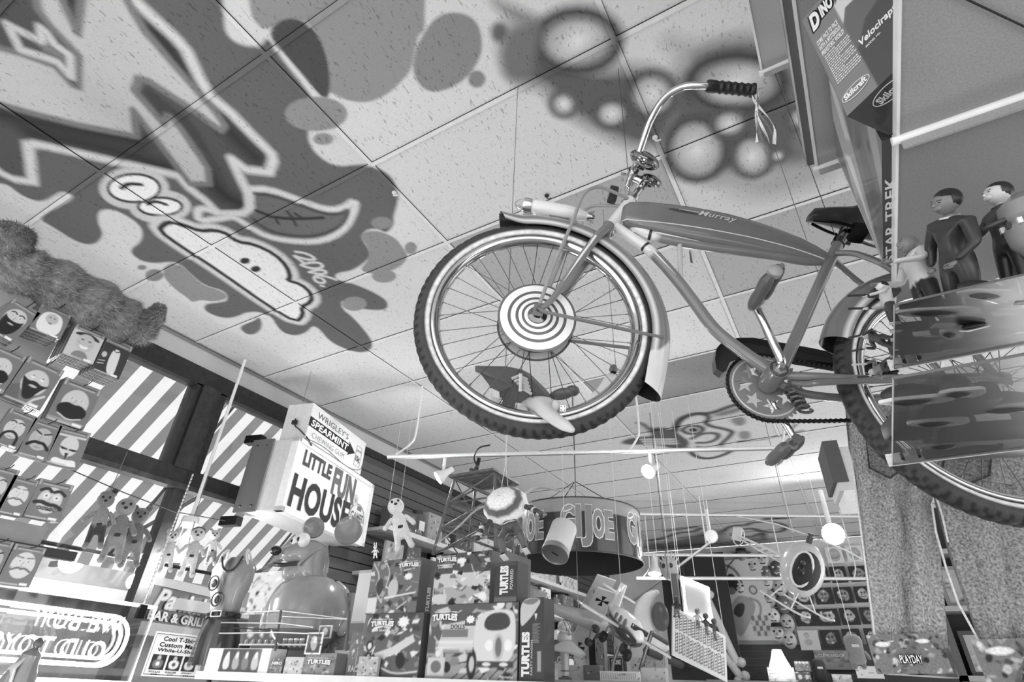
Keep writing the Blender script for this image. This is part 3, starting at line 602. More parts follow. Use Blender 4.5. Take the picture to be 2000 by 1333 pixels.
# handlebar and grips
hb = MB(); hb.m = XF; grips = []
for sd in (1, -1):
    L = curve([clampc, clampc+V3(-.001, .008, sd*.05), V3(clampc.x-.004, clampc.z+.045, sd*.10), V3(clampc.x-.012, clampc.z+.095, sd*.155), V3(clampc.x-.035, clampc.z+.125, sd*.215), V3(clampc.x-.075, clampc.z+.13, sd*.258), V3(clampc.x-.125, clampc.z+.128, sd*.275), V3(clampc.x-.155, clampc.z+.130, sd*.278)], 6)
    hb.tube(L, .0112, 215, seg=14); grips.append((L[-3], L[-1], sd))
bar = hb.build('handlebar', chrome, bike)
for p0, p1, sd in grips:
    d = (p1-p0).normalized(); o = p1-d*.01; gr = MB(); gr.m = XF
    prof = [(0, -.005), (.0165, -.005), (.0185, 0), (.0185, .02), (.016, .028)]
    for k in range(5): prof += [(.0165, .030+k*.019), (.0195, .037+k*.019), (.0165, .045+k*.019)]
    prof += [(.021, .128), (.021, .134), (.012, .138), (0, .138)]; gr.lathe(prof, o, d, 44, 20); G = gr.build('grip', plast, bike)
    e = o+d*.136; st_ = MB(); st_.m = XF
    for k in range(5 if sd > 0 else 3):
        L = []
        for i in range(12): t = i/11; L.append(e+Vector((-.012*t-.003*k*math.sin(t*6+k)-.01*k*t, sd*(.006*k-.008)*t+.004*math.sin(5*t+k), -(.205+.008*k)*t)))
        w = .0048; vs = []; fs = []
        for i, p in enumerate(L): a = i*.5+k; vs += [p+Vector((math.cos(a), math.sin(a)*.6, 0))*w, p-Vector((math.cos(a), math.sin(a)*.6, 0))*w]
        fs = [(2*i, 2*i+1, 2*i+3, 2*i+2) for i in range(11)]; st_.add(vs, fs, g(240 if k % 2 == 0 else 120))
    st_.build('streamer', cloth, G)
# chrome bell and round lamp on the bar
BMI = BM.inverted(); cw_ = (BM @ (ST @ clampc)); dcl = (cw_-EYE).length
for nm_, px, rad, th, dd in (('bell', (1259, 313), .052, .026, -.01), ('horn', (1273, 353), .036, .018, .0)):
    pc = BMI @ ond(*px, dcl+dd); axw = (CR*.45+CU*.85-CF*.35).normalized(); axl = (BMI.to_3x3() @ axw).normalized(); rq = axl.to_track_quat('Z', 'Y').to_matrix()
    s = MB(); s.ball(pc, (rad, rad, th), 150, 28, 18, rot=rq); s.lathe([(rad*.98, -.004), (rad*1.05, 0), (rad*.98, .004)], pc, axl, 190, 32); s.lathe([(0, -th*1.25), (rad*.22, -th*1.2), (rad*.3, -th*.8)], pc, axl, 90, 16); s.tube([pc, ST @ clampc], .008, 190); s.build(nm_, chrome, bike)
# mudguards
def guard(c, X, a0, a1, R0, vfun, wdt, name, flare=None):
    mb = MB(); mb.m = X; vs = []; fs = []; cs = []; n = 64; K = 17
    for side in (0, 1):
        for i in range(n+1):
            t = i/n; a = a0+(a1-a0)*t; e = flare(t) if flare else (0, 1)
            for k in range(K):
                u = -1+2*k/(K-1); y = wdt*e[1]*math.sin(u*1.5)/math.sin(1.5); r = R0+e[0]-.060*(1-math.cos(u*1.5))/(1-math.cos(1.5))-side*.0016
                vs.append((c.x+r*math.cos(a), y*(1-.045*side), c.z+r*math.sin(a))); cs.append(g(vfun(t, u) if side == 0 else 46))
    N = (n+1)*K
    for i in range(n):
        for k in range(K-1):
            q = (i*K+k, i*K+k+1, (i+1)*K+k+1, (i+1)*K+k); fs.append(q); fs.append(tuple(N+j for j in q[::-1]))
        for k in (0, K-1): fs.append((i*K+k, (i+1)*K+k, N+(i+1)*K+k, N+i*K+k))
    for i in (0, n):
        for k in range(K-1): fs.append((i*K+k, i*K+k+1, N+i*K+k+1, N+i*K+k))
    return mb.add(vs, fs, cs).build(name, gloss, bike, sharp=50)
def vf_front(t, u):
    edge = .80+.22*(1-u*u)
    if t > .84+.10*abs(u)-.05: return 224
    if .80 < abs(u) < .88: return 232
    return 128
fg = guard(FC, XF, math.radians(62), math.radians(203), .376, vf_front, .042, 'mudguard', lambda t: (.018*max(0, 1-t/.06)**1.5+.02*max(0, (t-.86)/.14)**2, 1+.35*max(0, 1-t/.08)))
rg = guard(RC, XR, math.radians(12), math.radians(190), .376, lambda t, u: 232 if .80 < abs(u) < .88 else 122, .042, 'mudguard')
for sd in (1, -1):
    s = MB(); s.m = XF; a = math.radians(178); p = V3(FC.x+.345*math.cos(a), FC.z+.352*math.sin(a), sd*.040)
    s.tube([V3(FHX, AZ-.002, sd*.070), V3(FHX-.02, AZ-.006, sd*.070), p], .0085, 128, seg=8, flat=.4); s.build('mudguard_stay', gloss, fg)
    s = MB(); a = math.radians(150); s.tube([V3(RHX, AZ, sd*.066), V3(RC.x+.35*math.cos(a), RC.z+.35*math.sin(a), sd*.042)], .005, 150, seg=8, flat=.4); s.build('mudguard_stay', gloss, rg)
# rocket lamp on the front mudguard
s = MB(); s.m = XF; a = Vector((.722, 0, .468)); b_ = Vector((.535, 0, .475)); d = (b_-a).normalized()
Lb = (b_-a).length
s.lathe([(.0, 0), (.020, .0), (.0235, .01), (.025, .05), (.025, .11), (.021, .15), (.012, .18), (.004, Lb), (0, Lb)], a, d, 228, 24); rl = s.build('rocket_lamp', gloss, bike)
s = MB(); s.m = XF; s.lathe([(.0, 0), (.0235, 0), (.0255, -.012), (.0235, -.026), (0, -.026)], a, d, 210, 24); s.build('bezel', chrome, rl)
s = MB(); s.m = XF; s.lathe([(.021, -.026), (.017, -.040), (.008, -.052), (0, -.055)], a, d, 230, 20); s.build('lens', clearp, rl)
s = MB(); s.m = XF; s.lathe([(.012, .175), (.014, .182), (.008, .20), (0, .203)], a, d, 190, 16)
for k in range(2): s.prism([(.56, .478), (.522, .505-k*.055), (.532, .475)], -.0015, .0015, 215)
s.build('tail_fin', chrome, rl)
s = MB(); s.m = XF; s.box((.60, -.006, .435), (.66, .006, .452), 150); s.build('bracket', chrome, rl)
# cranks, chainring, chain, guard
rx, ry = 0.0, -.052; R_ = .094
def starp(cx, cz, r, rot=0): return [(cx+(r if k % 2 == 0 else r*.4)*math.cos(rot+PI/2+k*PI/5), cz+(r if k % 2 == 0 else r*.4)*math.sin(rot+PI/2+k*PI/5)) for k in range(10)]
bm = bmesh.new(); 
NT = 46; outer = []
for i in range(NT*4):
    a = 2*PI*i/(NT*4); r = R_+(.0045 if i % 4 in (1, 2) else -.002); outer.append((r*math.cos(a), r*math.sin(a)))
holes = [starp(.055*math.cos(a), .055*math.sin(a), .026, a) for a in [math.radians(x) for x in (205, 255, 305, 355, 45, 95, 145)]]
# star-shaped holes: fill between loops with a triangulated polygon
def filled(outer, holes, y0, y1, v, name, material, parent):
    bm = bmesh.new(); es = []
    for lp in [outer]+holes:
        q = [bm.verts.new((p[0], 0, p[1])) for p in lp]
        es += [bm.edges.new((q[i], q[(i+1) % len(q)])) for i in range(len(q))]
    bmesh.ops.triangle_fill(bm, use_beauty=True, use_dissolve=False, edges=es)
    bm.verts.index_update(); P = [tuple(q.co) for q in bm.verts]; F = [[q.index for q in f.verts] for f in bm.faces]; E = [tuple(q.index for q in e.verts) for e in bm.edges if len(e.link_faces) == 1]; bm.free()
    mb = MB(); n = len(P); mb.add([(p[0], y0, p[2]) for p in P]+[(p[0], y1, p[2]) for p in P], [tuple(f) for f in F]+[tuple(n+i for i in f[::-1]) for f in F]+[(a, b, b+n, a+n) for a, b in E], g(v))
    return mb.build(name, material, parent, smoothf=False)
ring = filled(outer, holes, ry-.0015, ry+.0015, 128, 'chainring', gloss, bike)
MB().lathe([(R_-.012, ry+.0016), (R_-.010, ry+.004), (R_-.007, ry+.0016)], (0, 0, 0), (0, 1, 0), 196, 72).build('ring_band', gloss, ring)
ch = MB()
path = []
for i in range(36): a = math.radians(100)-math.radians(196)*i/35; path.append((.0985*math.cos(a), .0985*math.sin(a)))
x0, z0 = path[-1]; x1, z1 = RHX, AZ-.036
for i in range(1, 40): t = i/39; path.append((x0+(x1-x0)*t, z0+(z1-z0)*t-.010*math.sin(PI*t)))
for i in range(1, 12): a = math.radians(-88)-math.radians(185)*i/11; path.append((RHX+.036*math.cos(a), AZ+.036*math.sin(a)))
x0, z0 = path[-1]
for i in range(1, 40): t = i/40; path.append((x0+(0-x0)*t, z0+(.0985-z0)*t))
P = [Vector((p[0], ry, p[1])) for p in path]; tot = sum((P[i+1]-P[i]).length for i in range(len(P)-1)); n = int(tot/.0127); acc = 0; j = 0; pts = []
for k in range(n+1):
    s_ = k*tot/n
    while j < len(P)-2 and acc+(P[j+1]-P[j]).length < s_: acc += (P[j+1]-P[j]).length; j += 1
    pts.append(P[j].lerp(P[j+1], min(1, (s_-acc)/max(1e-9, (P[j+1]-P[j]).length))))
for k in range(len(pts)-1):
    a, b = pts[k], pts[k+1]; d = (b-a).normalized(); u = Vector((0, 1, 0)).cross(d)
    for yy in (.0035, -.0035):
        vs = []
        for e in (a, (a+b)/2, b):
            w = .0042 if e != (a+b)/2 else .0026
            for s1 in (1, -1): 
                for s2 in (1, -1): vs.append(e+u*(w*s1)+Vector((0, yy+s2*.0008, 0)))
        F = []
        for i in (0, 4): F += [(i, i+4, i+5, i+1), (i+2, i+3, i+7, i+6), (i, i+2, i+6, i+4), (i+1, i+5, i+7, i+3)]
        ch.add(vs, F, g(66))
    ch.tube([a-Vector((0, .006, 0)), a+Vector((0, .006, 0))], .0042, 74, seg=8)
ch.build('chain', steel, bike)
gp = [(.128, .095), (.132, .06), (.128, .03), (.112, .020), (.100, .028), (.085, .075), (.05, .098), (.0, .102), (-.12, .100), (-.30, .095), (-.34, .11), (-.30, .128), (-.12, .142), (.03, .148), (.07, .140), (.11, .125)]
gq = MB(); gq.prism(gp, -.079, -.076, 58); gq.prism(gp, -.0762, -.070, 52); n = len(gp)
gd = MB(); gd.prism(gp, -.080, -.077, 60)
for i in range(n):
    a, b = gp[i], gp[(i+1) % n]
    if not (i in (4, 5, 6, 7, 8)): gd.add([(a[0], -.080, a[1]), (b[0], -.080, b[1]), (b[0], -.048, b[1]), (a[0], -.048, a[1])], [(0, 1, 2, 3)], g(66))
gd.build('chain_guard', plast, bike, smoothf=False)
ck = MB(); L0 = curve([V3(.0, .0, .04), V3(.0, .0, .062), V3(.007, .012, .074), V3(.03, .062, .082), V3(.052, .112, .088), V3(.070, .150, .092)], 5)
ck.tube(L0, [.0105]*len(L0), 205, seg=12, flat=.8); ck.tube([V3(.068, .150, .08), V3(.068, .150, .105)], .012, 200, seg=12)
L1 = curve([V3(.0, .0, -.055), V3(.0, .0, -.064), V3(-.012, -.018, -.070), V3(-.044, -.066, -.078), V3(-.080, -.124, -.084)], 5)
ck.tube(L1, .0095, 196, seg=12, flat=.8); ck.tube([V3(-.080, -.124, -.072), V3(-.080, -.124, -.096)], .013, 190, seg=12); ck.build('crank', chrome, bike)
s = MB(); s.lathe([(.0, .055), (.014, .055), (.0185, .050), (.0185, .040), (.0, .04)], (0, 0, 0), (0, 1, 0), 160, 6); s.lathe([(.012, .046), (.0225, .046), (.0225, .042)], (0, 0, 0), (0, 1, 0), 120, 24); s.build('lock_nut', steel, bike)
for c, sd, v, tl in ((V3(.069, .150, .105), 1, 92, .5), (V3(-.080, -.124, -.098), -1, 96, -.4)):
    ev = BM.inverted() @ EYE - c; tl = math.atan2(ev.z, ev.x)+.25; p = MB(); p.m = Matrix.Translation(c) @ Matrix.Diagonal((1, 1.25, 1, 1)) @ Matrix.Translation(-c); d = Vector((0, sd, 0)); t1 = Vector((math.cos(tl), 0, math.sin(tl))); t2 = Vector((-math.sin(tl), 0, math.cos(tl)))
    p.tube([c, c+d*.10], .007, 120, seg=10)
    for s1 in (1, -1):
        prof = [(.0, .004), (.013, .004), (.0155, .012), (.0165, .03), (.0145, .05), (.0165, .07), (.0155, .088), (.013, .096), (0, .096)]
        p.lathe([(r, h) for r, h in prof], c+t1*(s1*.021), d, v, 16)
    p.lathe([(0, .0), (.014, .0), (.016, .008), (.010, .014)], c, d, 140, 16); p.lathe([(.010, .088), (.017, .092), (.017, .104), (.006, .110), (0, .11)], c, d, 150, 16)
    for yo in (.006, .094): p.tube([c+d*yo-t1*.034, c+d*yo+t1*.034], .007, 110, seg=8)
    p.build('pedal', plast, bike)
# kickstand and saddle
s = MB(); L = [V3(-.055+.013*math.cos(i*.9), -.03-.0018*i+.013*math.sin(i*.9), -.022) for i in range(36)]; s.tube([V3(-.05-.001*i+.0, -.012-.0014*i, -.03+.016*math.cos(i*.8)) + Vector((.014*math.sin(i*.8), 0, 0)) for i in range(40)], .004, 84, seg=6)
s.tube(curve([V3(-.045, -.01, .01), V3(-.07, -.022, .03), V3(-.1, -.022, .05), V3(-.25, .0, .075), V3(-.36, .015, .08)]), .0085, 110, seg=10); s.build('kickstand', gloss, bike)
sd_ = MB(); sx = -.235; secs = [(.115, .012, .585, .010), (.10, .028, .60, .018), (.06, .034, .605, .022), (.0, .045, .605, .026), (-.05, .075, .612, .032), (-.10, .105, .622, .036), (-.14, .112, .628, .034), (-.165, .095, .628, .026), (-.178, .06, .625, .012)]
vs = []; fs = []; K = 16
for x, w, z, h in secs:
    for k in range(K): a = 2*PI*k/K; vs.append((sx+x, w*math.cos(a), z+(h if math.sin(a) > 0 else h*.55)*math.sin(a)))
for i in range(len(secs)-1):
    for k in range(K): fs.append((i*K+k, i*K+(k+1) % K, (i+1)*K+(k+1) % K, (i+1)*K+k))
fs += [tuple(range(K))[::-1], tuple(range((len(secs)-1)*K, len(secs)*K))]; sd_.add(vs, fs, g(60)); sad = sd_.build('saddle', plast, bike)
u = MB()
for k in (1, -1):
    u.tube(curve([V3(sx+.10, .575, k*.008), V3(sx+.04, .56, k*.022), V3(sx-.02, .548, k*.024), V3(sx-.08, .552, k*.045), V3(sx-.14, .565, k*.07)]), .0045, 60, seg=8)
    u.tube([V3(sx-.135+.012*math.cos(i*.7), .560+.0016*i, k*.072+.012*math.sin(i*.7)) for i in range(34)], .0028, 80, seg=6)
u.box((sx-.05, -.035, .542), (sx+.0, .035, .556), 70); u.build('saddle_rail', chrome, sad)
s = MB(); s.tube([V3(-.203, .50), V3(-.225, .56)], .0125, 200, seg=14); s.lathe([(.012, -.01), (.019, -.01), (.019, .012), (.012, .012)], V3(-.203, .50), V3(-.02, .05), 110, 18); s.tube([V3(-.235, .50, .0), V3(-.212, .508, 0)], .006, 150); s.build('seat_post', chrome, bike)
# hanging strings (one object each)
def W(v): return BM @ (v)
for i, (a, top_) in enumerate(((BM @ (ST @ HT), (1205, 90)), (BM @ V3(-.2, .5), (1560, 330)))):
    b = onz(*top_); b = Vector((a.x+.01, a.y+.01, CEIL)) 
    cord('string', [a, b], .0012, 70, ('thin dark string from the ceiling grid down to the bicycle head tube', 'thin dark string from the ceiling grid down to the bicycle saddle')[i], 'string')
# ------------------------------------------------------------------ display unit at the upper right
def Zp(z): return EYE.z+z
ui = Matrix()
def slab(x0, y0, y1, z, v, label, lip=True, x1=1.9):
    unit = thing('shelf_panel', label, 'shelf', fr((x0, y0, Zp(z)))); Mi = unit.matrix_world.inverted()
    s = MB(); s.m = Mi; s.box((x0, y0, Zp(z)), (x1, y1, Zp(z)+.016), v); o = s.build('panel', panelm, unit, smoothf=False)
    e = MB(); e.m = Mi; e.box((x0-.0045, y0, Zp(z)-.004), (x0+.0005, y1, Zp(z)+.018), 236); e.build('edge_strip', plast, unit, smoothf=False)
    if lip:
        e = MB(); e.m = Mi; e.tube([(x0-.012, y1, Zp(z)-.004), (x1, y1, Zp(z)-.004)], .0085, 236, seg=12); e.build('lip', plast, unit); e = MB(); e.m = Mi; e.box((x0, y1-.002, Zp(z)-.030), (x1, y1+.003, Zp(z)), 150); e.build('lip_back', panelm, unit, smoothf=False)
Z1, Z2, Z3 = 1.75, 1.32, .882
p = onz(1490, 140, Zp(Z1)); slab(p.x, -.2, p.y, Z1, 168, 'highest grey shelf panel with a white lip, top edge of the photo')
p2 = onz(1603, 325, Zp(Z2)); slab(p2.x-.008, -.2, p2.y, Z2, 165, 'middle grey shelf panel with a white lip, left of the science kit box')
p3 = onz(1755, 270, Zp(Z3)); slab(p3.x, -.3, p3.y, Z3, 150, 'largest grey speckled shelf panel with white lip in the upper right corner')
p4 = onz(1750, 540, Zp(Z3)); slab(p4.x, p3.y+.004, p4.y+.12, Z3, 128, 'dark grey shelf panel behind the standing action figures', lip=False)
s = MB(); s.box((0, 0, 0), (.07, 1.7, 1.2), 120); tag(s.build('side_panel', panelm, smoothf=False, mw=fr((1.905, -.3, Zp(.6)))), 'grey upright panel carrying the shelf panels', 'panel')
t = thing('game_box', 'thin dark picture box on top of the second grey shelf, past its left edge', 'box', fr((p2.x-.03, .15, Zp(Z2)+.017)))
MB().box((0, 0, 0), (.5, p2.y-.15, .05), 96).build('carton', shrink, t, smoothf=False)
q = MB(); q.m = Matrix.Rotation(-PI/2, 4, 'Z') @ Matrix.Translation((-(p2.y-.15), 0, 0)); q.face(p2.y-.15, .05, [('r', .02, .1, .3, .9, 170), ('p', [(.35, .2), (.6, .9), (.7, .3)], 220), ('e', .85, .5, .05, .02, 200), ('l', [(.1, .5), (.9, .3)], .006, 230)], 90, 60, y=-.0006); q.build('printed_side', shrink, t, smoothf=False)
# Star-named box: its spine faces down, its picture faces the aisle
A = onz(1723, 276, Zp(.9)); B = onz(1719, 520, Zp(.9))
yl = B.y-A.y; z_up = .40
t = thing('toy_box', 'tall dark Star Trek box seen from below, its spine lettering running along the white edge', 'box', fr((A.x, A.y, Zp(.9))))
c = MB(); c.box((0, 0, 0), (.40, yl, z_up), 70); c.build('carton', shrink, t, smoothf=False)
sp_ = MB(); sp_.m = Matrix((Vector((0, -1, 0)), Vector((0, 0, 1)), Vector((-1, 0, 0)))).transposed().to_4x4(); sp_.m.translation = (0, yl, -.0008)
# spine frame: x runs from far to near, z (up of the letters) towards the aisle
F = Matrix(((0, 0, -1, .0), (-1, 0, 0, yl), (0, 1, 0, 0), (0, 0, 0, 1)))
spn = thing('x', None, None); 
so = text(spn, 'STAR TREK', 0, 0, yl*.72, .024, 228, y=0, name='spine_lettering', bold=.02); me = so.data
for q in me.vertices: x, y, z = q.co; q.co = (.003+.0195-z*.80, yl*.97-x, -.001+y)
so.parent = t; bpy.data.objects.remove(spn)
q = MB(); q.m = Matrix.Rotation(-PI/2, 4, 'Z') @ Matrix.Translation((-yl, 0, 0))
q.face(yl, z_up, [('r', 0, 0, 1, 1, 104), ('p', [(.0, .0), (.5, .55), (.9, 1), (.35, 1), (0, .5)], 170), ('p', [(.05, .1), (.35, .6), (.25, .75)], 225), ('p', [(.2, 0), (.6, .45), (.75, .35), (.5, 0)], 90), ('p', [(.5, .6), (.72, .95), (.62, 1), (.42, .7)], 210), ('e', .78, .22, .035, .02, .4, 16), ('p', [(.6, .02), (1, .3), (1, .1), (.8, 0)], 150), ('r', .0, 0, .015, 1, 210)], 120, 70, y=-.0008); q.build('printed_side', shrink, t, smoothf=False)
# science-kit box: upright text face and dark underside
A = onz(1655, 228, Zp(.90)); B = onz(1752, 135, Zp(.90)); u = (B-A).normalized(); nrm = Vector((-u.y, u.x, 0))
C3 = onz(1725, 276, Zp(.90)); dep = (C3-A).dot(nrm); sg = 1 if dep > 0 else -1
# height: vertical through A seen at (1575,35)
r = ray(1575, 35); tt = A.xy.length/Vector((r.x, r.y)).length; hh = r.z*tt-.90
hh = min(max(hh, .2), .40)
t = thing('science_kit_box', 'Skilcraft dinosaur kit box with small white text and a dark lower face', 'box', fr(A, math.atan2(u.y, u.x)))
wd = (B-A).length*1.9; dp = abs(dep)
MB().box((0, 0 if sg > 0 else -dp, 0), (wd, dp if sg > 0 else 0, hh), 62).build('carton', shrink, t, smoothf=False)
yf = -.0008 if sg > 0 else -dp-.0008
w1 = (B-A).length
q = MB(); q.face(wd, hh, [('r', 0, 0, .34, 1, 124), ('p', [(.34, .35), (.52, .5), (1, .6), (1, 1), (.34, 1)], 100), ('p', [(.34, .62), (.42, .72), (.6, .70), (.7, .9), (.5, .95), (.34, .85)], 206), ('p', [(.36, .82), (.5, .92), (.7, .88), (.7, 1), (.36, 1)], 80)], 74, 80, y=yf); q.build('printed_front', shrink, t, smoothf=False)
def onf(s, x, z, w, h, v=235, **k): return text(t, s, x*w1, z*hh, w*w1, h*hh, v, y=yf-.0008, **k)
lx = .08
onf('COME FACE TO FACE', lx, .66, .50, .045, bold=.03, shear=.15); onf('WITH A MYSTERIOUS', lx, .605, .50, .045, bold=.03, shear=.15); onf('PREHISTORIC WORLD!', lx, .55, .52, .045, bold=.03, shear=.15)
rl = random.Random(5)
q = MB()
for k in range(15):
    z = hh*(.525-.019*k); x = w1*(lx+.02)
    while x < w1*(.60 if k % 5 else .35): a = w1*rl.uniform(.02, .06); q.box((x, yf-.0012, z), (x+a, yf-.0004, z+hh*.008), 220); x += a+w1*.012
q.build('small_print', plain, t, smoothf=False)
onf('D', .12, .80, .22, .16, bold=.06, shear=.2, outline=(.003, 40)); onf('INO', .37, .83, .30, .12, bold=.06, shear=.2, outline=(.003, 40))
q = MB(); q.add([(w1*(.33+.29*math.cos(a/20*PI)), yf-.0012, hh*(.115+.045*math.sin(a/20*PI))+w1*.0*a) for a in range(40)], [tuple(range(40))], g(215)); q.add([(w1*(.33+.275*math.cos(a/20*PI)), yf-.0016, hh*(.115+.038*math.sin(a/20*PI))) for a in range(40)], [tuple(range(40))], g(120)); q.build('logo_oval', plain, t, smoothf=False)
text(t, 'Skilcraft', w1*.10, hh*.095, w1*.46, hh*.045, 240, y=yf-.0024, bold=.04)
onf('Velociraptor', .72, .33, .9, .07, bold=.03, shear=.2); onf('MODEL No.', .78, .30, .3, .018)
# underside: oval and big letters, the same way up as the front
us = thing('x', None, None)
def under(s, x, y, w, h, v, **k):
    o = text(us, s, 0, 0, w, h, v, y=0, **k)
    for q in o.data.vertices: a, b, c_ = q.co; q.co = (x+a, y-c_ if sg < 0 else y+h-c_, -.0012+b)
    o.parent = t
yy = (dp*.10) if sg > 0 else -dp*.10-.02
under('Skilcraft', w1*.42, dp*.16, w1*.50, .017, 200, bold=.04); under('DINO', w1*.60, dp*.42, w1*.9, .034, 150, bold=.06, outline=(.002, 210))
q = MB(); q.tube([(w1*(.67+.32*math.cos(a/18*PI)), dp*.16+.0085+.017*math.sin(a/18*PI), -.001) for a in range(36)], .0009, 200, seg=5, closed=True); q.build('logo_oval', plain, t)
bpy.data.objects.remove(us)
# clear acrylic shelves
zA, zB = .55, .37
a0, a1 = onz(1748, 598, Zp(zA)), onz(1746, 722, Zp(zA)); b0, b1 = onz(1746, 742, Zp(zB)), onz(1746, 910, Zp(zB))
def ashelf(a0, a1, z, label):
    t = thing('acrylic_shelf', label, 'shelf', fr((a0.x, a0.y, Zp(z)))); L = a1.y-a0.y
    MB().box((0, 0, 0), (1.2, L, .004), 255).build('plate', acrylic, t, smoothf=False)
    pr = [(L, 0), (L+.004, .0), (L+.007, .006), (L+.007, .018), (L+.003, .024), (L-.003, .022)]; vs = []; k = len(pr)
    m_ = MB(); vs = [(x, p[0], p[1]) for x in (-.006, 1.2) for p in pr]; m_.add(vs, [(i, i+1, k+i+1, k+i) for i in range(k-1)], g(230)); o = m_.build('lip', mat('frosted_plastic', .3), t); so = o.modifiers.new('s', 'SOLIDIFY'); so.thickness = .004
    m_ = MB(); m_.box((-.001, 0, 0), (.0005, L, .004), 190); m_.box((-.001, -.001, 0), (1.2, .0005, .004), 96); m_.build('edge', mat('frosted_plastic'), t, smoothf=False)
    for x in (.03, .5): m_ = MB(); m_.lathe([(0, 0), (.016, 0), (.016, .012), (0, .012)], (x, L-.02, .004), (0, 0, 1), 180, 16); m_.build('clip', clearp, t)
ashelf(a0, a1, zA, 'upper clear acrylic shelf carrying action figures, in front of the rear wheel')
ashelf(b0, b1, zB, 'lower clear acrylic shelf with a curled lip, above the hanging jeans')
HANDS = {}
def figure(label, feet, headpx, H, face, top, legs, skinv, hair, pose, cat='action figure', name='action_figure', bald=False, group=None, fat=1.45):
    """toy figure: local z runs feet->head, local -y is where it faces"""
    F = Vector(feet); r = ray(*headpx).normalized(); w = F-EYE; b = w.dot(r); disc = b*b-(w.length_squared-H*H)
    T = EYE+r*(b-math.sqrt(max(disc, 0))) if disc > 0 else EYE+r*b
    T2 = EYE+r*(b+math.sqrt(max(disc, 0))) if disc > 0 else T
    if T2.z > T.z: T = T2
    z = (T-F).normalized(); d = Vector((math.cos(face), math.sin(face), 0)); y = -(d-z*d.dot(z)).normalized(); x = y.cross(z)
    M = Matrix((x*fat, y*fat, z)).transposed().to_4x4(); M.translation = F
    t = thing(name, label, cat, M, group); s = H
    P = pose; sh = .80*s; hp = .47*s
    def j(a): return tuple(s*k for k in a)
    def split(p):
        return legs
    body = [[(j((0, 0, .50)), .066*s), (j((0, 0, .60)), .062*s), (j((0, 0, .72)), .082*s), (j((0, 0, .80)), .066*s), (j((0, .004, .845)), .030*s), (j((0, 0, .875)), .030*s)]]
    for k, nme in ((1, 'l'), (-1, 'r')):
        e, h = P['arm_'+nme]; body.append([(j((0, 0, .80)), .066*s), (j((k*.095, 0, .795)), .040*s), (j(e), .030*s), (j(h), .021*s)])
        kn, ft = P['leg_'+nme]; body.append([(j((0, 0, .50)), .066*s), (j((k*.05, 0, .46)), .052*s), (j(kn), .040*s), (j(ft), .028*s)])
    def vf(q):
        z = q[2]/s
        if z > .845: return skinv
        return top if z > .50 else legs
    skin(body, 'body', plast, t, sub=2, vf=vf)
    hd = MB(); hc = Vector(j((0, -.004, .95)))
    hd.ball(hc, (.056*s, .064*s, .088*s), skinv, 18, 14); hd.ball(hc+Vector(j((0, -.045, -.03))), (.03*s, .025*s, .026*s), skinv, 12, 8); hd.ball(hc+Vector(j((0, -.060, -.004))), (.009*s, .014*s, .014*s), skinv*1.05, 8, 6)
    for k in (1, -1): hd.ball(hc+Vector(j((k*.050, .006, -.004))), (.007*s, .012*s, .017*s), skinv, 8, 6); hd.ball(hc+Vector(j((k*.02, -.053, .012))), (.010*s, .006*s, .006*s), 40, 8, 6); hd.tube([hc+Vector(j((k*.010, -.058, .026))), hc+Vector(j((k*.032, -.050, .028)))], .003*s, 40, seg=5)
    hd.tube([hc+Vector(j((-.016, -.064, -.035))), hc+Vector(j((.016, -.064, -.035)))], .003*s, 80, seg=5); h = hd.build('head', plast, t)
    if not bald:
        hm = MB(); hm.ball(hc+Vector(j((0, .010, .016))), (.061*s, .066*s, .086*s), hair, 18, 14)
        hm.v = [(v[0], v[1] if v[1] > -.02*s or v[2] > hc.z+.045*s else v[1]+.03*s, v[2]) for v in hm.v]; hm.build('hair', plast, h)
    for k, nme in ((1, 'l'), (-1, 'r')):
        e, hnd = P['arm_'+nme]; hv = Vector(j(hnd)); d = (hv-Vector(j(e))).normalized(); side = d.cross(Vector((0, 1, .2))).normalized(); nn = d.cross(side)
        m_ = MB(); m_.ball(hv+d*.026*s, (.020*s, .015*s, .024*s), skinv, 12, 8, rot=d.to_track_quat('Z', 'Y').to_matrix())
        for f in range(4):
            b0_ = hv+d*.040*s+side*((f-1.5)*.0085*s); L = (.030, .034, .032, .026)[f]*s
            m_.tube([b0_, b0_+d*L*.5+nn*.004*s, b0_+d*L*.85+nn*.014*s], [.0048*s, .0045*s, .0038*s], skinv, seg=6)
        m_.tube([hv+d*.02*s+side*(-.016*s), hv+d*.036*s+side*(-.028*s), hv+d*.052*s+side*(-.026*s)+nn*.006*s], [.0055*s, .005*s, .004*s], skinv, seg=6); m_.build('hand', plast, t)
        kn, ft = P['leg_'+nme]; fv = Vector(j(ft)); m_ = MB(); m_.ball(fv+Vector((0, -.028*s, -.012*s)), (.028*s, .062*s, .022*s), 40, 12, 8); m_.build('boot', plast, t)
        MB().box((fv.x-.026*s, fv.y-.088*s, fv.z-.040*s), (fv.x+.026*s, fv.y+.032*s, fv.z-.030*s), 205, bev=.004*s).build('sole', plast, t)
    return t
def coll(t, H, v=200):
    m_ = MB(); m_.lathe([(.034*H, 0), (.046*H, -.008*H), (.040*H, .006*H), (.034*H, .004*H)], (0, .002*H, .842*H), (0, 0, 1), v, 20); m_.build('collar', cloth, t)
st1 = dict(arm_l=((.155, -.03, .64), (.13, -.12, .54)), arm_r=((-.15, 0, .63), (-.14, -.02, .48)), leg_l=((.06, 0, .26), (.06, 0, .04)), leg_r=((-.06, 0, .26), (-.06, 0, .04)))
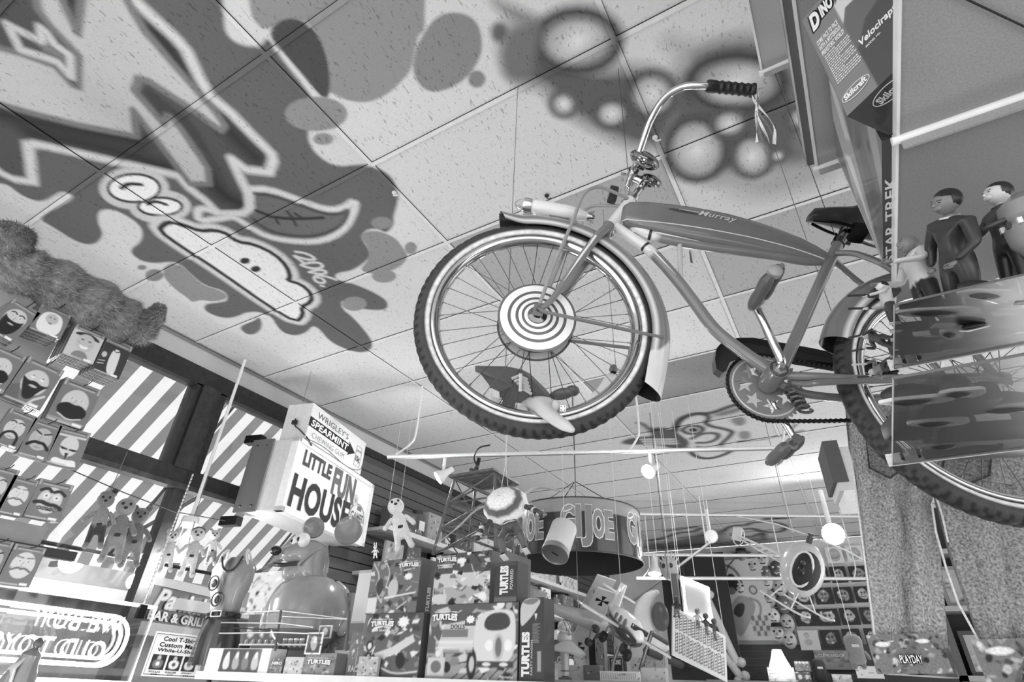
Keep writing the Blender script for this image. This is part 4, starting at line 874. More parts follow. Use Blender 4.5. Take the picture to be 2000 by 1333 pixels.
st2 = dict(arm_l=((.15, -.05, .65), (.10, -.20, .66)), arm_r=((-.17, -.02, .66), (-.12, -.18, .62)), leg_l=((.07, -.02, .26), (.08, 0, .04)), leg_r=((-.07, 0, .26), (-.08, .03, .04)))
f1 = onz(1893, 640, Zp(zA)+.010); T1 = figure('dark-uniformed action figure with short dark hair and pale collar, standing tallest on the acrylic shelf', f1, (1846, 378), .235, math.radians(215), 58, 66, 120, 40, st1); coll(T1, .235)
f2 = onz(1838, 650, Zp(zA)+.010); T2 = figure('bald action figure in a pale shirt and dark trousers, holding a small box', f2, (1772, 470), .205, math.radians(205), 200, 48, 125, 40, st2, bald=True); coll(T2, .205, 70)
MB().box((-.030, -.055, .100), (-.012, -.020, .108), 60, bev=.002).build('gadget', plast, T2)
f3 = onz(2000, 600, Zp(zA)+.010); T3 = figure('dark-haired action figure in a dark jacket leaning in from the right edge of the photo', f3, (1947, 368), .215, math.radians(200), 74, 44, 205, 48, dict(arm_l=((.15, -.05, .66), (.06, -.16, .62)), arm_r=((-.16, -.03, .68), (-.17, -.15, .66)), leg_l=st1['leg_l'], leg_r=st1['leg_r'])); MB().box((-.050, -.045, .105), (-.018, -.035, .150), 70, bev=.002).build('tricorder', plast, T3); coll(T3, .215, 110)
for i, (hp, fp, H, lab, tv, sv) in enumerate((((1722, 556), (1752, 640), .105, 'small pale action figure aiming toy guns, topmost of three at the left shelf end', 190, 205), ((1690, 655), (1752, 672), .085, 'small action figure in dark clothes sprawled leftwards, middle of three at the left shelf end', 70, 190), ((1702, 728), (1752, 712), .085, 'small action figure with a pale rifle, lowest of three at the left shelf end', 120, 200))):
    F = onz(*fp, Zp(zA)+.012); F.y = min(F.y, a1.y-.01); T = figure(lab, F, hp, H, math.radians(190), tv, 60, sv, 40, st2)
    m_ = MB(); m_.tube([(-.12*H, -.15*H, .62*H), (-.12*H, -.40*H, .66*H)], .018*H, 60, seg=6); m_.tube([(.10*H, -.18*H, .66*H), (.10*H, -.42*H, .70*H)], .018*H, 210 if i == 2 else 60, seg=6); m_.build('toy_gun', plast, T)
# toy drum-shaped robot part at the far right
t = thing('toy_robot', 'round ribbed toy robot at the right edge beside the dark-haired figure', 'toy', fr(ond(2016, 430, 1.25), 0, .3) @ Matrix.Scale(.8, 4)); m_ = MB(); m_.lathe([(0, -.075), (.034, -.07), (.048, -.045), (.05, -.01), (.044, .0), (.05, .01), (.046, .04), (.02, .06), (0, .062)], (0, 0, 0), (0, 0, 1), 140, 28); b = m_.build('body', plast, t)
m_ = MB()
for k in range(14): a = 2*PI*k/14; m_.box((.050*math.cos(a)-.004, .050*math.sin(a)-.004, -.012), (.050*math.cos(a)+.004, .050*math.sin(a)+.004, .0), 225 if k % 2 else 50)
m_.build('lights', plast, b, smoothf=False)
MB().tube([(0, 0, -.07), (0, 0, -.12)], .012, 60).build('stand', plast, t)
# things lying on the acrylic shelves, seen through them
def sole(px, z, L, ang, v, label, w=.028):
    p = onz(*px, Zp(z)+.0055); t = thing('toy_shoe', label, 'toy', fr(p, ang)); n = 24; out = []
    for i in range(n): a = 2*PI*i/n; x = L/2*math.cos(a); out.append((x, w/2*math.sin(a)*(1+.35*math.cos(a))*(1 if abs(math.cos(a)) > .3 else .85)))
    m_ = MB(); m_.add([(a, b, z_) for z_ in (0, .005) for a, b in out], [tuple(range(n)), tuple(range(n, 2*n))]+[(i, (i+1) % n, n+(i+1) % n, n+i) for i in range(n)], g(v)); m_.build('sole', plast, t)
    MB().ball((-.005, 0, .012), (L*.40, w*.42, .018), 50, 14, 8).build('upper', plast, t)
for i, (px, z, L, a, v, lb) in enumerate((((1832, 612), zA, .135, .45, 225, 'long pale sole on the upper acrylic shelf, nearest its left end'), ((1928, 578), zA, .10, .6, 190, 'pale sole on the upper acrylic shelf, below the tallest figure'), ((1858, 655), zA, .05, .9, 220, 'short pale sole on the upper acrylic shelf'),
    ((1790, 785), zB, .10, .3, 215, 'pale sole on the lower acrylic shelf, topmost'), ((1880, 770), zB, .06, .4, 225, 'small white sole on the lower acrylic shelf, right of the topmost one'), ((1832, 828), zB, .09, .35, 225, 'pale sole on the lower acrylic shelf, in the middle'), ((1850, 872), zB, .07, .25, 170, 'greyish sole on the lower acrylic shelf, nearest the lip'), ((1975, 800), zB, .12, .3, 160, 'grey sole on the lower acrylic shelf, at the right edge of the photo'))): sole(px, z, L, a, v, lb)
for i, (px, z, sz, v, lb) in enumerate((((1870, 800), zB, (.10, .06, .05), 60, 'dark folded toy vehicle on the lower acrylic shelf'), ((1940, 850), zB, (.16, .06, .06), 84, 'long grey toy vehicle on the lower acrylic shelf'), ((1960, 640), zA, (.12, .05, .04), 70, 'dark toy console on the upper acrylic shelf at right'), ((1800, 680), zA, (.09, .05, .05), 56, 'dark toy base near the left end of the upper acrylic shelf'), ((1900, 670), zA, (.12, .045, .05), 66, 'dark toy base between soles on the upper acrylic shelf'), ((1785, 850), zB, (.07, .06, .05), 60, 'dark small toy near the left lip of the lower acrylic shelf'), ((1920, 890), zB, (.18, .05, .05), 70, 'long dark toy lying along the lip of the lower acrylic shelf'))):
    p = onz(*px, Zp(z)+.0048); t = thing('toy_vehicle', lb, 'toy', fr(p, .3)); m_ = MB(); m_.box((-sz[0]/2, -sz[1]/2, 0), (sz[0]/2, sz[1]/2, sz[2]*.6), v, bev=.008); b_ = m_.build('hull', plast, t)
    MB().box((-sz[0]*.3, -sz[1]*.35, sz[2]*.6), (sz[0]*.2, sz[1]*.35, sz[2]), v*1.3, bev=.006).build('cabin', plast, t)
    MB().box((-sz[0]*.2, -sz[1]*.55, sz[2]*.2), (sz[0]*.1, -sz[1]*.5, sz[2]*.4), 220).build('decal', plast, b_)
a = onz(1775, -55, Zp(Z3)-.004); b = onz(2260, 175, Zp(Z3)-.004); cord('cable', [a, b], .0016, 36, 'thin dark cable running under the shelf panel in the upper right corner', 'cable')
# ------------------------------------------------------------------ jeans
JY = 1.95
def jp(x, y, Y=JY): return ony(x, y, Y)
def leg(rows, name, parent, M, thick=.055, v=150, seg=36, seed=0):
    """rows: (left px, right px, y px) top to bottom"""
    mb = MB(); vs = []; fs = []; cs = []; rn = random.Random(seed); Mi = M.inverted(); n = len(rows)
    for i, (xl, xr, y) in enumerate(rows):
        L = Mi @ jp(xl, y[0] if isinstance(y, tuple) else y); R = Mi @ jp(xr, y[1] if isinstance(y, tuple) else y); c = (L+R)/2; h = (R-L)/2; t = i/(n-1)
        for k in range(seg):
            a = 2*PI*k/seg; ca, sa = math.cos(a), math.sin(a)
            f = .010*math.sin(5*a+3*t+seed)+.030*math.exp(-((ca-(.15-.5*t))/.12)**2)*(1 if sa < 0 else 0)*(-1 if seed else 1)-.034*math.exp(-((ca-(.45-.55*t))/.16)**2)*(1 if sa < 0 else 0)
            p = c+h*ca+Vector((0, thick*sa*(1 if abs(sa) > .2 else 1)-f*(1 if sa < 0 else -1), 0)); vs.append(p); cs.append(g(v))
    for i in range(n-1):
        for k in range(seg): fs.append((i*seg+k, (i+1)*seg+k, (i+1)*seg+(k+1) % seg, i*seg+(k+1) % seg))
    fs.append(tuple(range((n-1)*seg, n*seg)))
    return mb.add(vs, fs, cs).build(name, denim, parent, sharp=80)
def dens(rows, m=6):
    out = []
    for i in range(len(rows)-1):
        for k in range(m):
            t = k/m; t2 = t
            a, b = rows[i], rows[i+1]; f = lambda p, q: p+(q-p)*t2
            ya = a[2] if isinstance(a[2], tuple) else (a[2], a[2]); yb = b[2] if isinstance(b[2], tuple) else (b[2], b[2]); out.append((f(a[0], b[0]), f(a[1], b[1]), (f(ya[0], yb[0]), f(ya[1], yb[1]))))
    return out+[rows[-1]]
JM = fr(jp(1800, 900)); JI = JM.inverted()
jeans = thing('jeans', 'stonewashed denim jeans with comic-print turned-up cuffs hanging at the right', 'jeans', JM)
L1 = leg(dens([(1655, 1850, (840, 870)), (1664, 1835, (900, 935)), (1672, 1818, (950, 985)), (1678, 1836, (1020, 1060)), (1687, 1842, (1100, 1140)), (1697, 1848, (1180, 1210)), (1706, 1852, (1262, 1268))]), 'trouser_leg', jeans, JM, v=158)
L2 = leg(dens([(1800, 2070, (850, 880)), (1810, 2050, (900, 930)), (1826, 2035, (985, 1000)), (1852, 2040, (1080, 1080)), (1880, 2044, (1160, 1160)), (1905, 2050, (1230, 1230)), (1928, 2056, (1285, 1290))]), 'trouser_leg', jeans, JM, v=150, seed=2)
def cuff(rows, name, seed):
    o = leg(dens(rows, 3), name, jeans, JM, thick=.066, v=110, seed=0); rr = random.Random(seed); me = o.data; o.data.materials[0] = cloth
    a = me.color_attributes['Col'].data; blobs = [(rr.uniform(.0, 1), rr.uniform(0, 1), rr.uniform(.03, .09), rr.choice((60, 200, 215, 150, 235, 90))) for _ in range(26)]
    xs = [q.co.x for q in me.vertices]; zs = [q.co.z for q in me.vertices]
    return o
def cuff_print(px, w, h, text_s, seed, lb):
    p = JI @ jp(*px, JY-.074); rr = random.Random(seed); t = MB(); t.m = Matrix.Translation(p) @ Matrix.Rotation(-.03, 4, 'Y')
    sh = [('e', rr.random(), rr.random(), rr.uniform(.01, .045), rr.uniform(.01, .035), rr.uniform(0, 3), rr.choice((50, 160, 190, 215, 80, 60))) for _ in range(70)]
    t.face(w, h, sh+[('e', .2, .75, .10, .035, 0, 235), ('e', .75, .8, .09, .03, 0, 235)], 122, 90, y=0)
    o = t.build('comic_print', cloth, jeans, smoothf=False)
    q = text(o, text_s, p.x+w*.36, p.z+h*.28, w*.30, h*.20, 240, y=p.y-.012, outline=(w*.01, 50))
cuff([(1700, 1855, (1258, 1262)), (1704, 1862, (1285, 1290)), (1712, 1874, (1316, 1326))], 'cuff', 1); cuff([(1922, 2062, (1280, 1286)), (1925, 2064, (1310, 1312)), (1930, 2070, (1345, 1350))], 'cuff', 2)
cuff_print((1714, 1318), (jp(1864, 1320)-jp(1712, 1318)).x*.95, .088, 'PLAYDAY', 3, ''); cuff_print((1932, 1345), .25, .10, 'POW', 8, '')
hipm = leg(dens([(1650, 2075, (780, 800)), (1653, 2072, (830, 850)), (1658, 2068, (880, 900)), (1672, 2050, (930, 960))]), 'seat_panel', jeans, JM, thick=.058, v=150)
def pocket(pts, Y):
    P = [JI @ jp(x, y, Y) for x, y in pts]; m_ = MB(); m_.add([p for p in P]+[p+Vector((0, .004, 0)) for p in P], [tuple(range(len(P)))]+[(i, (i+1) % len(P), len(P)+(i+1) % len(P), len(P)+i) for i in range(len(P))], g(118)); o = m_.build('back_pocket', denim, jeans)
    MB().tube([p+Vector((0, -.003, 0)) for p in P], .0028, 70, seg=6, closed=True).build('seam', denim, o)
pocket([(1690, 850), (1760, 865), (1752, 925), (1738, 935), (1698, 915)], JY-.075); pocket([(1850, 870), (1938, 880), (1932, 930), (1882, 950), (1838, 925)], JY-.075)
for rows, v in (([(1664, 900), (1672, 960), (1681, 1030), (1690, 1100), (1701, 1180), (1711, 1258)], 226), ([(1820, 985), (1828, 1040), (1848, 1110), (1872, 1180), (1905, 1240), (1926, 1282)], 226), ([(1830, 975), (1841, 1010), (1852, 1060)], 226)):
    MB().tube([JI @ jp(x, y, JY-.030) for x, y in rows], .0028, v, seg=6).build('side_seam', cloth, jeans)
c_ = [jp(1690, 800), Vector((jp(1690, 800).x, JY, CEIL))]; cord('hanging_wire', c_, .0015, 120, 'thin wire holding up the jeans at their left hip', 'wire'); c_ = [jp(1985, 790), Vector((jp(1985, 790).x, JY, CEIL))]; cord('hanging_wire', c_, .0015, 120, 'thin wire holding up the jeans at their right hip', 'wire')
# ------------------------------------------------------------------ rack of disguise packets at the left
def pface(tl, tr, bl, X=None, Y=None):
    f = (lambda p: onx(*p, X)) if X is not None else (lambda p: ony(*p, Y))
    A, B, D = f(tl), f(tr), f(bl); u = B-A; v = A-D; n = u.cross(v)
    y = -n.normalized() if n.dot(EYE-A) > 0 else n.normalized()
    M = frv(D, u, y); return M, u.length, v.length
RX = -2.3
def kinds(k, rr):
    hd = [('r', 0, .84, 1, 1, 128), ('l', [(.12, .93), (.88, .93)], .03, 70), ('l', [(.16, .885), (.84, .885)], .02, 200)]
    dots = [('e', x, z, .013, .013, 0, 235) for x in (.05, .95) for z in (.965, .93, .895, .86)]
    face = [('e', .5, .50, .34, .42, 0, 198), ('e', .37, .60, .05, .03, 0, 235), ('e', .63, .60, .05, .03, 0, 235), ('e', .37, .60, .022, .022, 0, 50), ('e', .63, .60, .022, .022, 0, 50), ('l', [(.5, .58), (.46, .46), (.53, .45)], .02, 140)]
    br = [('l', smooth([(.26, .67), (.36, .71), (.45, .67)], False), .05, 46), ('l', smooth([(.55, .67), (.64, .71), (.74, .67)], False), .05, 46)]
    if k == 'beard': f = [('e', .5, .55, .36, .42, 0, 196)]+face[1:]+[('p', smooth([(.15, .6), (.25, .5), (.5, .46), (.75, .5), (.85, .6), (.80, .2), (.5, .02), (.2, .2)]), 36), ('e', .5, .38, .10, .03, 0, 190)]+br
    elif k == 'old': f = [('p', smooth([(.1, .1), (.15, .7), (.5, .83), (.85, .7), (.9, .1), (.5, .0)]), 226), ('e', .5, .56, .2, .2, 0, 186), ('e', .43, .60, .03, .02, 0, 80), ('e', .57, .60, .03, .02, 0, 80), ('e', .5, .40, .06, .03, 0, 110)]
    elif k == 'grin': f = [('r', 0, 0, 1, .84, 196), ('p', smooth([(.1, .75), (.5, .86), (.9, .75), (.9, .66), (.5, .74), (.1, .66)]), 50), ('e', .5, .52, .30, .34, 0, 186), ('e', .38, .60, .05, .025, 0, 60), ('e', .62, .60, .05, .025, 0, 60), ('p', smooth([(.34, .44), (.5, .40), (.66, .44), (.6, .33), (.4, .33)]), 236), ('p', smooth([(.2, .0), (.3, .22), (.5, .26), (.7, .22), (.8, .0)]), 130), ('l', [(.28, .52), (.36, .46)], .015, 120), ('l', [(.72, .52), (.64, .46)], .015, 120)]
    elif k == 'longbeard': f = [('r', 0, 0, 1, .84, 60), ('p', smooth([(.38, .75), (.35, .4), (.45, .05), (.75, .0), (.72, .4), (.66, .75)]), 216), ('l', [(.4, .72), (.5, .66), (.64, .72)], .05, 40), ('e', .45, .66, .05, .03, 0, 210), ('e', .6, .66, .05, .03, 0, 210), ('e', .15, .5, .09, .12, 0, 190), ('l', [(.05, .3), (.25, .34)], .03, 200), ('l', [(.05, .22), (.25, .26)], .03, 200)]
    elif k == 'pirate': f = face[:1]+face[1:3]+[('e', .38, .64, .02, .02, 0, 60), ('e', .64, .64, .02, .02, 0, 60), ('p', smooth([(.12, .60), (.32, .50), (.5, .55), (.7, .48), (.92, .55), (.72, .38), (.62, .14), (.42, .10), (.28, .30)]), 40), ('e', .5, .42, .10, .035, 0, 196), ('p', [(.0, .0), (.0, .3), (.2, .38), (.35, .08), (.4, 0)], 100), ('l', [(.6, .0), (.7, .16), (.9, .3)], .07, 200)]
    elif k == 'bigtash': f = face+[('p', smooth([(.1, .30), (.14, .42), (.34, .50), (.5, .46), (.66, .50), (.86, .42), (.9, .30), (.78, .16), (.5, .12), (.22, .16)]), 34), ('l', smooth([(.2, .20), (.5, .10), (.8, .2)], False), .03, 226), ('r', 0, 0, 1, .1, 150)]
    elif k == 'horseshoe': f = face+br+[('l', smooth([(.22, .10), (.24, .34), (.5, .44), (.76, .34), (.78, .10)], False), .10, 40), ('e', .5, .28, .12, .03, 0, 150)]
    elif k == 'thick': f = [('e', .5, .50, .38, .46, 0, 176)]+face[1:]+[('l', [(.24, .70), (.44, .64)], .06, 36), ('l', [(.56, .64), (.78, .70)], .06, 36), ('l', smooth([(.14, .30), (.34, .42), (.5, .40), (.66, .42), (.88, .28)], False), .12, 34), ('e', .5, .28, .13, .04, 0, 150)]
    elif k == 'dandy': f = [('r', 0, 0, 1, .84, 120), ('l', [(.1, .78), (.9, .80)], .07, 210), ('e', .5, .52, .28, .36, 0, 206), ('p', [(.18, .50), (.46, .46), (.5, .42), (.3, .42)], 30), ('p', [(.82, .46), (.54, .46), (.5, .42), (.7, .40)], 30), ('p', [(.44, .34), (.56, .34), (.50, .16)], 30), ('p', smooth([(.1, .0), (.15, .2), (.5, .14), (.85, .2), (.9, 0)]), 235)]
    elif k == 'comic': f = face+[('l', smooth([(.16, .72), (.34, .80), (.46, .72)], False), .10, 36), ('l', smooth([(.54, .72), (.68, .78), (.86, .68)], False), .10, 36), ('l', smooth([(.12, .40), (.30, .44), (.5, .38), (.7, .40), (.88, .32)], False), .12, 34), ('e', .36, .60, .10, .09, 0, 226), ('e', .66, .58, .10, .09, 0, 226), ('e', .36, .60, .03, .03, 0, 60), ('e', .66, .58, .03, .03, 0, 60)]
    else: f = [('e', .5, .50, .36, .44, 0, 210)]+face[1:]+[('l', smooth([(.2, .36), (.4, .44), (.5, .40), (.6, .44), (.8, .36)], False), .07, 110), ('l', smooth([(.2, .36), (.16, .40), (.2, .43)], False), .03, 110), ('l', [(.24, .70), (.44, .68)], .04, 100), ('l', [(.56, .68), (.76, .70)], .04, 100)]
    return f+hd+dots+[('r', .05, .015, .62, .045, 190), ('r', .66, .02, .9, .08, 238)]
cards = [  # TL, TR, BL, kind, stack, label
 ((6,570),(57,602),(-30,640),'beard',8,'packet showing a stern face with a black chin beard, top row at the left edge'),
 ((82,589),(140,614),(56,641),'old',9,'packet showing a white-bearded old man, top row of the rack'),
 ((137,626),(195,651),(121,690),'grin',8,'packet showing a grinning round face, top row of the rack'),
 ((207,655),(256,677),(180,722),'longbeard',9,'packet with a long pale beard on black, last in the top row beside the window'),
 ((-22,665),(39,692),(-60,745),'bigtash',4,'packet cut by the left photo edge, second row of the rack'),
 ((53,692),(121,723),(4,774),'pirate',4,'packet showing a black pirate beard and moustache, second row of the rack'),
 ((125,735),(195,762),(88,817),'bigtash',4,'packet showing one huge drooping black moustache, right end of the second row'),
 ((5,790),(57,811),(-22,862),'horseshoe',3,'packet showing a horseshoe moustache, left in the third row'),
 ((60,814),(113,831),(33,886),'thick',3,'packet with thick black eyebrows and moustache, middle of the third row'),
 ((117,831),(177,847),(88,903),'dandy',3,'packet with a pointed dandy moustache and goatee, right end of the third row'),
 ((-32,895),(24,910),(-60,985),'horseshoe',2,'packet cut by the left photo edge, fourth row of the rack'),
 ((22,918),(71,931),(-10,1000),'fine',3,'packet with a small grey moustache catching the light, fourth row'),
 ((78,934),(144,949),(45,1009),'comic',3,'packet lettered comic with bushy brows over round glasses, right end of the fourth row'),
 ((12,1060),(74,1071),(-8,1140),'fine',3,'packet with a curled grey moustache, lowest visible row beside the neon sign'),
 ((-50,1050),(6,1059),(-66,1130),'thick',2,'packet just inside the left photo edge, lowest visible row')]
SHORT = ['stern black-chin-bearded', 'white-bearded old man', 'grinning round face', 'long pale beard', 'left-edge second row', 'black pirate beard', 'huge drooping moustache', 'horseshoe moustache third row', 'thick eyebrows third row', 'pointed dandy goatee', 'left-edge fourth row', 'small grey moustache fourth row', 'comic bushy brow', 'curled grey moustache lowest row', 'left-edge lowest row']
for ci, (tl, tr, bl, k, n, lab) in enumerate(cards):
    M, w, h = pface(tl, tr, bl, X=RX+.02*(n > 5)); h = min(h, w*1.65)
    t = thing('disguise_packet', lab, 'packet', M, 'fake moustache and beard packets on the rack'); b = MB(); b.box((0, .0, 0), (w, .006, h), 105); b.build('card', shrink, t, smoothf=False)
    m_ = MB(); m_.face(w, h, kinds(k, None), 118 if k not in ('old', 'pirate') else 120, 46, y=-.0008); f_ = m_.build('printed_front', shrink, t, smoothf=False)
    if k == 'comic': text(t, 'COMIC', w*.22, h*.24, w*.56, h*.08, 120, y=-.002, bold=.05, outline=(.0012, 225))
    for j in range(1, n):
        c = thing('disguise_packet', 'spare packet on a hook', 'packet', M @ Matrix.Translation((0, .013*j, 0)), 'spares hooked behind packet %s' % ('abcdefghijklmno'[ci])); 
        c['label'] = 'spare packet on the same hook behind the ' + SHORT[ci]+' packet'
        q = MB(); q.box((0, 0, 0), (w, .006, h), 110 if j % 2 else 150); q.box((w*.6, -.001, .002), (w*.9, .0, h*.05), 230); q.build('card', shrink, c, smoothf=False)
    hk = MB(); hk.tube([(w/2, .14, h*.95), (w/2, -.04, h*.95), (w/2, -.055, h*1.0)], .0016, 60, seg=6); hk.m = Matrix(); o = hk.build('peg_hook', steel, None, mw=M.copy()); tag(o, 'thin dark wire hook on the rack', 'hook')
    o['label'] = 'thin dark wire hook holding the '+SHORT[ci]+' packet'
bd = MB(); bd.box((-2.56, -1.0, 1.0), (-2.50, .66, 2.80), 178); struct(bd.build('trim_8', concrete, smoothf=False), 'pale board behind the packets')
pr = [MB().box((-2.50, -1.0, z), (-2.46, .70, z+.02), 70).build('rail', steel, None, smoothf=False) for z in ()]
M, w, h = pface((0, 1013), (85, 1030), (-10, 1052), X=-2.42); t = thing('rack_rail', 'grey flat board between the fourth and the lowest row of packets', 'board', M); MB().box((-.5, 0, 0), (w, .04, h), 150).build('board', matte, t, smoothf=False); MB().box((-.5, -.01, -.03), (w+.12, .02, 0), 60).build('dark_edge', matte, t, smoothf=False)
# the furry boa lying along the top of the rack
pp = [(30,448,30),(22,470,34),(18,500,40),(45,528,48),(95,548,50),(150,575,52),(200,603,54),(240,628,50),(268,640,38),(290,632,26),(306,612,17),(313,600,9)]
C_ = [(onx(x, y, -2.28), pxm(2.55, r*.74)) for x, y, r in pp]
t = thing('fur_boa', 'long shaggy grey fur creature draped along the top of the packet rack', 'soft toy', fr(C_[4][0])); Mi = t.matrix_world.inverted()
ct = curve([c for c, r in C_], 5); rad = []
for i in range(len(C_)-1):
    for k in range(5): rad.append(C_[i][1]+(C_[i+1][1]-C_[i][1])*k/5)
rad.append(C_[-1][1]); rad = [r*(1+.10*math.sin(i*.95)) for i, r in enumerate(rad)]
mb = MB(); mb.m = Mi; mb.tube(ct, rad, 112, seg=18); mb.build('body', fur, t, sharp=180)
mb = MB(); mb.m = Mi; rr = random.Random(4); vs = []; fs = []; cs = []
for i in range(26000):
    u = rr.random()*(len(ct)-1.001); k = int(u); f = u-k; c = ct[k].lerp(ct[k+1], f); r = rad[k]*(1-f)+rad[k+1]*f; d = (ct[k+1]-ct[k]).normalized()
    a = Vector((rr.gauss(0, 1), rr.gauss(0, 1), rr.gauss(0, 1))); a = (a-d*a.dot(d)).normalized(); p = c+a*r*.96
    sw = d*rr.uniform(.2, 1.0)+Vector((rr.gauss(0, .5), rr.gauss(0, .5), rr.gauss(0, .5))); tip = p+(a*.55+sw.normalized()*.8).normalized()*rr.uniform(.012, .030)*(1 if k < len(ct)-12 else .6); s_ = d.cross(a)*rr.uniform(.0008, .0018)
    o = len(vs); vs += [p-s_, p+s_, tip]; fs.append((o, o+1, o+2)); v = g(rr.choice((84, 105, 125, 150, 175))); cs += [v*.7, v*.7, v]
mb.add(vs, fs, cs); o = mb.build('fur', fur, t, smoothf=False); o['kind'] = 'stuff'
# ------------------------------------------------------------------ window neon, poster, pendant
M, w, h = pface((40, 1160), (268, 1192), (16, 1300), X=-3.45)
t = thing('neon_sign', 'glowing neon We Buy Old Toys sign seen from behind in the window', 'neon sign', M)
def rrect(x0, z0, x1, z1, r, y, n=6):
    P = []
    for cx, cz, a0 in ((x1-r, z1-r, 0), (x0+r, z1-r, 90), (x0+r, z0+r, 180), (x1-r, z0+r, 270)):
        for k in range(n+1): a = math.radians(a0+90*k/n); P.append((cx+r*math.cos(a), y, cz+r*math.sin(a)))
    return P
MB().box((-.1, 0, -.05), (w+.01, .006, h+.01), 255).build('panel', clearp, t, smoothf=False)
MB().tube([(-.1, -.005, h+.01), (w+.01, -.005, h+.01), (w+.01, -.005, -.05), (-.1, -.005, -.05)], .010, 250, seg=8).build('tube_frame', emit('soft_tube', 1.6), t)
MB().tube(rrect(-.3, .02, w-.10, h-.06, .10, -.03), .010, 255, seg=8, closed=True).build('border_tube', neon_m, t)
MB().tube(rrect(-.3, .05, w-.13, h-.09, .08, -.03), .007, 255, seg=8, closed=True).build('border_tube', neon_m, t)
for s_, x, z, tw, th in (('WE BUY', .02, h*.55, w*.70, h*.26), ('OLD TOYS', -.12, h*.16, w*.88, h*.26)):
    text(t, s_, x, z, tw, th, 255, y=-.034, material=neon_m, bold=-.015, mirror=True, name='neon_lettering'); text(t, s_, x+.006, z-.006, tw, th, 200, y=-.012, material=mat('painted_glass', .3, fixed=.55), bold=.0, mirror=True, name='tube_shadow_lettering')
MB().box((w-.09, -.03, h*.82), (w-.05, -.005, h*1.05), 60).build('bracket', steel, t, smoothf=False)
MB().box((-.2, -.05, -.12), (.2, .0, -.06), 60).build('transformer', matte, t, smoothf=False)
a = M @ Vector((w-.07, -.01, h*1.05)); b = Vector((a.x, a.y+.02, 2.62)); m_ = MB()
n = 34
for i in range(n): p = a.lerp(b, (i+.5)/n); m_.ball(p, (.006, .006, .011), 210, 6, 4)
tag(m_.build('chain', steel), 'pale bead chain holding the neon sign from the window bar', 'chain')
M, w, h = pface((300, 1233), (404, 1245), (275, 1321), X=-3.62)
t = thing('paper_poster', 'white paper poster for cool t-shirts custom made while you shop', 'poster', M); MB().box((0, 0, 0), (w, .003, h), 236).build('sheet', plain, t, smoothf=False)
m_ = MB(); m_.tube([(.01, -.001, .01), (w-.01, -.001, .01), (w-.01, -.001, h-.01), (.01, -.001, h-.01)], .0018, 40, seg=4, closed=True); m_.build('border', plain, t)
text(t, 'Cool T-Shirts', w*.17, h*.80, w*.66, h*.105, 30, bold=.03); text(t, 'Custom Made', w*.13, h*.665, w*.74, h*.105, 30, bold=.03); text(t, 'While-U-Shop!', w*.12, h*.53, w*.76, h*.105, 30, bold=.03)
for k, (nm_, pr_) in enumerate((('REGULAR', '$18'), ('RINGER', '$20'), ('JERSEY', '$22'))):
    q = MB(); q.face(w*.25, h*.34, [('e', .5, .78, .13, .16, 0, 190), ('p', smooth([(.2, .1), (.12, .55), (.35, .68), (.65, .68), (.88, .55), (.8, .1)]), (120, 230, 215)[k]), ('e', .5, .4, .13, .12, 0, (235, 90, 150)[k])], 52, 20, y=-.001, x0=w*(.08+.285*k), z0=h*.15); q.build('photo', plain, t, smoothf=False)
    text(t, nm_, w*(.10+.285*k), h*.085, w*.2, h*.04, 40, bold=.02); text(t, pr_, w*(.15+.285*k), h*.03, w*.1, h*.04, 40, bold=.02)
top_ = onz(463, 716); top_.x = XW+.10; top_ = onx(463, 716, XW+.06); r = ray(358, 1052); r2 = r*(math.hypot(top_.x, top_.y)/math.hypot(r.x, r.y)); zl = EYE.z+r2.z
t = thing('pendant_lamp', 'lit pendant lamp hanging on a long white rod before the window', 'lamp', fr((top_.x+.08, top_.y, zl)))
MB().tube([(0, 0, CEIL-zl-.01), (0, 0, .12)], .011, 236).build('rod', matte, t); MB().lathe([(0, .13), (.05, .12), (.055, .08), (.03, .05)], (0, 0, 0), (0, 0, 1), 225, 20).build('socket', matte, t)
m_ = MB()
for k in range(4): a = PI/2*k; m_.tube([(.05*math.cos(a), .05*math.sin(a), .09), (.065*math.cos(a), .065*math.sin(a), -.03), (.075*math.cos(a), .075*math.sin(a), -.12)], .006, 215, seg=6)
m_.build('cage', steel, t); MB().lathe([(.0, -.08), (.055, -.09), (.085, -.13), (.06, -.15), (0, -.155)], (0, 0, 0), (0, 0, 1), 255, 24).build('bulb', bulb_m, t)
lampspots = [(top_.x+.15, top_.y, zl-.25, 8)]
cord('string_line', [onx(138, 918, -3.5), onx(240, 962, -3.5), onx(340, 1000, -3.5), onx(440, 1018, -3.5)], .003, 70, 'thin dark line strung across the window above the plush dolls', 'string')
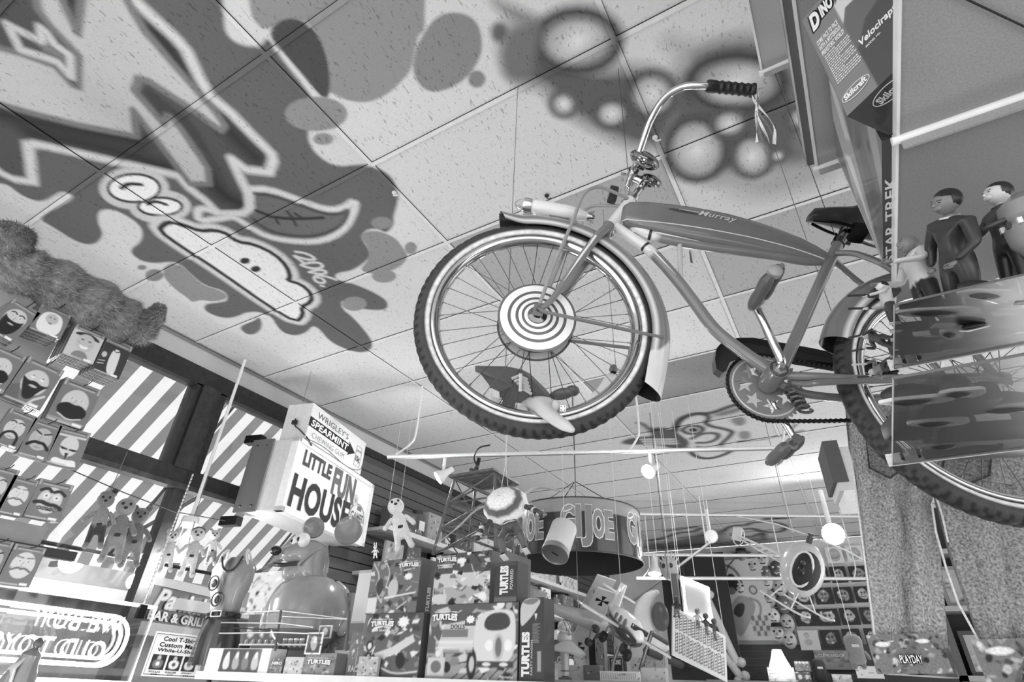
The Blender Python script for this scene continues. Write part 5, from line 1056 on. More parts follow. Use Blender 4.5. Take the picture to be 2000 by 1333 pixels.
def doll(name, label, head, feet, X, hv, bv, lv, cat='soft toy', extra=None, armdir=1, mtl=plush, group=None, Y=None):
    A = onx(*head, X) if Y is None else ony(*head, Y); B = onx(*feet, X) if Y is None else ony(*feet, Y); H = (A-B).length*1.18; z = (A-B).normalized(); d = (EYE-B); d.z *= .3; y = -(d-z*d.dot(z)).normalized(); x = y.cross(z)
    M = Matrix((x, y, z)).transposed().to_4x4(); M.translation = B; t = thing(name, label, cat, M, group); s = H
    j = lambda a: tuple(k*s for k in a)
    skin([[(j((0, 0, .34)), .11*s), (j((0, 0, .48)), .12*s), (j((0, 0, .60)), .085*s), (j((0, 0, .68)), .05*s)], [(j((0, 0, .60)), .085*s), (j((.13, -.02, .56)), .042*s), (j((.20, -.05, .44*armdir)), .038*s), (j((.22, -.07, .38)), .048*s)], [(j((0, 0, .60)), .085*s), (j((-.13, -.02, .56)), .042*s), (j((-.21, -.04, .46)), .038*s), (j((-.25, -.08, .42)), .048*s)],
          [(j((0, 0, .34)), .11*s), (j((.075, -.04, .24)), .055*s), (j((.09, -.09, .12)), .048*s), (j((.10, -.08, .04)), .045*s), (j((.11, -.19, .01)), .052*s)], [(j((0, 0, .34)), .11*s), (j((-.075, -.04, .24)), .055*s), (j((-.09, -.07, .12)), .048*s), (j((-.10, -.07, .04)), .045*s), (j((-.11, -.18, .01)), .052*s)]], 'body', mtl, t, sub=2, vf=lambda q: bv if q[2] > .36*s else (lv if q[2] > .09*s else hv))
    m_ = MB(); m_.ball(j((0, 0, .80)), (.13*s, .125*s, .135*s), hv, 18, 12); h = m_.build('head', mtl, t)
    m_ = MB(); 
    for k in (1, -1): m_.ball(j((k*.05, -.115, .83)), (.02*s, .012*s, .024*s), 40, 8, 6)
    m_.ball(j((0, -.135, .77)), (.028*s, .02*s, .022*s), 50, 8, 6); m_.build('facial_features', plast, h)
    m_ = MB()
    if extra == 'pom': m_.ball(j((.02, .01, .90)), (.125*s, .12*s, .06*s), 120, 14, 8); m_.ball(j((.10, -.04, .95)), .055*s, 46, 10, 8); m_.build('hat', mtl, t)
    elif extra == 'ears':
        for k in (1, -1): m_.ball(j((k*.10, 0, .92)), (.055*s, .03*s, .06*s), hv*.9, 10, 8)
        m_.build('ears', mtl, t)
    elif extra == 'long':
        for k in (1, -1): m_.ball(j((k*.07, .0, 1.02)), (.035*s, .02*s, .12*s), hv, 10, 8)
        m_.build('ears', mtl, t)
    elif extra == 'curly': m_.ball(j((0, .03, .87)), (.13*s, .11*s, .09*s), 50, 14, 8); m_.build('hair', mtl, t)
    if bv != hv: m_ = MB(); m_.lathe([(.095*s, .33*s), (.118*s, .36*s), (.118*s, .40*s), (.10*s, .42*s)], (0, 0, 0), (0, 0, 1), 60, 20); m_.build('belt', cloth, t)
    return t
doll('plush_doll', 'plush doll with a black pompom on its cap, left of the window bunch', (208, 972), (180, 1072), -3.45, 130, 150, 66, extra='pom')
doll('plush_doll', 'grey hooded plush doll hanging in the middle of the window bunch', (248, 985), (212, 1100), -3.42, 146, 128, 150)
doll('plush_doll', 'thin grey plush doll at the right of the window bunch, arm held out', (276, 1003), (250, 1108), -3.48, 120, 118, 140, extra='ears')
doll('plush_doll', 'pale plush doll hanging just left of the pendant lamp bulb', (338, 1045), (322, 1118), -3.5, 200, 205, 214, extra='ears')
doll('plush_doll', 'pale plush doll with dark curly hair hanging right behind the pendant lamp', (388, 1040), (362, 1128), -3.46, 204, 196, 225, extra='curly')
doll('plush_doll', 'spotted pale plush doll beside the curly-haired one, nearest the mannequin', (420, 1042), (410, 1105), -3.5, 190, 208, 120, extra='ears')
for i, (px, lb) in enumerate(((215, 'left'), (380, 'right'))):
    a = onx(px, 962 if i == 0 else 1010, -3.47); cord('string', [a, Vector((a.x, a.y, 2.63))], .002, 110, ('short string over the left bunch of plush dolls', 'short string over the right bunch of plush dolls')[i], 'string')
# small figures at the lower left
t = thing('draped_statuette', 'shiny draped statuette at the lower left corner in front of the neon sign', 'figurine', fr(ony(40, 1320, 1.1))); m_ = MB(); m_.lathe([(.0, -.05), (.055, -.05), (.05, .0), (.034, .04), (.03, .07), (.012, .085), (.0, .09)], (0, 0, 0), (.25, 0, 1), 128, 22); m_.build('robe', gloss, t); m_ = MB(); m_.ball((.028, 0, .098), (.016, .016, .02), 90, 12, 8); m_.build('head', gloss, t)
m_ = MB()
for k in range(7): m_.tube([(-.03+.012*k, -.045+.002*k, -.04), (-.01+.008*k, -.04, .02), (.015+.002*k, -.012, .07)], .004, 190, seg=6)
m_.build('folds', gloss, t)
# sleeveless mannequin
A = ony(452, 1078, 2.35); B = ony(415, 1300, 2.35); t = thing('dressed_mannequin', 'headless mannequin in a glossy patched vest, belt and dark pleated skirt', 'mannequin', fr((B.x, 2.35, B.z), .5, 0, -.06)); s = (A-B).length
m_ = MB(); vs = []; fs = []; cs = []; K = 28; secs = [(0, .20, .12, 54), (.12, .19, .12, 60), (.25, .17, .11, 50), (.36, .13, .09, 58), (.40, .125, .09, 64), (.44, .13, .09, 120), (.52, .14, .10, 110), (.62, .17, .12, 96), (.72, .19, .12, 120), (.80, .20, .10, 90), (.86, .17, .08, 80), (.90, .09, .06, 70)]
for z, a, b, v in secs:
    for k in range(K):
        th = 2*PI*k/K; pl = 1+(.07*math.cos(th*11) if z < .36 else 0); vs.append((a*s*pl*1.05*math.cos(th), b*s*pl*math.sin(th), z*s))
        vv = v; 
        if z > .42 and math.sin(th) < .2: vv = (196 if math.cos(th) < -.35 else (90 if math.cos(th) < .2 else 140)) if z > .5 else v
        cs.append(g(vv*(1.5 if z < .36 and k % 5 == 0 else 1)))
for i in range(len(secs)-1):
    for k in range(K): fs.append((i*K+k, i*K+(k+1) % K, (i+1)*K+(k+1) % K, (i+1)*K+k))
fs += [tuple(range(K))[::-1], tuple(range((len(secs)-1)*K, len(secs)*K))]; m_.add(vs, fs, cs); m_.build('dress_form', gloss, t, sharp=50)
m_ = MB(); m_.lathe([(.145*s, .375*s), (.15*s, .38*s), (.15*s, .41*s), (.145*s, .415*s)], (0, 0, 0), (0, 0, 1), 36, 28); b_ = m_.build('belt', gloss, t); m_ = MB(); m_.tube(rrect(-.03, .375*s, .03, .42*s, .004, -.152*s), .004, 215, seg=6, closed=True); m_.build('buckle', chrome, b_)
for k in (1, -1):
    m_ = MB(); m_.tube(curve([(k*.15*s, -.04*s, .82*s), (k*.12*s, -.06*s, .92*s), (k*.10*s, 0, .97*s), (k*.13*s, .05*s, .88*s)]), .018*s, 205, seg=8, flat=.5); m_.build('shoulder_strap', gloss, t)
m_ = MB(); m_.tube(curve([(-.10*s, -.09*s, .90*s), (-.06*s, -.11*s, .80*s), (0, -.115*s, .76*s), (.06*s, -.11*s, .80*s), (.10*s, -.09*s, .90*s)]), .010*s, 40, seg=8); m_.build('neckline', gloss, t)
m_ = MB()
for cx, cz, r_ in ((-.10, .66, .045), (-.04, .52, .04)): m_.tube([((cx+r_*math.cos(a*PI/9))*s, -.135*s-.0, (cz+r_*1.4*math.sin(a*PI/9))*s) for a in range(18)], .008*s, 60, seg=6, closed=True); m_.ball(((cx)*s, -.12*s, cz*s), (r_*.6*s, .012*s, r_*.9*s), 60, 10, 6)
m_.build('eyelet_print', gloss, t); MB().tube([(0, 0, 0), (0, 0, -.4)], .015, 60).build('stand', steel, t)
# ------------------------------------------------------------------ shop sign and the gum carton on it
M, w, h = vface((585, 857), (728, 950), (561, 1000), z=3.02); ang = math.atan2(M[1][0], M[0][0])
t = thing('shop_sign', 'white box sign reading Little Fun House Games fixed by the window', 'sign', M); dpt = .36
MB().box((0, .03, 0), (w, dpt, h), 205).build('cabinet', matte, t, smoothf=False)
m_ = MB(); 
for lo, hi in (((-.012, -.01, -.012), (w+.012, .05, .02)), ((-.012, -.01, h-.02), (w+.012, .05, h+.012)), ((-.012, -.01, -.012), (.02, .05, h+.012)), ((w-.02, -.01, -.012), (w+.012, .05, h+.012))): m_.box(lo, hi, 236)
m_.build('frame', matte, t, smoothf=False); MB().box((.02, .01, .02), (w-.02, .032, h-.02), 238).build('face_panel', plain, t, smoothf=False)
MB().box((-.015, .20, -.01), (-.002, dpt+.02, h+.01), 190).build('side_plate', steel, t, smoothf=False)
for a, b in ((.25, h-.04), (.33, h-.04), (.24, .03), (.33, .03)): m_ = MB(); m_.ball((-.016, a, b), .010, 90, 8, 6); m_.build('bolt', steel, t)
for z0 in (h+.0, -.09): MB().box((.0, dpt-.02, z0), (.06, dpt+.12, z0+.06), 70).build('bracket', steel, t, smoothf=False)
def ly(s, x, z, a, b, v, sh=.0): text(t, s, w*x, h*z, w*a, h*b, v, y=.007, bold=.035, material=gloss, depth=.004, outline=(.0035, 190 if v < 100 else 150))
ly('LITTLE', .10, .70, .33, .22, 74); ly('FUN', .47, .52, .30, .42, 104); ly('HOUSE', .05, .08, .70, .46, 50)
q = MB(); q.m = Matrix.Translation((w*.855, .006, h*.36)); n = 40
q.add([(w*.115*math.cos(2*PI*i/n), 0, h*.24*math.sin(2*PI*i/n)) for i in range(n)], [tuple(range(n))], g(150)); q.add([(w*.10*math.cos(2*PI*i/n), -.001, h*.21*math.sin(2*PI*i/n)) for i in range(n)], [tuple(range(n))], g(225)); q.build('games_badge', plain, t, smoothf=False)
text(t, 'GAMES', w*.765, h*.30, w*.18, h*.15, 90, y=.004, bold=.03)
q = MB()
for k in range(9): a = 2*PI*k/9; q.ball((w*.80+.028*math.cos(a), .004, h*.62+.035*math.sin(a)), (.013, .002, .017), 205, 10, 6)
q.ball((w*.80, .003, h*.62), (.018, .003, .022), 160, 10, 6); q.build('flower_badge', plain, t); q = MB(); q.box((w*.84, .003, h*.49), (w*.90, .006, h*.56), 120); q.build('dice_badge', plain, t, smoothf=False)
Bq = onz(596, 856, 3.045); Br = onz(704, 928, 3.045); wg = (Br-Bq).length; r = ray(603, 785); hg = r.z*math.hypot(Bq.x, Bq.y)/math.hypot(r.x, r.y)+EYE.z-3.045
u_ = (Br-Bq); M2 = fr((Bq.x, Bq.y, 3.045), math.atan2(u_.y, u_.x)); t = thing('gum_carton', "white Wrigley's Spearmint chewing gum carton lying on top of the shop sign", 'carton', M2)
MB().box((0, 0, 0), (wg, .22, hg), 226, bev=.006).build('carton', matte, t, smoothf=False)
text(t, "WRIGLEY'S", wg*.10, hg*.70, wg*.55, hg*.17, 90, y=-.002, bold=.0); q = MB(); q.prism([(0, hg*.36), (wg*.70, hg*.36), (wg*.68, hg*.28), (wg*.82, hg*.48), (wg*.68, hg*.70), (wg*.70, hg*.62), (0, hg*.62)], -.0015, 0, 36); q.build('arrow_band', plain, t, smoothf=False)
text(t, 'SPEARMINT', wg*.03, hg*.39, wg*.65, hg*.19, 240, y=-.003, bold=.03, shear=.15); text(t, 'CHEWING GUM', wg*.08, hg*.12, wg*.56, hg*.14, 130, y=-.002, bold=-.01); text(t, '10¢', wg*.845, hg*.24, wg*.08, hg*.22, 60, y=-.003, bold=.02)
m_ = MB(); m_.tube([(wg*.83, -.001, hg*.15), (wg*.94, -.001, hg*.15), (wg*.945, -.001, hg*.5), (wg*.93, -.001, hg*.75), (wg*.84, -.001, hg*.75), (wg*.835, -.001, hg*.45)], .0022, 110, seg=4, closed=True); m_.build('price_shield', plain, t)
text(t, "PLEN-T-PAK", wg*.845, hg*.58, wg*.085, hg*.06, 110, y=-.003)
m_ = MB(); m_.tube(curve([(.0, -.004, .0), (wg*.3, -.006, .02), (wg*.7, -.006, -.01), (wg*.95, -.004, .03), (wg, .0, .10)]), .0025, 90, seg=6); m_.build('twine', cloth, t)
m_ = MB(); m_.tube(curve([(-.01, .12, .16), (-.02, .10, .10), (-.015, .05, .06), (.02, -.012, .0), (.08, -.012, -.03)]), .005, 50, seg=6); m_.box((-.03, .09, .11), (-.012, .13, .14), 50); t2 = tag(m_.build('black_wire', plast, None, mw=M2), 'tangled black lamp wire hanging over the left end of the gum carton', 'wire')
a = M2 @ Vector((.0, .1, hg)); cord('string', [a, Vector((a.x, a.y, CEIL))], .0012, 70, 'thin string from the gum carton up to the ceiling', 'string')
# ------------------------------------------------------------------ display counter with boxed toys
SY = 2.25; zs = ony(840, 1328, SY).z
t = thing('display_shelf', 'pale wooden display shelf along the bottom carrying the boxed toys', 'shelf', fr((-3.35, SY-.02, zs)))
MB().box((0, 0, -.035), (2.32, .78, 0), 205).build('board', matte, t, smoothf=False); MB().box((0, -.005, -.035), (2.32, 0, .004), 222).build('front_strip', plast, t, smoothf=False)
for x in (.03, 1.15, 2.25): MB().box((x, .1, -zs), (x+.04, .74, -.035), 120).build('upright', matte, t, smoothf=False)
MB().box((0, .02, -.40), (2.3, .77, -.37), 190).build('lower_board', matte, t, smoothf=False)
rr = random.Random(11)
def art(seed, n_=26, dark=False, pal=(40, 70, 95, 130, 165, 200, 225)):
    r_ = random.Random(seed); out = []; n = int(n_*2.2); q_ = .62
    for i in range(n):
        k = r_.random(); v = r_.choice(pal)
        if k < .35: out.append(('e', r_.random(), r_.random(), r_.uniform(.012, .06), r_.uniform(.01, .045), r_.uniform(0, 3), v))
        elif k < .75: cx, cy = r_.random(), r_.random(); a0 = r_.uniform(0, 6); out.append(('p', [(cx+r_.uniform(.03, .10)*math.cos(a0+j*1.4), cy+r_.uniform(.025, .09)*math.sin(a0+j*1.4)) for j in range(4)], v))
        else: a, b = r_.random(), r_.random(); out.append(('l', [(a, b), (a+r_.uniform(-.25, .25), b+r_.uniform(-.2, .2))], r_.uniform(.006, .02), v))
    return out
def star(cx, cy, r, asp, v=236): return ('p', [(cx+(r if k % 2 else r*.72)*math.cos(k*PI/9), cy+(r if k % 2 else r*.72)*asp*math.sin(k*PI/9)) for k in range(18)], v)
def arcw(k): return lambda a, b: (a, (b*(.78+.22*abs(2*a-1))+k*(1-(2*a-1)**2)*.25)/1.05)
def boxed(x0, y0, x1, y1, Y, dep, base, shapes, label, n=70, name='boxed_toy', cat='box', rest=None, ang=0, group=None, front=shrink):
    M, w, h = yface(x0, y0, x1, y1, Y)
    if rest is not None: dz = M.translation.z-rest; M.translation.z = rest; h += dz
    if ang: M = M @ Matrix.Rotation(ang, 4, 'Z')
    t = thing(name, label, cat, M, group); MB().box((0, 0, 0), (w, dep, h), base, bev=.002).build('carton', shrink, t, smoothf=False)
    q = MB(); q.face(w-.002, h-.002, shapes, base, n, y=-.0012, x0=.001, z0=.001); q.build('printed_front', front, t, smoothf=False); return t, w, h
def turt(t, w, h, x, z, a, b, y=-.003, v=232):
    text(t, 'TEENAGE MUTANT NINJA', w*(x+.02), h*(z+b*.92), w*a*.9, h*b*.22, v, y=y, bold=.03); text(t, 'TURTLES', w*x, h*z, w*a, h*b*.86, v, y=y, bold=.07, warp=arcw(1), outline=(w*a*.012, 50))
zt = zs+.001
vanart = [('r', 0, 0, 1, .34, 150), ('r', 0, .34, 1, 1, 92)]+[('l', [(.3+.1*k, 0), (.62+.08*k, .32)], .012, 70) for k in range(7)]+art(21, 26)+[('p', [(.12, .40), (.18, .72), (.55, .80), (.60, .42)], 196), ('p', smooth([(.55, .15), (.52, .72), (.62, .90), (.92, .92), (.98, .80), (.97, .20)]), 212), ('p', smooth([(.62, .62), (.66, .86), (.90, .88), (.93, .64)]), 66), ('e', .70, .44, .045, .045, 0, 236), ('e', .90, .44, .04, .045, 0, 236), ('e', .80, .42, .06, .11, 0, 190), ('e', .80, .42, .035, .08, 0, 110), ('r', .58, .16, .96, .24, 60), ('p', smooth([(.62, .2), (.68, .235), (.74, .2), (.68, .17)]), 220), ('p', smooth([(.80, .2), (.86, .235), (.92, .2), (.86, .17)]), 220), ('e', .52, .20, .055, .12, 0, 46), ('e', .52, .20, .028, .06, 0, 190), ('r', .16, .55, .46, .66, 120), ('p', [(.02, .04), (.02, .28), (.22, .28), (.22, .04)], 200), ('e', .12, .16, .06, .05, 0, 110)]+[('l', [(.10, .36+.018*k), (.52, .36+.018*k)], .004, 236) for k in range(9)]
tv, wv, hv = boxed(836, 1180, 1012, 1325, SY+.02, .13, 84, vanart, 'large Turtles box with a toy van picture, bottom of the stack', 110, rest=zt); turt(tv, wv, hv, .03, .76, .30, .13)
q = MB(); q.face(wv*.12, .05, [star(.5, .5, .45, .8)], 84, 24, y=-.002, x0=wv*.42, z0=hv*.70); q.build('burst', plain, tv, smoothf=False); text(tv, 'Playmates', wv*.82, hv*.03, wv*.14, hv*.04, 230, y=-.003, shear=.2); text(tv, 'DOLLS', wv*.26, hv*.66, wv*.16, hv*.06, 60, y=-.003)
tb, w, h = boxed(712, 1199, 822, 1322, SY+.02, .11, 96, [('r', 0, .7, 1, 1, 84)]+art(33, 40)+[('e', .1, .48, .065, .07, 0, 30), ('e', .1, .48, .035, .04, 0, 220), ('e', .1, .30, .06, .065, 0, 30), ('e', .1, .3, .03, .035, 0, 220), ('p', [(.2, .36), (.5, .46), (.85, .66), (.9, .55), (.55, .34), (.25, .26)], 205), ('p', [(.05, .02), (.05, .22), (.32, .22), (.32, .02)], 180), ('e', .68, .26, .08, .10, .3, 44), ('l', smooth([(.36, .14), (.6, .05), (.98, .10)], False), .02, 215), star(.66, .86, .11, .9)], 'Turtles box with a sewer dragster picture, standing left of the van box', 80, rest=zt); turt(tb, w, h, .07, .78, .42, .12); text(tb, 'SEWER DRAGSTER', w*.10, h*.71, w*.34, h*.035, 225, y=-.003, bold=.03)
zt2 = tb.matrix_world.translation.z+h+.001
tc_, w, h = boxed(722, 1094, 818, 1195, SY+.03, .12, 104, [('r', 0, 0, 1, 1, 110)]+art(41, 40, pal=(60, 90, 120, 160, 215))+[('l', smooth([(.03, .95), (.2, .7), (.15, .4), (.3, .2)], False), .015, 225), ('l', smooth([(.3, .95), (.4, .75), (.35, .5)], False), .012, 225), ('e', .5, .45, .10, .14, 0, 190), ('e', .22, .5, .07, .12, 0, 66), star(.78, .66, .09, .8), ('r', .0, .02, .2, .3, 214), ('l', [(.35, .28), (.95, .36)], .02, 226)], 'Turtles box with lightning picture, on top of the dragster box', 80, rest=zt2); turt(tc_, w, h, .56, .82, .40, .11)
text(tc_, 'TURTLES', 0, 0, h*.45, .030, 228, y=-.0, bold=.07).matrix_local = Matrix.Translation((w+.0025, .095, .01)) @ Matrix.Rotation(PI/2, 4, 'Z') @ Matrix.Rotation(-PI/2, 4, 'Y') @ Matrix.Translation((0, 0, -.0))
zt3 = tv.matrix_world.translation.z+hv+.001
td, w, h = boxed(848, 1080, 958, 1176, SY+.03, .11, 92, [('r', 0, 0, 1, .32, 168), ('r', 0, .32, 1, .6, 196), ('r', 0, .6, 1, 1, 84)]+art(52, 44, pal=(40, 66, 120, 200, 226))+[star(.48, .84, .10, .7), star(.88, .14, .09, .9), ('r', .02, .02, .26, .2, 205)], 'Turtles box with a launcher picture, on top of the van box', 90, rest=zt3); turt(td, w, h, .05, .82, .34, .12); text(td, 'DOUBLE BARRELED', w*.05, h*.755, w*.32, h*.035, 225, y=-.003, bold=.03); text(td, 'PLUNGER GUN', w*.07, h*.71, w*.26, h*.03, 225, y=-.003)
te, w, h = boxed(966, 1098, 1010, 1172, SY+.02, .10, 62, [('r', 0, 0, 1, .12, 100), ('r', .0, .9, 1, 1, 80)], 'narrow dark Turtles box end standing on the van box', 30, rest=zt3)
def vtext(t, s, x, z, wid, hgt, v, y=-.003, **k):   # reads bottom to top
    o = text(t, s, 0, 0, hgt, wid, v, y=y, **k)
    for q in o.data.vertices: a, b, c_ = q.co; q.co = (x+wid-c_, b, z+a)
    return o
vtext(te, 'TURTLES', w*.25, h*.18, w*.38, h*.72, 232, bold=.07); vtext(te, 'POWERED', w*.70, h*.30, w*.14, h*.5, 200)
tf, w, h = boxed(1015, 1168, 1062, 1325, SY+.01, .10, 58, [('p', smooth([(0, .62), (.3, .70), (.6, .80), (1, 1), (0, 1)]), 190), ('p', smooth([(.0, .95), (.5, .9), (.9, .98), (.5, 1)]), 120)]+[('r', .55, .45+.02*k, .55+.25+.05*math.sin(k*3), .455+.02*k, 150) for k in range(12)]+[('p', [(.62, .8), (.68, .72), (.74, .8)], 220), ('r', .75, .12, .9, .35, 150)], 'tall shiny Turtles box end, right of the van box', 40, rest=zt); vtext(tf, 'TURTLES', w*.10, h*.06, w*.34, h*.52, 225, bold=.07, outline=(.002, 110)); vtext(tf, 'PARTY WAGON', w*.48, h*.08, w*.08, h*.4, 190)
def small(x0, y0, x1, y1, base, seed, label, dep=.08, words=None, Y=SY+.0, n=34, cat='box', name='boxed_toy', ang=0, extra=(), wv_=232, rest='s', an=14):
    t, w, h = boxed(x0, y0, x1, y1, Y, dep, base, art(seed, an)+list(extra), label, n, name=name, cat=cat, rest=zt if rest == 's' else rest, ang=ang)
    for s, x, z, a, b in (words or ()): text(t, s, w*x, h*z, w*a, h*b, wv_, y=-.003, bold=.05, outline=(w*.006, 60))
    return t, w, h
t_, w_, h_ = boxed(404, 1267, 527, 1311, SY, .10, 222, [('r', .24, 0, .86, 1, 66)]+[('p', smooth([(.30+.15*k, .1), (.28+.15*k, .5), (.33+.15*k, .9), (.38+.15*k, .6), (.40+.15*k, .15)]), (205, 160, 120, 190)[k]) for k in range(4)]+[('e', .34+.15*k, .72, .022, .03, 0, 225) for k in range(4)], 'white-ended box with four dark cartoon panels, at the left end of the shelf', 90, rest=zt)
small(529, 1287, 553, 1313, 90, 3, 'small dark card box beside the white-ended box', words=(('HERO', .1, .6, .8, .2),)); small(556, 1284, 592, 1314, 190, 5, 'pale picture card standing between the small dark box and the Turtles packets', dep=.02, Y=SY-.005)
t_, w_, h_ = small(594, 1276, 650, 1315, 140, 7, 'flat Turtles box leaning on the shelf front, left of the white Turtles box', ang=.10); turt(t_, w_, h_, .10, .45, .75, .30)
t_, w_, h_ = small(652, 1271, 697, 1303, 216, 8, 'small white Turtles box raised behind the shelf front', Y=SY+.12, an=5, rest='s'); turt(t_, w_, h_, .10, .35, .8, .34)
small(699, 1283, 738, 1322, 176, 9, 'small pale picture box in front of the dragster box', dep=.015, Y=SY-.012, an=22)
small(598, 1236, 629, 1279, 236, 10, 'white-bordered trading card clipped on the wire rack', dep=.003, Y=SY-.02, extra=[('r', .08, .06, .92, .94, 60), ('e', .5, .5, .2, .3, .3, 170), ('e', .55, .66, .1, .12, 0, 215)], name='trading_card', cat='card', rest=None)
small(622, 1222, 648, 1248, 200, 13, 'second trading card behind the white-bordered one', dep=.003, Y=SY+.03, extra=[('r', .1, .1, .9, .9, 90), ('e', .5, .5, .2, .2, 0, 200)], name='trading_card', cat='card', rest=None)
small(690, 1115, 718, 1260, 176, 15, 'tall pale blister card box behind the lightning box', dep=.06, Y=SY+.28, n=40, extra=[('r', 0, .5, 1, .97, 205), ('r', .0, .0, 1, .48, 110), ('p', smooth([(.3, .1), (.2, .3), (.5, .42), (.7, .3), (.6, .1)]), 200)], rest='s')
small(640, 1160, 680, 1262, 150, 17, 'tall dark-edged picture box behind the statue', dep=.06, Y=SY+.5, an=30, rest='s'); small(488, 1118, 556, 1200, 190, 19, 'white-topped picture box behind the statue, left of its head', dep=.10, Y=SY+.5, an=20, rest=None); small(480, 1200, 560, 1262, 84, 23, 'dark picture box under the white-topped box', dep=.10, Y=SY+.5, an=20, rest='s')
small(684, 1235, 712, 1290, 120, 24, 'toy racing truck box tilted beside the dragster box', dep=.05, Y=SY+.10, ang=.5, an=16, words=(('RACE', .1, .1, .6, .15),))
# large round-eared statue (a plain animal, no one's character)
SYs = SY+.36; A = ony(590, 1062, SYs); B = ony(575, 1325, SYs); t = thing('animal_statue', 'big glossy grey round-eared animal statue in a plain shirt on the shelf', 'statue', fr((B.x, SYs, zt), .72)); H = A.z-zt; s = H
m_ = MB(); m_.lathe([(.0, 0), (.15*s, .0), (.17*s, .05*s), (.14*s, .16*s), (.24*s, .26*s), (.30*s, .38*s), (.30*s, .50*s), (.24*s, .62*s), (.13*s, .70*s), (.0, .72*s)], (0, .0, 0), (0, 0, 1), 132, 32); bd = m_.build('body', gloss, t)
m_ = MB(); m_.lathe([(.305*s, .30*s), (.312*s, .38*s), (.312*s, .50*s), (.25*s, .625*s), (.16*s, .69*s)], (0, 0, 0), (0, 0, 1), 146, 32); m_.build('shirt', gloss, t)
hd_s = skin([[(tuple(k*s for k in p), r*s) for p, r in (((.02, .0, .66), .11), ((.03, -.02, .78), .14), ((.0, -.06, .86), .15), ((-.03, -.12, .90), .12))], [(tuple(k*s for k in (.03, -.02, .78)), .14*s), (tuple(k*s for k in (-.06, -.16, .72)), .085*s), (tuple(k*s for k in (-.10, -.26, .69)), .07*s)], [(tuple(k*s for k in (-.03, -.12, .90)), .12*s), (tuple(k*s for k in (-.08, -.22, .86)), .085*s), (tuple(k*s for k in (-.12, -.30, .85)), .055*s)]], 'head', gloss, t, v=142, sub=2)
HR = Matrix.Rotation(math.radians(-48), 4, 'Z'); hd_s.matrix_local = HR
m_ = MB(); m_.m = HR; m_.ball((-.13*s, -.34*s, .87*s), (.045*s, .045*s, .04*s), 30, 16, 12); m_.build('nose', gloss, t)
m_ = MB(); m_.m = HR; m_.ball((-.10*s, -.18*s, .965*s), (.055*s, .05*s, .06*s), 226, 14, 10); m_.ball((.02*s, -.20*s, .965*s), (.055*s, .05*s, .06*s), 226, 14, 10)
m_.ball((-.115*s, -.225*s, .965*s), (.016*s, .012*s, .02*s), 30, 8, 6); m_.ball((.01*s, -.247*s, .965*s), (.016*s, .012*s, .02*s), 30, 8, 6); m_.build('eyes', gloss, t)
m_ = MB(); m_.m = HR; m_.tube(curve([(-.17*s, -.30*s, .775*s), (-.08*s, -.25*s, .77*s), (.03*s, -.18*s, .79*s)]), .018*s, 50, seg=8); m_.build('mouth', gloss, t)
for k, cx in ((1, .20), (-1, -.10)):
    m_ = MB(); e = .115 if k > 0 else .085; m_.lathe([(0, .0), (e*.6*s, .005*s), (e*s, -.02*s), (e*1.08*s, .0), (e*s, .03*s), (0, .045*s)], (cx*s, -.02*s, 1.10*s), (.15 if k > 0 else -.2, 1, 0), 134, 28); m_.build('ear', gloss, t)
for k in (1, -1):
    skin([[(tuple(q*s for q in p), r*s) for p, r in (((k*.14, .04, .66), .065), ((k*.25, .04, .60), .06), ((k*.30, .0, .46), .05), ((k*.30, -.06, .34), .045), ((k*.28, -.12, .28), .05))]], 'arm', gloss, t, v=150, sub=2)
    m_ = MB(); m_.ball((k*.10*s, -.10*s, .03*s), (.085*s, .15*s, .04*s), 120, 14, 8); m_.build('foot', gloss, t)
# wire rack in front of the statue
t = thing('wire_rack', 'thin wire rack with dark posts in front of the statue', 'rack', fr(ony(430, 1300, SY-.02))); Mi = t.matrix_world.inverted()
def W3(x, y, Y): return Mi @ ony(x, y, Y)
for i, L in enumerate((((432, 1217), (546, 1218), (612, 1226)), ((438, 1198), (552, 1194), (680, 1210)), ((428, 1238), (545, 1236), (640, 1240)), ((552, 1205), (682, 1211)), ((432, 1226), (540, 1232)))):
    MB().tube([W3(x, y, SY+(.12 if i in (1, 3) else -.0)) for x, y in L], .0035, 222 if i != 4 else 60, seg=6).build('wire', steel, t)
for x, x2 in ((549, 537), (682, 676)): MB().tube([W3(x, 1193, SY+.02), W3(x2, 1272, SY+.02)], .007, 96, seg=6).build('post', matte, t)
for i in range(5): p = ony(482+i*13, 1256, SY+.10); t = thing('foil_egg', 'glossy grey foil egg in the row before the statue, left of the rack post', 'egg', fr(p), 'foil eggs left of the post'); m_ = MB(); m_.ball((0, 0, .0), (.014, .014, .019), 150, 12, 10); m_.build('shell', gloss, t)
for i in range(4): p = ony(556+i*11, 1256, SY+.10); t = thing('striped_cup', 'small two-tone cup in the row before the statue, right of the rack post', 'cup', fr(p), 'cups right of the post'); m_ = MB(); m_.lathe([(0, -.022), (.010, -.022), (.013, .01, 130), (.014, .012, 220), (.012, .020, 220), (0, .022, 220)], (0, 0, 0), (0, 0, 1), 130, 14); m_.build('cup', gloss, t)
for nm_, a, b, lb in (('egg_tray', 472, 545, 'pale tray under the row of foil eggs'), ('cup_tray', 548, 604, 'pale tray under the row of small cups')):
    p = ony(a, 1262, SY+.09); p2_ = ony(b, 1262, SY+.09); m_ = MB(); m_.box((0, -.02, 0), (p2_.x-p.x, .05, -p.z+ony(a, 1259, SY+.09).z), 200); m_.box((0, -.02, zt-p.z), (.01, .05, 0), 90); m_.box((p2_.x-p.x-.01, -.02, zt-p.z), (p2_.x-p.x, .05, 0), 90); tag(m_.build('tray', matte, None, smoothf=False, mw=fr(p)), lb, 'tray')
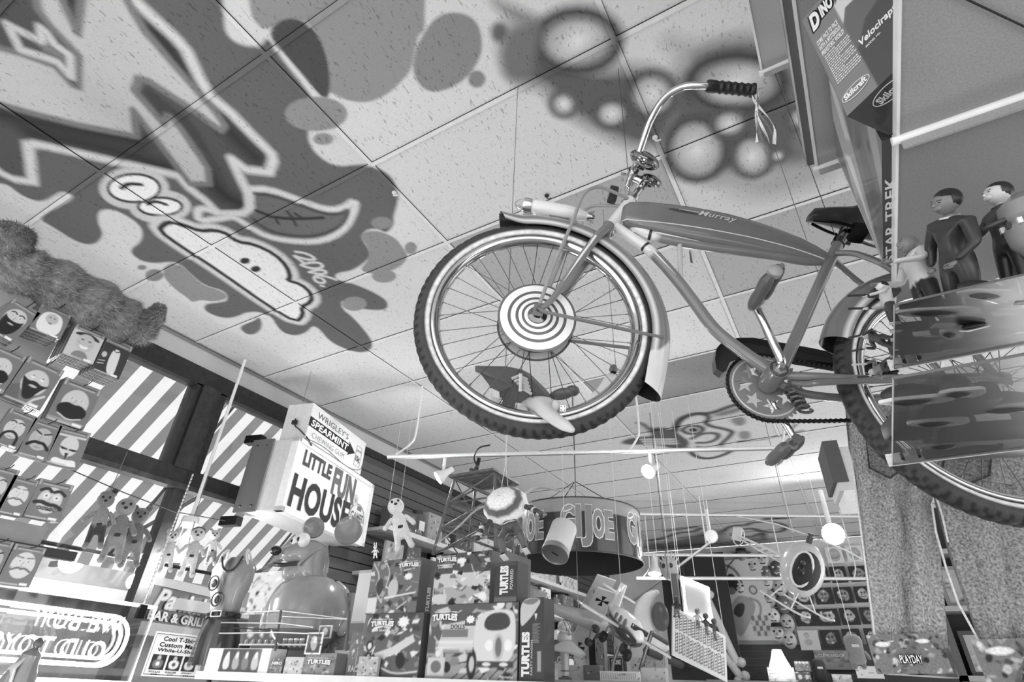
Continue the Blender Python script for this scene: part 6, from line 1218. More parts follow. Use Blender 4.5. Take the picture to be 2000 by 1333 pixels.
# things above the boxes
doll('plush_doll', 'plain white stuffed doll hanging on two strings beside the shop sign', (772, 985), (792, 1080), None, 236, 238, 236, Y=2.75)
for k, (x, x2) in enumerate(((760, 752), (782, 768))): a = ony(x, 985, 2.75); cord('string', [a, Vector((a.x-.01, 2.75, 3.02+.6))], .0012, 200, ('left', 'right')[k]+' white string of the hanging white doll', 'string')
doll('toy_rabbit', 'little white long-eared rabbit standing on the Turtles lightning box', (733, 1068), (733, 1092), None, 240, 238, 240, cat='toy', extra='long', Y=SY+.07, mtl=gloss)
TY = SY+.44
bx = thing('carton', 'plain grey carton behind the boxed toys holding up the wooden tower', 'carton', fr((ony(852, 1200, TY).x, TY, zt))); ztw = ony(915, 1082, TY).z; MB().box((0, 0, 0), (ony(985, 1200, TY).x-ony(852, 1200, TY).x, .28, ztw-zt-.001), 118).build('carton', matte, bx, smoothf=False)
P0 = ony(856, 1082, TY); P1 = ony(978, 1082, TY); Q0 = ony(874, 938, TY); Q1 = ony(950, 938, TY); w = P1.x-P0.x; th = Q0.z-ztw; t = thing('toy_watchtower', 'grey wooden toy lattice watchtower standing behind the boxed toys', 'toy', fr((P0.x+w/2, TY+.12, ztw)))
wb, wt = w*.5, (Q1.x-Q0.x)*.5; m_ = MB(); cn = lambda kx, ky, f: Vector((kx*(wb*(1-f)+wt*f), ky*(wb*(1-f)+wt*f)*.8, th*f))
for kx in (1, -1):
    for ky in (1, -1): m_.tube([cn(kx, ky, 0), cn(kx, ky, 1)], .011, 104, seg=4)
m_.build('post', darkwood, t)
m_ = MB()
for f0, f1 in ((0, .33), (.33, .66), (.66, 1)):
    for a, b in (((1, -1), (-1, -1)), ((1, -1), (1, 1)), ((-1, -1), (-1, 1)), ((1, 1), (-1, 1))): m_.tube([cn(*a, f0), cn(*b, f1)], .0055, 110, seg=4); m_.tube([cn(*b, f0), cn(*a, f1)], .0055, 110, seg=4); m_.tube([cn(*a, f1), cn(*b, f1)], .006, 100, seg=4)
m_.build('bracing', darkwood, t); MB().box((-wt*1.12, -wt*1.1, th), (wt*1.12, wt*1.1, th+.014), 96).build('platform', darkwood, t, smoothf=False); m_ = MB(); m_.tube([(-wt*.6, 0, th), (-wt*.35, 0, th+.16)], .012, 34, seg=8); m_.build('chimney', matte, t)
pf = t.matrix_world @ Vector((wt*.3, -.02, th+.018)); f_ = figure('toy soldier in camouflage standing on top of the wooden watchtower', pf, (919, 918), .17, math.radians(-90), 84, 70, 110, 44, st1); m_ = MB(); m_.tube(curve([(.13*.17, -.1*.17, .6*.17), (.05, -.03, .14), (.10, -.02, .15), (.13, 0, .10)]), .004, 40, seg=6); m_.build('hose', plast, f_)
# hanging warrior figure
HYr = 2.2; Fp = ony(1012, 1098, HYr); f_ = figure('armoured toy warrior with a white feather headdress, hanging on strings', Fp, (985, 968), .34, math.radians(-75), 70, 90, 140, 60, dict(arm_l=((.24, -.05, .62), (.34, -.10, .44)), arm_r=((-.20, -.06, .60), (-.22, -.12, .40)), leg_l=((.09, -.10, .28), (.10, -.02, .10)), leg_r=((-.09, -.12, .28), (-.10, -.04, .10))))
H = .34; m_ = MB(); n = 22; vs = []; fs = []; cs = []
for r_, y_, v in ((.005, -.24, 226), (.08, -.225, 240), (.125, -.20, 236), (.15, -.17, 92), (.18, -.13, 104), (.195, -.10, 236), (.215, -.03, 242), (.19, .03, 200)):
    for k in range(n): a = 2*PI*k/n; rr_ = r_*(1+.06*(k % 2)); vs.append((rr_*H*math.cos(a), y_*H, (.80+rr_*math.sin(a)*1.15)*H)); cs.append(g(v))
for i in range(7):
    for k in range(n): fs.append((i*n+k, i*n+(k+1) % n, (i+1)*n+(k+1) % n, (i+1)*n+k))
m_.add(vs, fs, cs); m_.build('headdress', cloth, f_)
m_ = MB()
for z in (.52, .56, .60): m_.lathe([(.066*H, z*H), (.078*H, (z+.012)*H), (.066*H, (z+.024)*H)], (0, 0, 0), (0, 0, 1), 190, 16)
for k in (1, -1):
    for j in range(5): p = Vector((k*(.24+.02*j)*H, -.06*H, (.62-.04*j)*H)); m_.ball(p, .033*H, 200 if j % 2 else 60, 10, 6)
m_.build('armour_bands', gloss, f_, sharp=60)
m_ = MB()
for k in (1, -1): m_.tube(curve([(k*.06*H, .08*H, .9*H), (k*.3*H, .12*H, 1.05*H), (k*.55*H, .1*H, .85*H), (k*.8*H, .1*H, .70*H)]), [.03*H]*7+[.02*H]*6+[.01*H]*6, 190, seg=8, flat=.3)
m_.build('wing', gloss, f_)
hp = f_.matrix_world @ Vector((0, 0, H*1.0)); 
for k, (x, lb) in enumerate(((-.03, 'left white string of the hanging toy warrior'), (.03, 'right white string of the hanging toy warrior'))): cord('string', [hp+Vector((x, 0, -.03)), hp+Vector((x*.1, 0, .14)), Vector((hp.x, hp.y, CEIL))], .0013, 225, lb, 'string')
# hanging coin tin
c = ond(1097, 1045, 2.75); b_ = ond(1082, 1087, 2.66); ax = (b_-c).normalized(); t = thing('coin_tin', 'round pale coin tin hanging mouth down, slot in its lid', 'tin', Matrix.Translation(c)); L = .125; r0 = .062
m_ = MB(); m_.lathe([(0, -.05), (r0*.97, -.05), (r0, -.045), (r0, L-.02), (r0*.99, L-.018)], (0, 0, 0), ax, 205, 36); m_.build('can', plain, t); m_ = MB(); m_.lathe([(r0*1.03, L-.022), (r0*1.03, L), (r0*.97, L+.001), (r0*.94, L-.004), (0, L-.004)], (0, 0, 0), ax, 176, 36); ld = m_.build('lid', steel, t); e = ax.cross(Vector((.6, .1, 1))).normalized(); e2 = ax.cross(e)
m_ = MB(); p = ax*(L-.003); m_.tube([p-e*.016+e2*.0, p+e*.016], .0025, 20, seg=6); m_.build('slot', matte, ld); cord('string', [c-ax*.05, Vector((c.x, c.y, CEIL))], .0012, 210, 'white string of the hanging coin tin', 'string')
# big round hanging shade
dc = ond(1128, 1103, 4.1); R0 = .45; Hh = .335; t = thing('hanging_drum_sign', 'big dark drum shade reading GI Joe around it, hung by a wire', 'sign', Matrix.Translation(dc))
m_ = MB(); m_.lathe([(R0, 0, 66), (R0, Hh*.72, 60), (R0, Hh*.74, 150), (R0, Hh, 156)], (0, 0, 0), (0, 0, 1), 60, 96); dr = m_.build('shade', gloss, t, sharp=60); m_ = MB(); m_.lathe([(R0-.003, Hh), (R0-.003, 0)], (0, 0, 0), (0, 0, 1), 66, 96); m_.build('lining', matte, t, sharp=60)
for z in (0, Hh): m_ = MB(); m_.lathe([(R0-.004, z-.004), (R0+.004, z-.004), (R0+.004, z+.004), (R0-.004, z+.004), (R0-.004, z-.004)], (0, 0, 0), (0, 0, 1), 70, 96); m_.build('rim', plast, dr)
MB().lathe([(0, Hh*.9), (R0-.005, Hh*.9)], (0, 0, 0), (0, 0, 1), 40, 60).build('top_disc', matte, t)
va = math.atan2(-dc.y, -dc.x)
for k in range(6):
    a0 = va+.16+k*PI/3
    for ch_, x0_, w_, z0_, h_ in (('G', 0, .092, .0, .205), ('I', .100, .030, .0, .205), ('J', .130, .070, -.055, .26), ('O', .206, .075, .0, .18), ('E', .288, .060, .0, .18)):
        o = text(t, ch_, 0, 0, w_, h_, 140, y=0, bold=.045, outline=(.005, 232), name='drum_lettering', material=gloss)
        for q in o.data.vertices:
            x, y, z = q.co; aa = a0+(x0_+x-.172)/R0; rr_ = R0+.003-y; q.co = (rr_*math.cos(aa), rr_*math.sin(aa), z0_+z+Hh*.24)
MB().tube([(0, 0, Hh*.9), (0, 0, Hh+.25)], .006, 90).build('hanger', steel, t); m_ = MB(); m_.tube([(0, 0, Hh+.25), (0, 0, CEIL-dc.z)], .006, 80)
for k in range(3): a = 2*PI*k/3+.5; m_.tube([(0, 0, Hh+.25), (R0*.95*math.cos(a), R0*.95*math.sin(a), Hh)], .003, 60, seg=6)
m_.build('wire', steel, t)
# caped doll seen through the front wheel, dice
cp = ond(985, 770, 1.483); t = thing('caped_skeleton_toy', 'dark-caped skeleton toy in the front wheel, its pale leg over the tyre', 'toy', Matrix.Translation(cp)); Mi = t.matrix_world.inverted()
def D2(x, y, d=1.483): return Mi @ ond(x, y, d)
cape = [(928, 715), (990, 716), (1018, 722), (1045, 748), (1066, 772), (1060, 778), (1030, 786), (1005, 798), (972, 800), (985, 793), (980, 778), (962, 770), (955, 752), (938, 730), (928, 726)]
m_ = MB(); P = [D2(*p, 1.490+.03*math.sin(i)) for i, p in enumerate(cape)]; back = [p+Vector((.01, .03, 0)) for p in P]; ctr = D2(1000, 755, 1.435); n = len(P)
m_.add(P+[ctr]+back, [(i, (i+1) % n, n) for i in range(n)]+[(i, (i+1) % n, n+1+(i+1) % n, n+1+i) for i in range(n)]+[tuple(range(n+1, 2*n+1))], g(78)); m_.build('cape', cloth, t, smoothf=False)
m_ = MB()
for k in range(5): m_.tube([D2(1000+k*5, 740+k*5, 1.421), D2(1014+k*3, 734+k*7, 1.414), D2(1030+k*2, 742+k*7, 1.421)], 0.0042, 170, seg=6)
m_.tube([D2(1017, 730, 1.408), D2(1016, 765, 1.408)], .0048, 185, seg=6); m_.build('ribs', plast, t)
m_ = MB()
for k in range(4): m_.tube([D2(960+k*4, 760+k*2, 1.449), D2(961+k*4, 775+k, 1.442), D2(963+k*3, 790-k*2, 1.449)], .0048, 200, seg=6)
m_.build('hand', plast, t)
skin([[(D2(1016, 800), .020), (D2(1035, 792), .023), (D2(1052, 786, 1.43), .024)], [(D2(1052, 786, 1.43), .024), (D2(1064, 803, 1.36), .020), (D2(1085, 820, 1.30), .017), (D2(1104, 832, 1.27), .015), (D2(1122, 843, 1.255), .006)], [(D2(1052, 786, 1.43), .024), (D2(1080, 792, 1.42), .02), (D2(1090, 800, 1.40), .016)], [(D2(1016, 800), .020), (D2(1026, 810, 1.42), .013)]], 'leg', plast, t, v=205, sub=2)
m_ = MB(); m_.ball(D2(1098, 770), (.037, .02, .015), 88, 14, 8); m_.ball(D2(1118, 764), (.02, .02, .014), 84, 12, 8); m_.build('boot', plast, t)
cord('string', [cp+Vector((0, 0, -.02)), Vector((cp.x, cp.y, CEIL))], .0012, 90, 'thin string above the caped skeleton toy in the wheel', 'string')
tg = ond(1205, 748, 2.3); t = thing('flower_arm_toy', 'pale glove-shaped toy arm with a curled tip seen through the right of the front wheel', 'toy', Matrix.Translation(tg)); Mi = t.matrix_world.inverted()
skin([[(D2(1158, 784, 2.3), .030), (D2(1178, 764, 2.3), .026), (D2(1190, 740, 2.3), .022), (D2(1197, 728, 2.3), .016)], [(D2(1190, 740, 2.3), .022), (D2(1206, 742, 2.3), .014)]], 'sleeve', plast, t, v=214, sub=2); m_ = MB(); m_.lathe([(.012, -.012), (.018, 0), (.014, .02), (.004, .03)], D2(1198, 724, 2.3), (0, .2, 1), 100, 14); m_.build('tip', plast, t)
cord('string', [tg, Vector((tg.x, tg.y, CEIL))], .0012, 90, 'thin string holding the pale toy arm', 'string')
d0 = BM @ (ST @ (FC+Vector((-.07, .004, -.247)))); t = thing('die', 'white four-spot die resting on the front rim', 'die', fr(ond(1099, 799, (d0-EYE).length-.01), .5, .3)); m_ = MB(); m_.box((-.008, -.008, -.008), (.008, .008, .008), 240, bev=.002); o = m_.build('cube', gloss, t)
m_ = MB()
for a in (-.0042, .0042):
    for b in (-.0042, .0042): m_.ball((a, -.008, b), (.0014, .0006, .0014), 20, 8, 6)
m_.build('spots', matte, t)
# ------------------------------------------------------------------ track lighting
lampspots += []
def rail(p0, p1, z0, z1, label, r=.013, stems=()):
    a = onz(*p0, z0); b = onz(*p1, z1); t = thing('track_rail', label, 'light track', Matrix.Translation(a)); d = b-a; m_ = MB(); n = Vector((-d.y, d.x, 0)).normalized()
    m_.tube([(0, 0, 0), d], r*1.2, 238, seg=4, up=(0, 0, 1)); m_.tube([Vector((0, 0, -r*1.1)), d+Vector((0, 0, -r*1.1))], r*.4, 120, seg=4); m_.build('rail', matte, t)
    for f, bend in stems:
        p = d*f; m_ = MB(); m_.tube(curve([p+Vector((0, 0, r)), p+d.normalized()*bend*.12+Vector((0, 0, .10)), p+d.normalized()*bend*.16+Vector((0, 0, .2)), Vector((p.x+d.normalized().x*bend*.16, p.y+d.normalized().y*bend*.16, CEIL-a.z))], 5), .008, 228, seg=8); m_.build('stem', matte, t)
    return a, b
R1 = rail((757, 893), (1553, 874), 3.02, 3.02, 'long white track rail hanging under the bicycle, nearest of the rails', stems=((.02, .9), (.62, .5), (.97, .3)))
R2 = rail((1243, 1130), (1720, 1131), 2.80, 2.80, 'white track rail crossing behind the helicopter', .016, ((.03, .6), (.9, .3)))
R3 = rail((1200, 1084), (1560, 1086), 3.10, 3.10, 'white track rail above the one crossing behind the helicopter', .016, ((.1, .0), (.9, .0)))
R4 = rail((1090, 1003), (1690, 1010), 3.45, 3.45, 'farthest thin track rail close under the back of the ceiling', .014, ((.05, 0), (.5, 0), (.95, 0)))
R5 = rail((1225, 1183), (1392, 1056), 2.85, 3.05, 'slanting white track rail running down left behind the round lamp', .016, ((.95, .0),))
def spot(px, z, label, aim=(-.6, -.5, -.6), s=1., lit=True, drop=None, e=10):
    p = onz(*px, z); t = thing('track_spotlight', label, 'spotlight', Matrix.Translation(p)); a = Vector(aim).normalized(); tc = drop if drop else .09
    MB().tube([(0, 0, tc*s), (0, 0, .0)], .012*s, 225).build('stem', matte, t)
    m_ = MB(); m_.lathe([(0, -.09*s), (.022*s, -.085*s), (.026*s, -.02*s), (.048*s, .02*s), (.052*s, .05*s), (.050*s, .05*s)], (0, 0, -.01), a, 225, 24); m_.build('lamp_head', matte, t)
    m_ = MB(); m_.lathe([(.049*s, .046*s), (.03*s, .054*s), (0, .057*s)], (0, 0, -.01), a, 255, 24); m_.build('bulb', bulb_m if lit else matte, t)
    if lit: lampspots.append((p.x+a.x*.12, p.y+a.y*.12, p.z+a.z*.12, e))
spot((866, 925), 2.90, 'lit track spotlight at the left end of the nearest rail, above the watchtower', s=1.0, drop=.13)
spot((1272, 915), 2.93, 'lit track spotlight in the middle of the nearest rail, above the drum sign', aim=(-.3, -.75, -.5), s=1.0, drop=.11)
spot((1625, 1042), 3.05, 'brightest lit spotlight, right of the helicopter near the jeans', aim=(.1, -.95, -.2), s=2.1, drop=.22, e=30)
spot((1387, 1045), 3.0, 'unlit oval white spotlight where the slanting rail meets the upper rail', aim=(.3, -.8, -.3), s=1.35, lit=False, drop=.2)
spot((1278, 1108), 2.9, 'lit round bulb lamp with a thin wire guard beside the drum sign', aim=(0, -.2, -1), s=1.6, drop=.1, e=6)
t = thing('ceiling_box', 'white and grey box fixture hung under the ceiling left of the jeans', 'light fixture', fr(ony(1640, 960, 3.6), .15)); MB().box((0, 0, 0), (.34, .30, .26), 205, bev=.004).build('housing', matte, t); MB().box((-.02, -.012, .05), (.06, .30, .30), 84).build('end_panel', matte, t, smoothf=False); MB().box((.02, -.006, -.06), (.30, .28, .0), 230).build('lower_part', matte, t, smoothf=False); MB().tube([(.2, .15, .26), (.2, .15, CEIL-t.matrix_world.translation.z)], .01, 200).build('stem', matte, t)
# ------------------------------------------------------------------ hanging aircraft
def aim_frame(o, nose, up=(0, 0, 1)):
    x = (Vector(nose)-Vector(o)).normalized(); z = Vector(up); z = (z-x*z.dot(x)).normalized(); y = z.cross(x); M = Matrix((x, y, z)).transposed().to_4x4(); M.translation = Vector(o); return M
o = ond(1218, 1222, 3.1); nz_ = ond(1268, 1262, 2.85); M = aim_frame(o, nz_, (.1, .45, 1)); t = thing('toy_airplane', 'white toy airliner with dark belly, three round windows and fat wheels', 'toy plane', M); L = .20
m_ = MB(); secs = [(-1.0, .10, .16), (-.8, .18, .08), (-.4, .30, .02), (0, .34, 0), (.5, .32, 0), (.8, .24, -.03), (1.0, .10, -.08)]; vs = []; fs = []; cs = []; K = 20
for x, r, zc in secs:
    for k in range(K): a = 2*PI*k/K; vs.append((x*L, r*L*.8*math.cos(a), (zc+r*math.sin(a))*L)); cs.append(g(232 if math.sin(a) > .05 else 70))
for i in range(len(secs)-1):
    for k in range(K): fs.append((i*K+k, (i+1)*K+k, (i+1)*K+(k+1) % K, i*K+(k+1) % K))
fs += [tuple(range(K)), tuple(range(6*K, 7*K))[::-1]]; m_.add(vs, fs, cs); fu = m_.build('fuselage', gloss, t, sharp=60)
m_ = MB(); m_.prism([(-1.05*L, .1*L), (-.6*L, .2*L), (-.75*L, .85*L), (-1.1*L, .85*L)], -.02*L, .02*L, 225); m_.build('tail_fin', gloss, t); m_ = MB(); m_.box((-.15*L, -1.3*L, -.10*L), (.3*L, 1.3*L, -.04*L), 205, bev=.004); m_.box((-1.1*L, -.45*L, .55*L), (-.8*L, .45*L, .60*L), 220); m_.build('wing', gloss, t)
for sd in (1, -1):
    for k in range(3): m_ = MB(); m_.ball(((-.05+.27*k)*L, sd*.265*L, .10*L), (.07*L, .02*L, .09*L), 96, 12, 8); m_.build('window', gloss, fu)
m_ = MB(); m_.box((.70*L, -.2*L, .08*L), (.86*L, .2*L, .20*L), 50, bev=.005); m_.build('windscreen', gloss, fu)
for x, y in ((.75, .0), (-.1, .3), (-.1, -.3)): m_ = MB(); m_.lathe([(0, -.05*L), (.12*L, -.05*L), (.14*L, 0), (.12*L, .05*L), (0, .05*L)], (x*L, y*L, -.48*L), (0, 1, 0), 40, 18); m_.tube([(x*L, y*L, -.48*L), (x*L, y*L, -.2*L)], .02*L, 120); m_.build('wheel', rubber, t)
cord('string', [o, Vector((o.x, o.y, CEIL))], .0013, 215, 'white string holding the toy airliner', 'string')
o = ond(1130, 1205, 3.7); nz_ = o+CR*.9-CU*.3; M = aim_frame(o, nz_, (o-EYE).normalized()*.6+Vector((0, 0, .8))); t = thing('toy_airplane', 'grey toy biplane with black crosses on its wings behind the tall Turtles box', 'toy plane', M); L = .24
m_ = MB(); m_.lathe([(0, -1.2*L), (.07*L, -1.1*L), (.16*L, -.3*L), (.22*L, .3*L), (.20*L, .7*L), (.10*L, .85*L), (0, .9*L)], (0, 0, 0), (1, 0, 0), 178, 24); m_.build('fuselage', gloss, t)
for z in (.28, -.12): m_ = MB(); m_.box((.05*L, -1.2*L, z*L), (.55*L, 1.2*L, (z+.05)*L), 200, bev=.006); w_ = m_.build('wing', gloss, t); 
for y in (-.85, .85):
    m_ = MB(); m_.prism([(.30*L-.12*L, -.0), (.30*L-.12*L, .0)], 0, .0, 30) if False else None
    for a in (0, PI/2): c_, s_ = math.cos(a), math.sin(a); P = [(.3*L+(u*c_-v*s_)*L, y*L+(u*s_+v*c_)*L, -.124*L) for u, v in ((-.16, -.06), (-.03, -.015), (.03, -.015), (.16, -.06), (.16, .06), (.03, .015), (-.03, .015), (-.16, .06))]; m_.add(P, [tuple(range(8))], g(30))
    m_.build('cross_mark', plain, w_)
m_ = MB()
for y in (-.7, .7): m_.tube([(.15*L, y*L, -.1*L), (.15*L, y*L, .3*L)], .012*L, 90); m_.tube([(.45*L, y*L, -.1*L), (.45*L, y*L, .3*L)], .012*L, 90)
m_.build('strut', gloss, t); m_ = MB(); m_.box((-1.2*L, -.4*L, .0), (-.95*L, .4*L, .03*L), 190); m_.prism([(-1.2*L, 0), (-.9*L, 0), (-1.0*L, .35*L), (-1.2*L, .35*L)], -.015*L, .015*L, 190); m_.build('tail', gloss, t)
m_ = MB(); m_.lathe([(0, -.04*L), (.1*L, -.03*L), (.1*L, .03*L), (0, .04*L)], (.35*L, .25*L, -.42*L), (0, 1, 0), 50, 14); m_.lathe([(0, -.04*L), (.1*L, -.03*L), (.1*L, .03*L), (0, .04*L)], (.35*L, -.25*L, -.42*L), (0, 1, 0), 50, 14); m_.tube([(.35*L, -.25*L, -.42*L), (.35*L, 0, -.1*L), (.35*L, .25*L, -.42*L)], .015*L, 80); m_.build('undercarriage', gloss, t)
m_ = MB(); m_.box((.88*L, -.03*L, -.4*L), (.91*L, .03*L, .4*L), 70); m_.build('propeller', gloss, t)
cord('string', [o, Vector((o.x, o.y, CEIL))], .0013, 215, 'white string holding the grey toy biplane', 'string')
# helicopter
o = ond(1566, 1112, 3.3); tl = ond(1440, 1048, 3.55); M = aim_frame(o, o*2-tl); t = thing('toy_helicopter', 'pale toy helicopter with bubble cockpit and lattice tail hanging by the lit spotlight', 'toy helicopter', M); R_h = .135
m_ = MB(); m_.ball((0, 0, 0), (R_h*.80, R_h*.62, R_h), 200, 28, 18); cb = m_.build('cockpit', gloss, t); m_ = MB(); vd = (M.inverted() @ EYE).normalized(); m_.ball(vd*R_h*.30+Vector((.02, 0, .0)), (R_h*.5, R_h*.50, R_h*.72), 52, 20, 12); m_.build('door_opening', matte, cb)
m_ = MB(); n1 = vd; s1 = n1.cross(Vector((0, 0, 1))).normalized(); m_.tube([vd*R_h*.78+s1*(.045*math.cos(a*PI/8))+Vector((0, 0, .085*math.sin(a*PI/8))) for a in range(16)], .006, 226, seg=6, closed=True); m_.build('door_frame', gloss, cb)
m_ = MB(); m_.ball(vd*R_h*.82+Vector((0, 0, -.01)), (.018, .018, .028), 40, 10, 8); m_.ball(vd*R_h*.84+Vector((0, 0, .03)), .013, 70, 10, 8); m_.build('pilot', plast, t)
tlp = M.inverted() @ tl; m_ = MB()
for dy, dz in ((.022, .02), (-.022, .02), (0, -.022)): m_.tube([Vector((-R_h*.5, dy, dz)), tlp+Vector((0, dy*.3, dz*.3))], .0045, 222, seg=6)
for k in range(9):
    f = k/9; a = Vector((-R_h*.5, 0, 0)).lerp(tlp, f); b = Vector((-R_h*.5, 0, 0)).lerp(tlp, f+.1); q = 1-.7*f; m_.tube([a+Vector((0, .022*q, .02*q)), b+Vector((0, 0, -.022*q)), a+Vector((0, -.022*q, .02*q))], .003, 215, seg=5)
m_.build('tail_boom', gloss, t); m_ = MB(); m_.prism([(tlp.x-.03, tlp.z-.03), (tlp.x+.03, tlp.z-.02), (tlp.x+.02, tlp.z+.05), (tlp.x-.04, tlp.z+.04)], tlp.y-.003, tlp.y+.003, 222); m_.tube([(tlp.x+.03*math.cos(a*PI/6)*1.3, tlp.y+.012, tlp.z+.05*math.sin(a*PI/6)) for a in range(12)], .003, 230, seg=5, closed=True); m_.build('tail_rotor', gloss, t)
m_ = MB(); m_.tube([(0, 0, R_h*.9), (0, 0, R_h*1.35)], .014, 60); m_.build('mast', gloss, t)
for a in (.5, .5+PI): m_ = MB(); d = Vector((math.cos(a), math.sin(a), 0)); m_.tube([Vector((0, 0, R_h*1.25)), d*.16+Vector((0, 0, R_h*1.22)), d*.36+Vector((0, 0, R_h*.95))], [.012, .018, .012], 226, seg=8, flat=.25); m_.build('rotor_blade', gloss, t)
m_ = MB()
for y in (.09, -.09): m_.tube(curve([(.16, y, -R_h*1.25), (.10, y, -R_h*1.35), (-.12, y, -R_h*1.35)]), .005, 226, seg=6); m_.tube([(.06, y, -R_h*1.33), (.04, y*.4, -R_h*.75)], .004, 210, seg=6); m_.tube([(-.06, y, -R_h*1.33), (-.04, y*.4, -R_h*.75)], .004, 210, seg=6)
m_.build('skid', gloss, t); cord('string', [o+Vector((0, 0, R_h*1.3)), Vector((o.x, o.y, CEIL))], .0013, 215, 'string holding the toy helicopter', 'string')
# ------------------------------------------------------------------ glowing panel, lettered card, bones banner
M, w, h = pface((1328, 1130), (1382, 1163), (1338, 1205), Y=3.6); M2_ = M
A, B_, D_ = ond(1328, 1130, 4.3), ond(1378, 1150, 4.9), ond(1338, 1202, 4.3); u = (B_-A); v = (A-D_); n_ = u.cross(v); y_ = (n_ if n_.dot(EYE-A) < 0 else -n_).normalized(); M = frv(D_, u, y_); w, h = u.length, v.length
t = thing('light_panel', 'glowing square panel with a bright white neon edge hung behind the lettered card', 'neon sign', M); MB().box((0, 0, 0), (w, .01, h), 176).build('panel', plain, t, smoothf=False); MB().tube([(0, -.01, 0), (w, -.01, 0), (w, -.01, h), (0, -.01, h)], .016, 255, seg=8, closed=True).build('neon_edge', emit('neon_edge', 2.6), t); m_ = MB(); m_.box((-.03, .02, -.03), (w+.03, .06, h+.03), 96); m_.build('back_box', matte, t, smoothf=False)
cord('string', [M @ Vector((0, 0, h)), Vector(((M @ Vector((0, 0, h))).x, (M @ Vector((0, 0, h))).y, CEIL))], .002, 215, 'string at the left corner of the glowing square panel', 'string')
A, B_, D_ = ond(1311, 1181, 3.8), ond(1414, 1240, 4.3), ond(1313, 1280, 3.75); u = (B_-A); v = (A-D_); n_ = u.cross(v); y_ = (n_ if n_.dot(EYE-A) < 0 else -n_).normalized(); M = frv(D_, u, y_); w, h = u.length, v.length*.98
t = thing('lettered_card', 'long pale card covered in tall striped hand-drawn letters', 'sign', M); rl = random.Random(8); sh = []
for r_ in (0, 1):
    x = .05
    while x < .92:
        bw = rl.uniform(.035, .06); z0, z1 = (.56, .92) if r_ == 0 else (.10, .50)
        for k in range(6): z = z0+(z1-z0)*k/6; sh.append(('l', [(x, z), (x+bw, z+.05)], .012, rl.choice((90, 120, 150))))
        sh += [('l', [(x, z0), (x, z1)], .008, 60), ('l', [(x+bw, z0), (x+bw, z1)], .008, 60)]
        if rl.random() < .5: sh.append(('l', smooth([(x, z1), (x+bw/2, z1+.02), (x+bw, z1)], False), .008, 60))
        x += bw+rl.uniform(.015, .03)
MB().box((0, 0, 0), (w, .006, h), 222).build('card', plain, t, smoothf=False); q = MB(); q.face(w, h, sh, 222, 220, y=-.001); q.build('drawn_letters', plain, t, smoothf=False)
for i, (f, lb) in enumerate(((.05, 'leftmost'), (.45, 'middle'), (.62, 'third'), (.78, 'rightmost'))):
    p = M @ Vector((w*f, .03, h-.10)); H = .26
    doll('toy_bather', f'small toy swimmer leaning over the lettered card, {lb} of the four', tuple(int(k) for k in (1316+(1414-1311)*f*.95+2, 1166+59*f)), tuple(int(k) for k in (1318+(1414-1311)*f*.95, 1205+59*f)), None, 90 if i != 1 else 150, (60, 190, 70, 80)[i], 120, cat='toy', Y=(p.y), mtl=plast)
for i, (f, lb) in enumerate(((.02, 'left'), (.98, 'right'))): a = M @ Vector((w*f, 0, h)); cord('string', [a, Vector((a.x, a.y, CEIL))], .002, 215, f'string at the {lb} corner of the lettered card', 'string')
BY = 9.84
def bk(x0, y0, x1, y1, Y=BY): return yface(x0, y0, x1, y1, Y)
M, w, h = bk(1300, 1075, 1432, 1330, 9.3); t = thing('banner', 'tall dark banner with crossed bones left of the back wall masks', 'banner', M); MB().box((0, 0, 0), (w, .03, h*.97), 52).build('cloth_panel', cloth, t, smoothf=False)
q = MB()
for (a, b) in (((.66, .62), (.95, .12)), ((.52, .42), (.98, .02))):
    pa, pb = Vector((w*a[0], -.03, h*a[1])), Vector((w*b[0], -.03, h*b[1])); q.tube([pa, pb], .055, 200, seg=10); d = (pb-pa).normalized(); s_ = d.cross(Vector((0, 1, 0)))
    for e in (pa, pb):
        for k in (1, -1): q.ball(e+s_*.06*k, .065, 205, 10, 8)
q.build('bones', plast, t)
m_ = MB(); m_.tube(curve([(w*.2, -.02, h*.1), (w*.3, -.04, h*.4), (w*.25, -.02, h*.95)]), .12, 44, seg=10); m_.build('fold', cloth, t)
# mural board and masks on the back wall
M, w, h = bk(1412, 1092, 1502, 1252, 9.75); t = thing('painted_board', 'big pale board painted with swirling ears and a checked pattern at the back', 'picture', M); MB().box((0, .01, 0), (w, .05, h), 200).build('board', matte, t, smoothf=False)
q = MB(); q.face(w, h, [('r', 0, 0, 1, 1, 200), ('l', smooth([(.05, .95), (.35, .90), (.5, .72), (.42, .58)], False), .06, 110), ('p', smooth([(.12, .78), (.32, .84), (.45, .66), (.35, .58), (.15, .62)]), 46), ('e', .22, .60, .10, .08, 0, 110), ('p', smooth([(.05, .3), (.3, .55), (.6, .52), (.72, .40), (.5, .2), (.3, .05), (.2, .05)]), 150), ('p', smooth([(.15, .32), (.3, .45), (.5, .44), (.35, .25)]), 60), ('e', .70, .60, .09, .10, .3, 90), ('e', .70, .60, .06, .07, .3, 190), ('l', smooth([(.60, .5), (.8, .45), (.78, .3), (.55, .2)], False), .05, 140)]+[('p', [(.55+.07*i, .05+.06*j), (.62+.07*i, .05+.06*j), (.62+.07*i, .11+.06*j), (.55+.07*i, .11+.06*j)], 110 if (i+j) % 2 else 190) for i in range(5) for j in range(4)]+[('e', .06, .62, .05, .08, 0, 215), ('l', smooth([(.1, .7), (.2, .9), (.4, 1)], False), .03, 66)], 200, 60, y=0); q.build('painting', plain, t, smoothf=False)
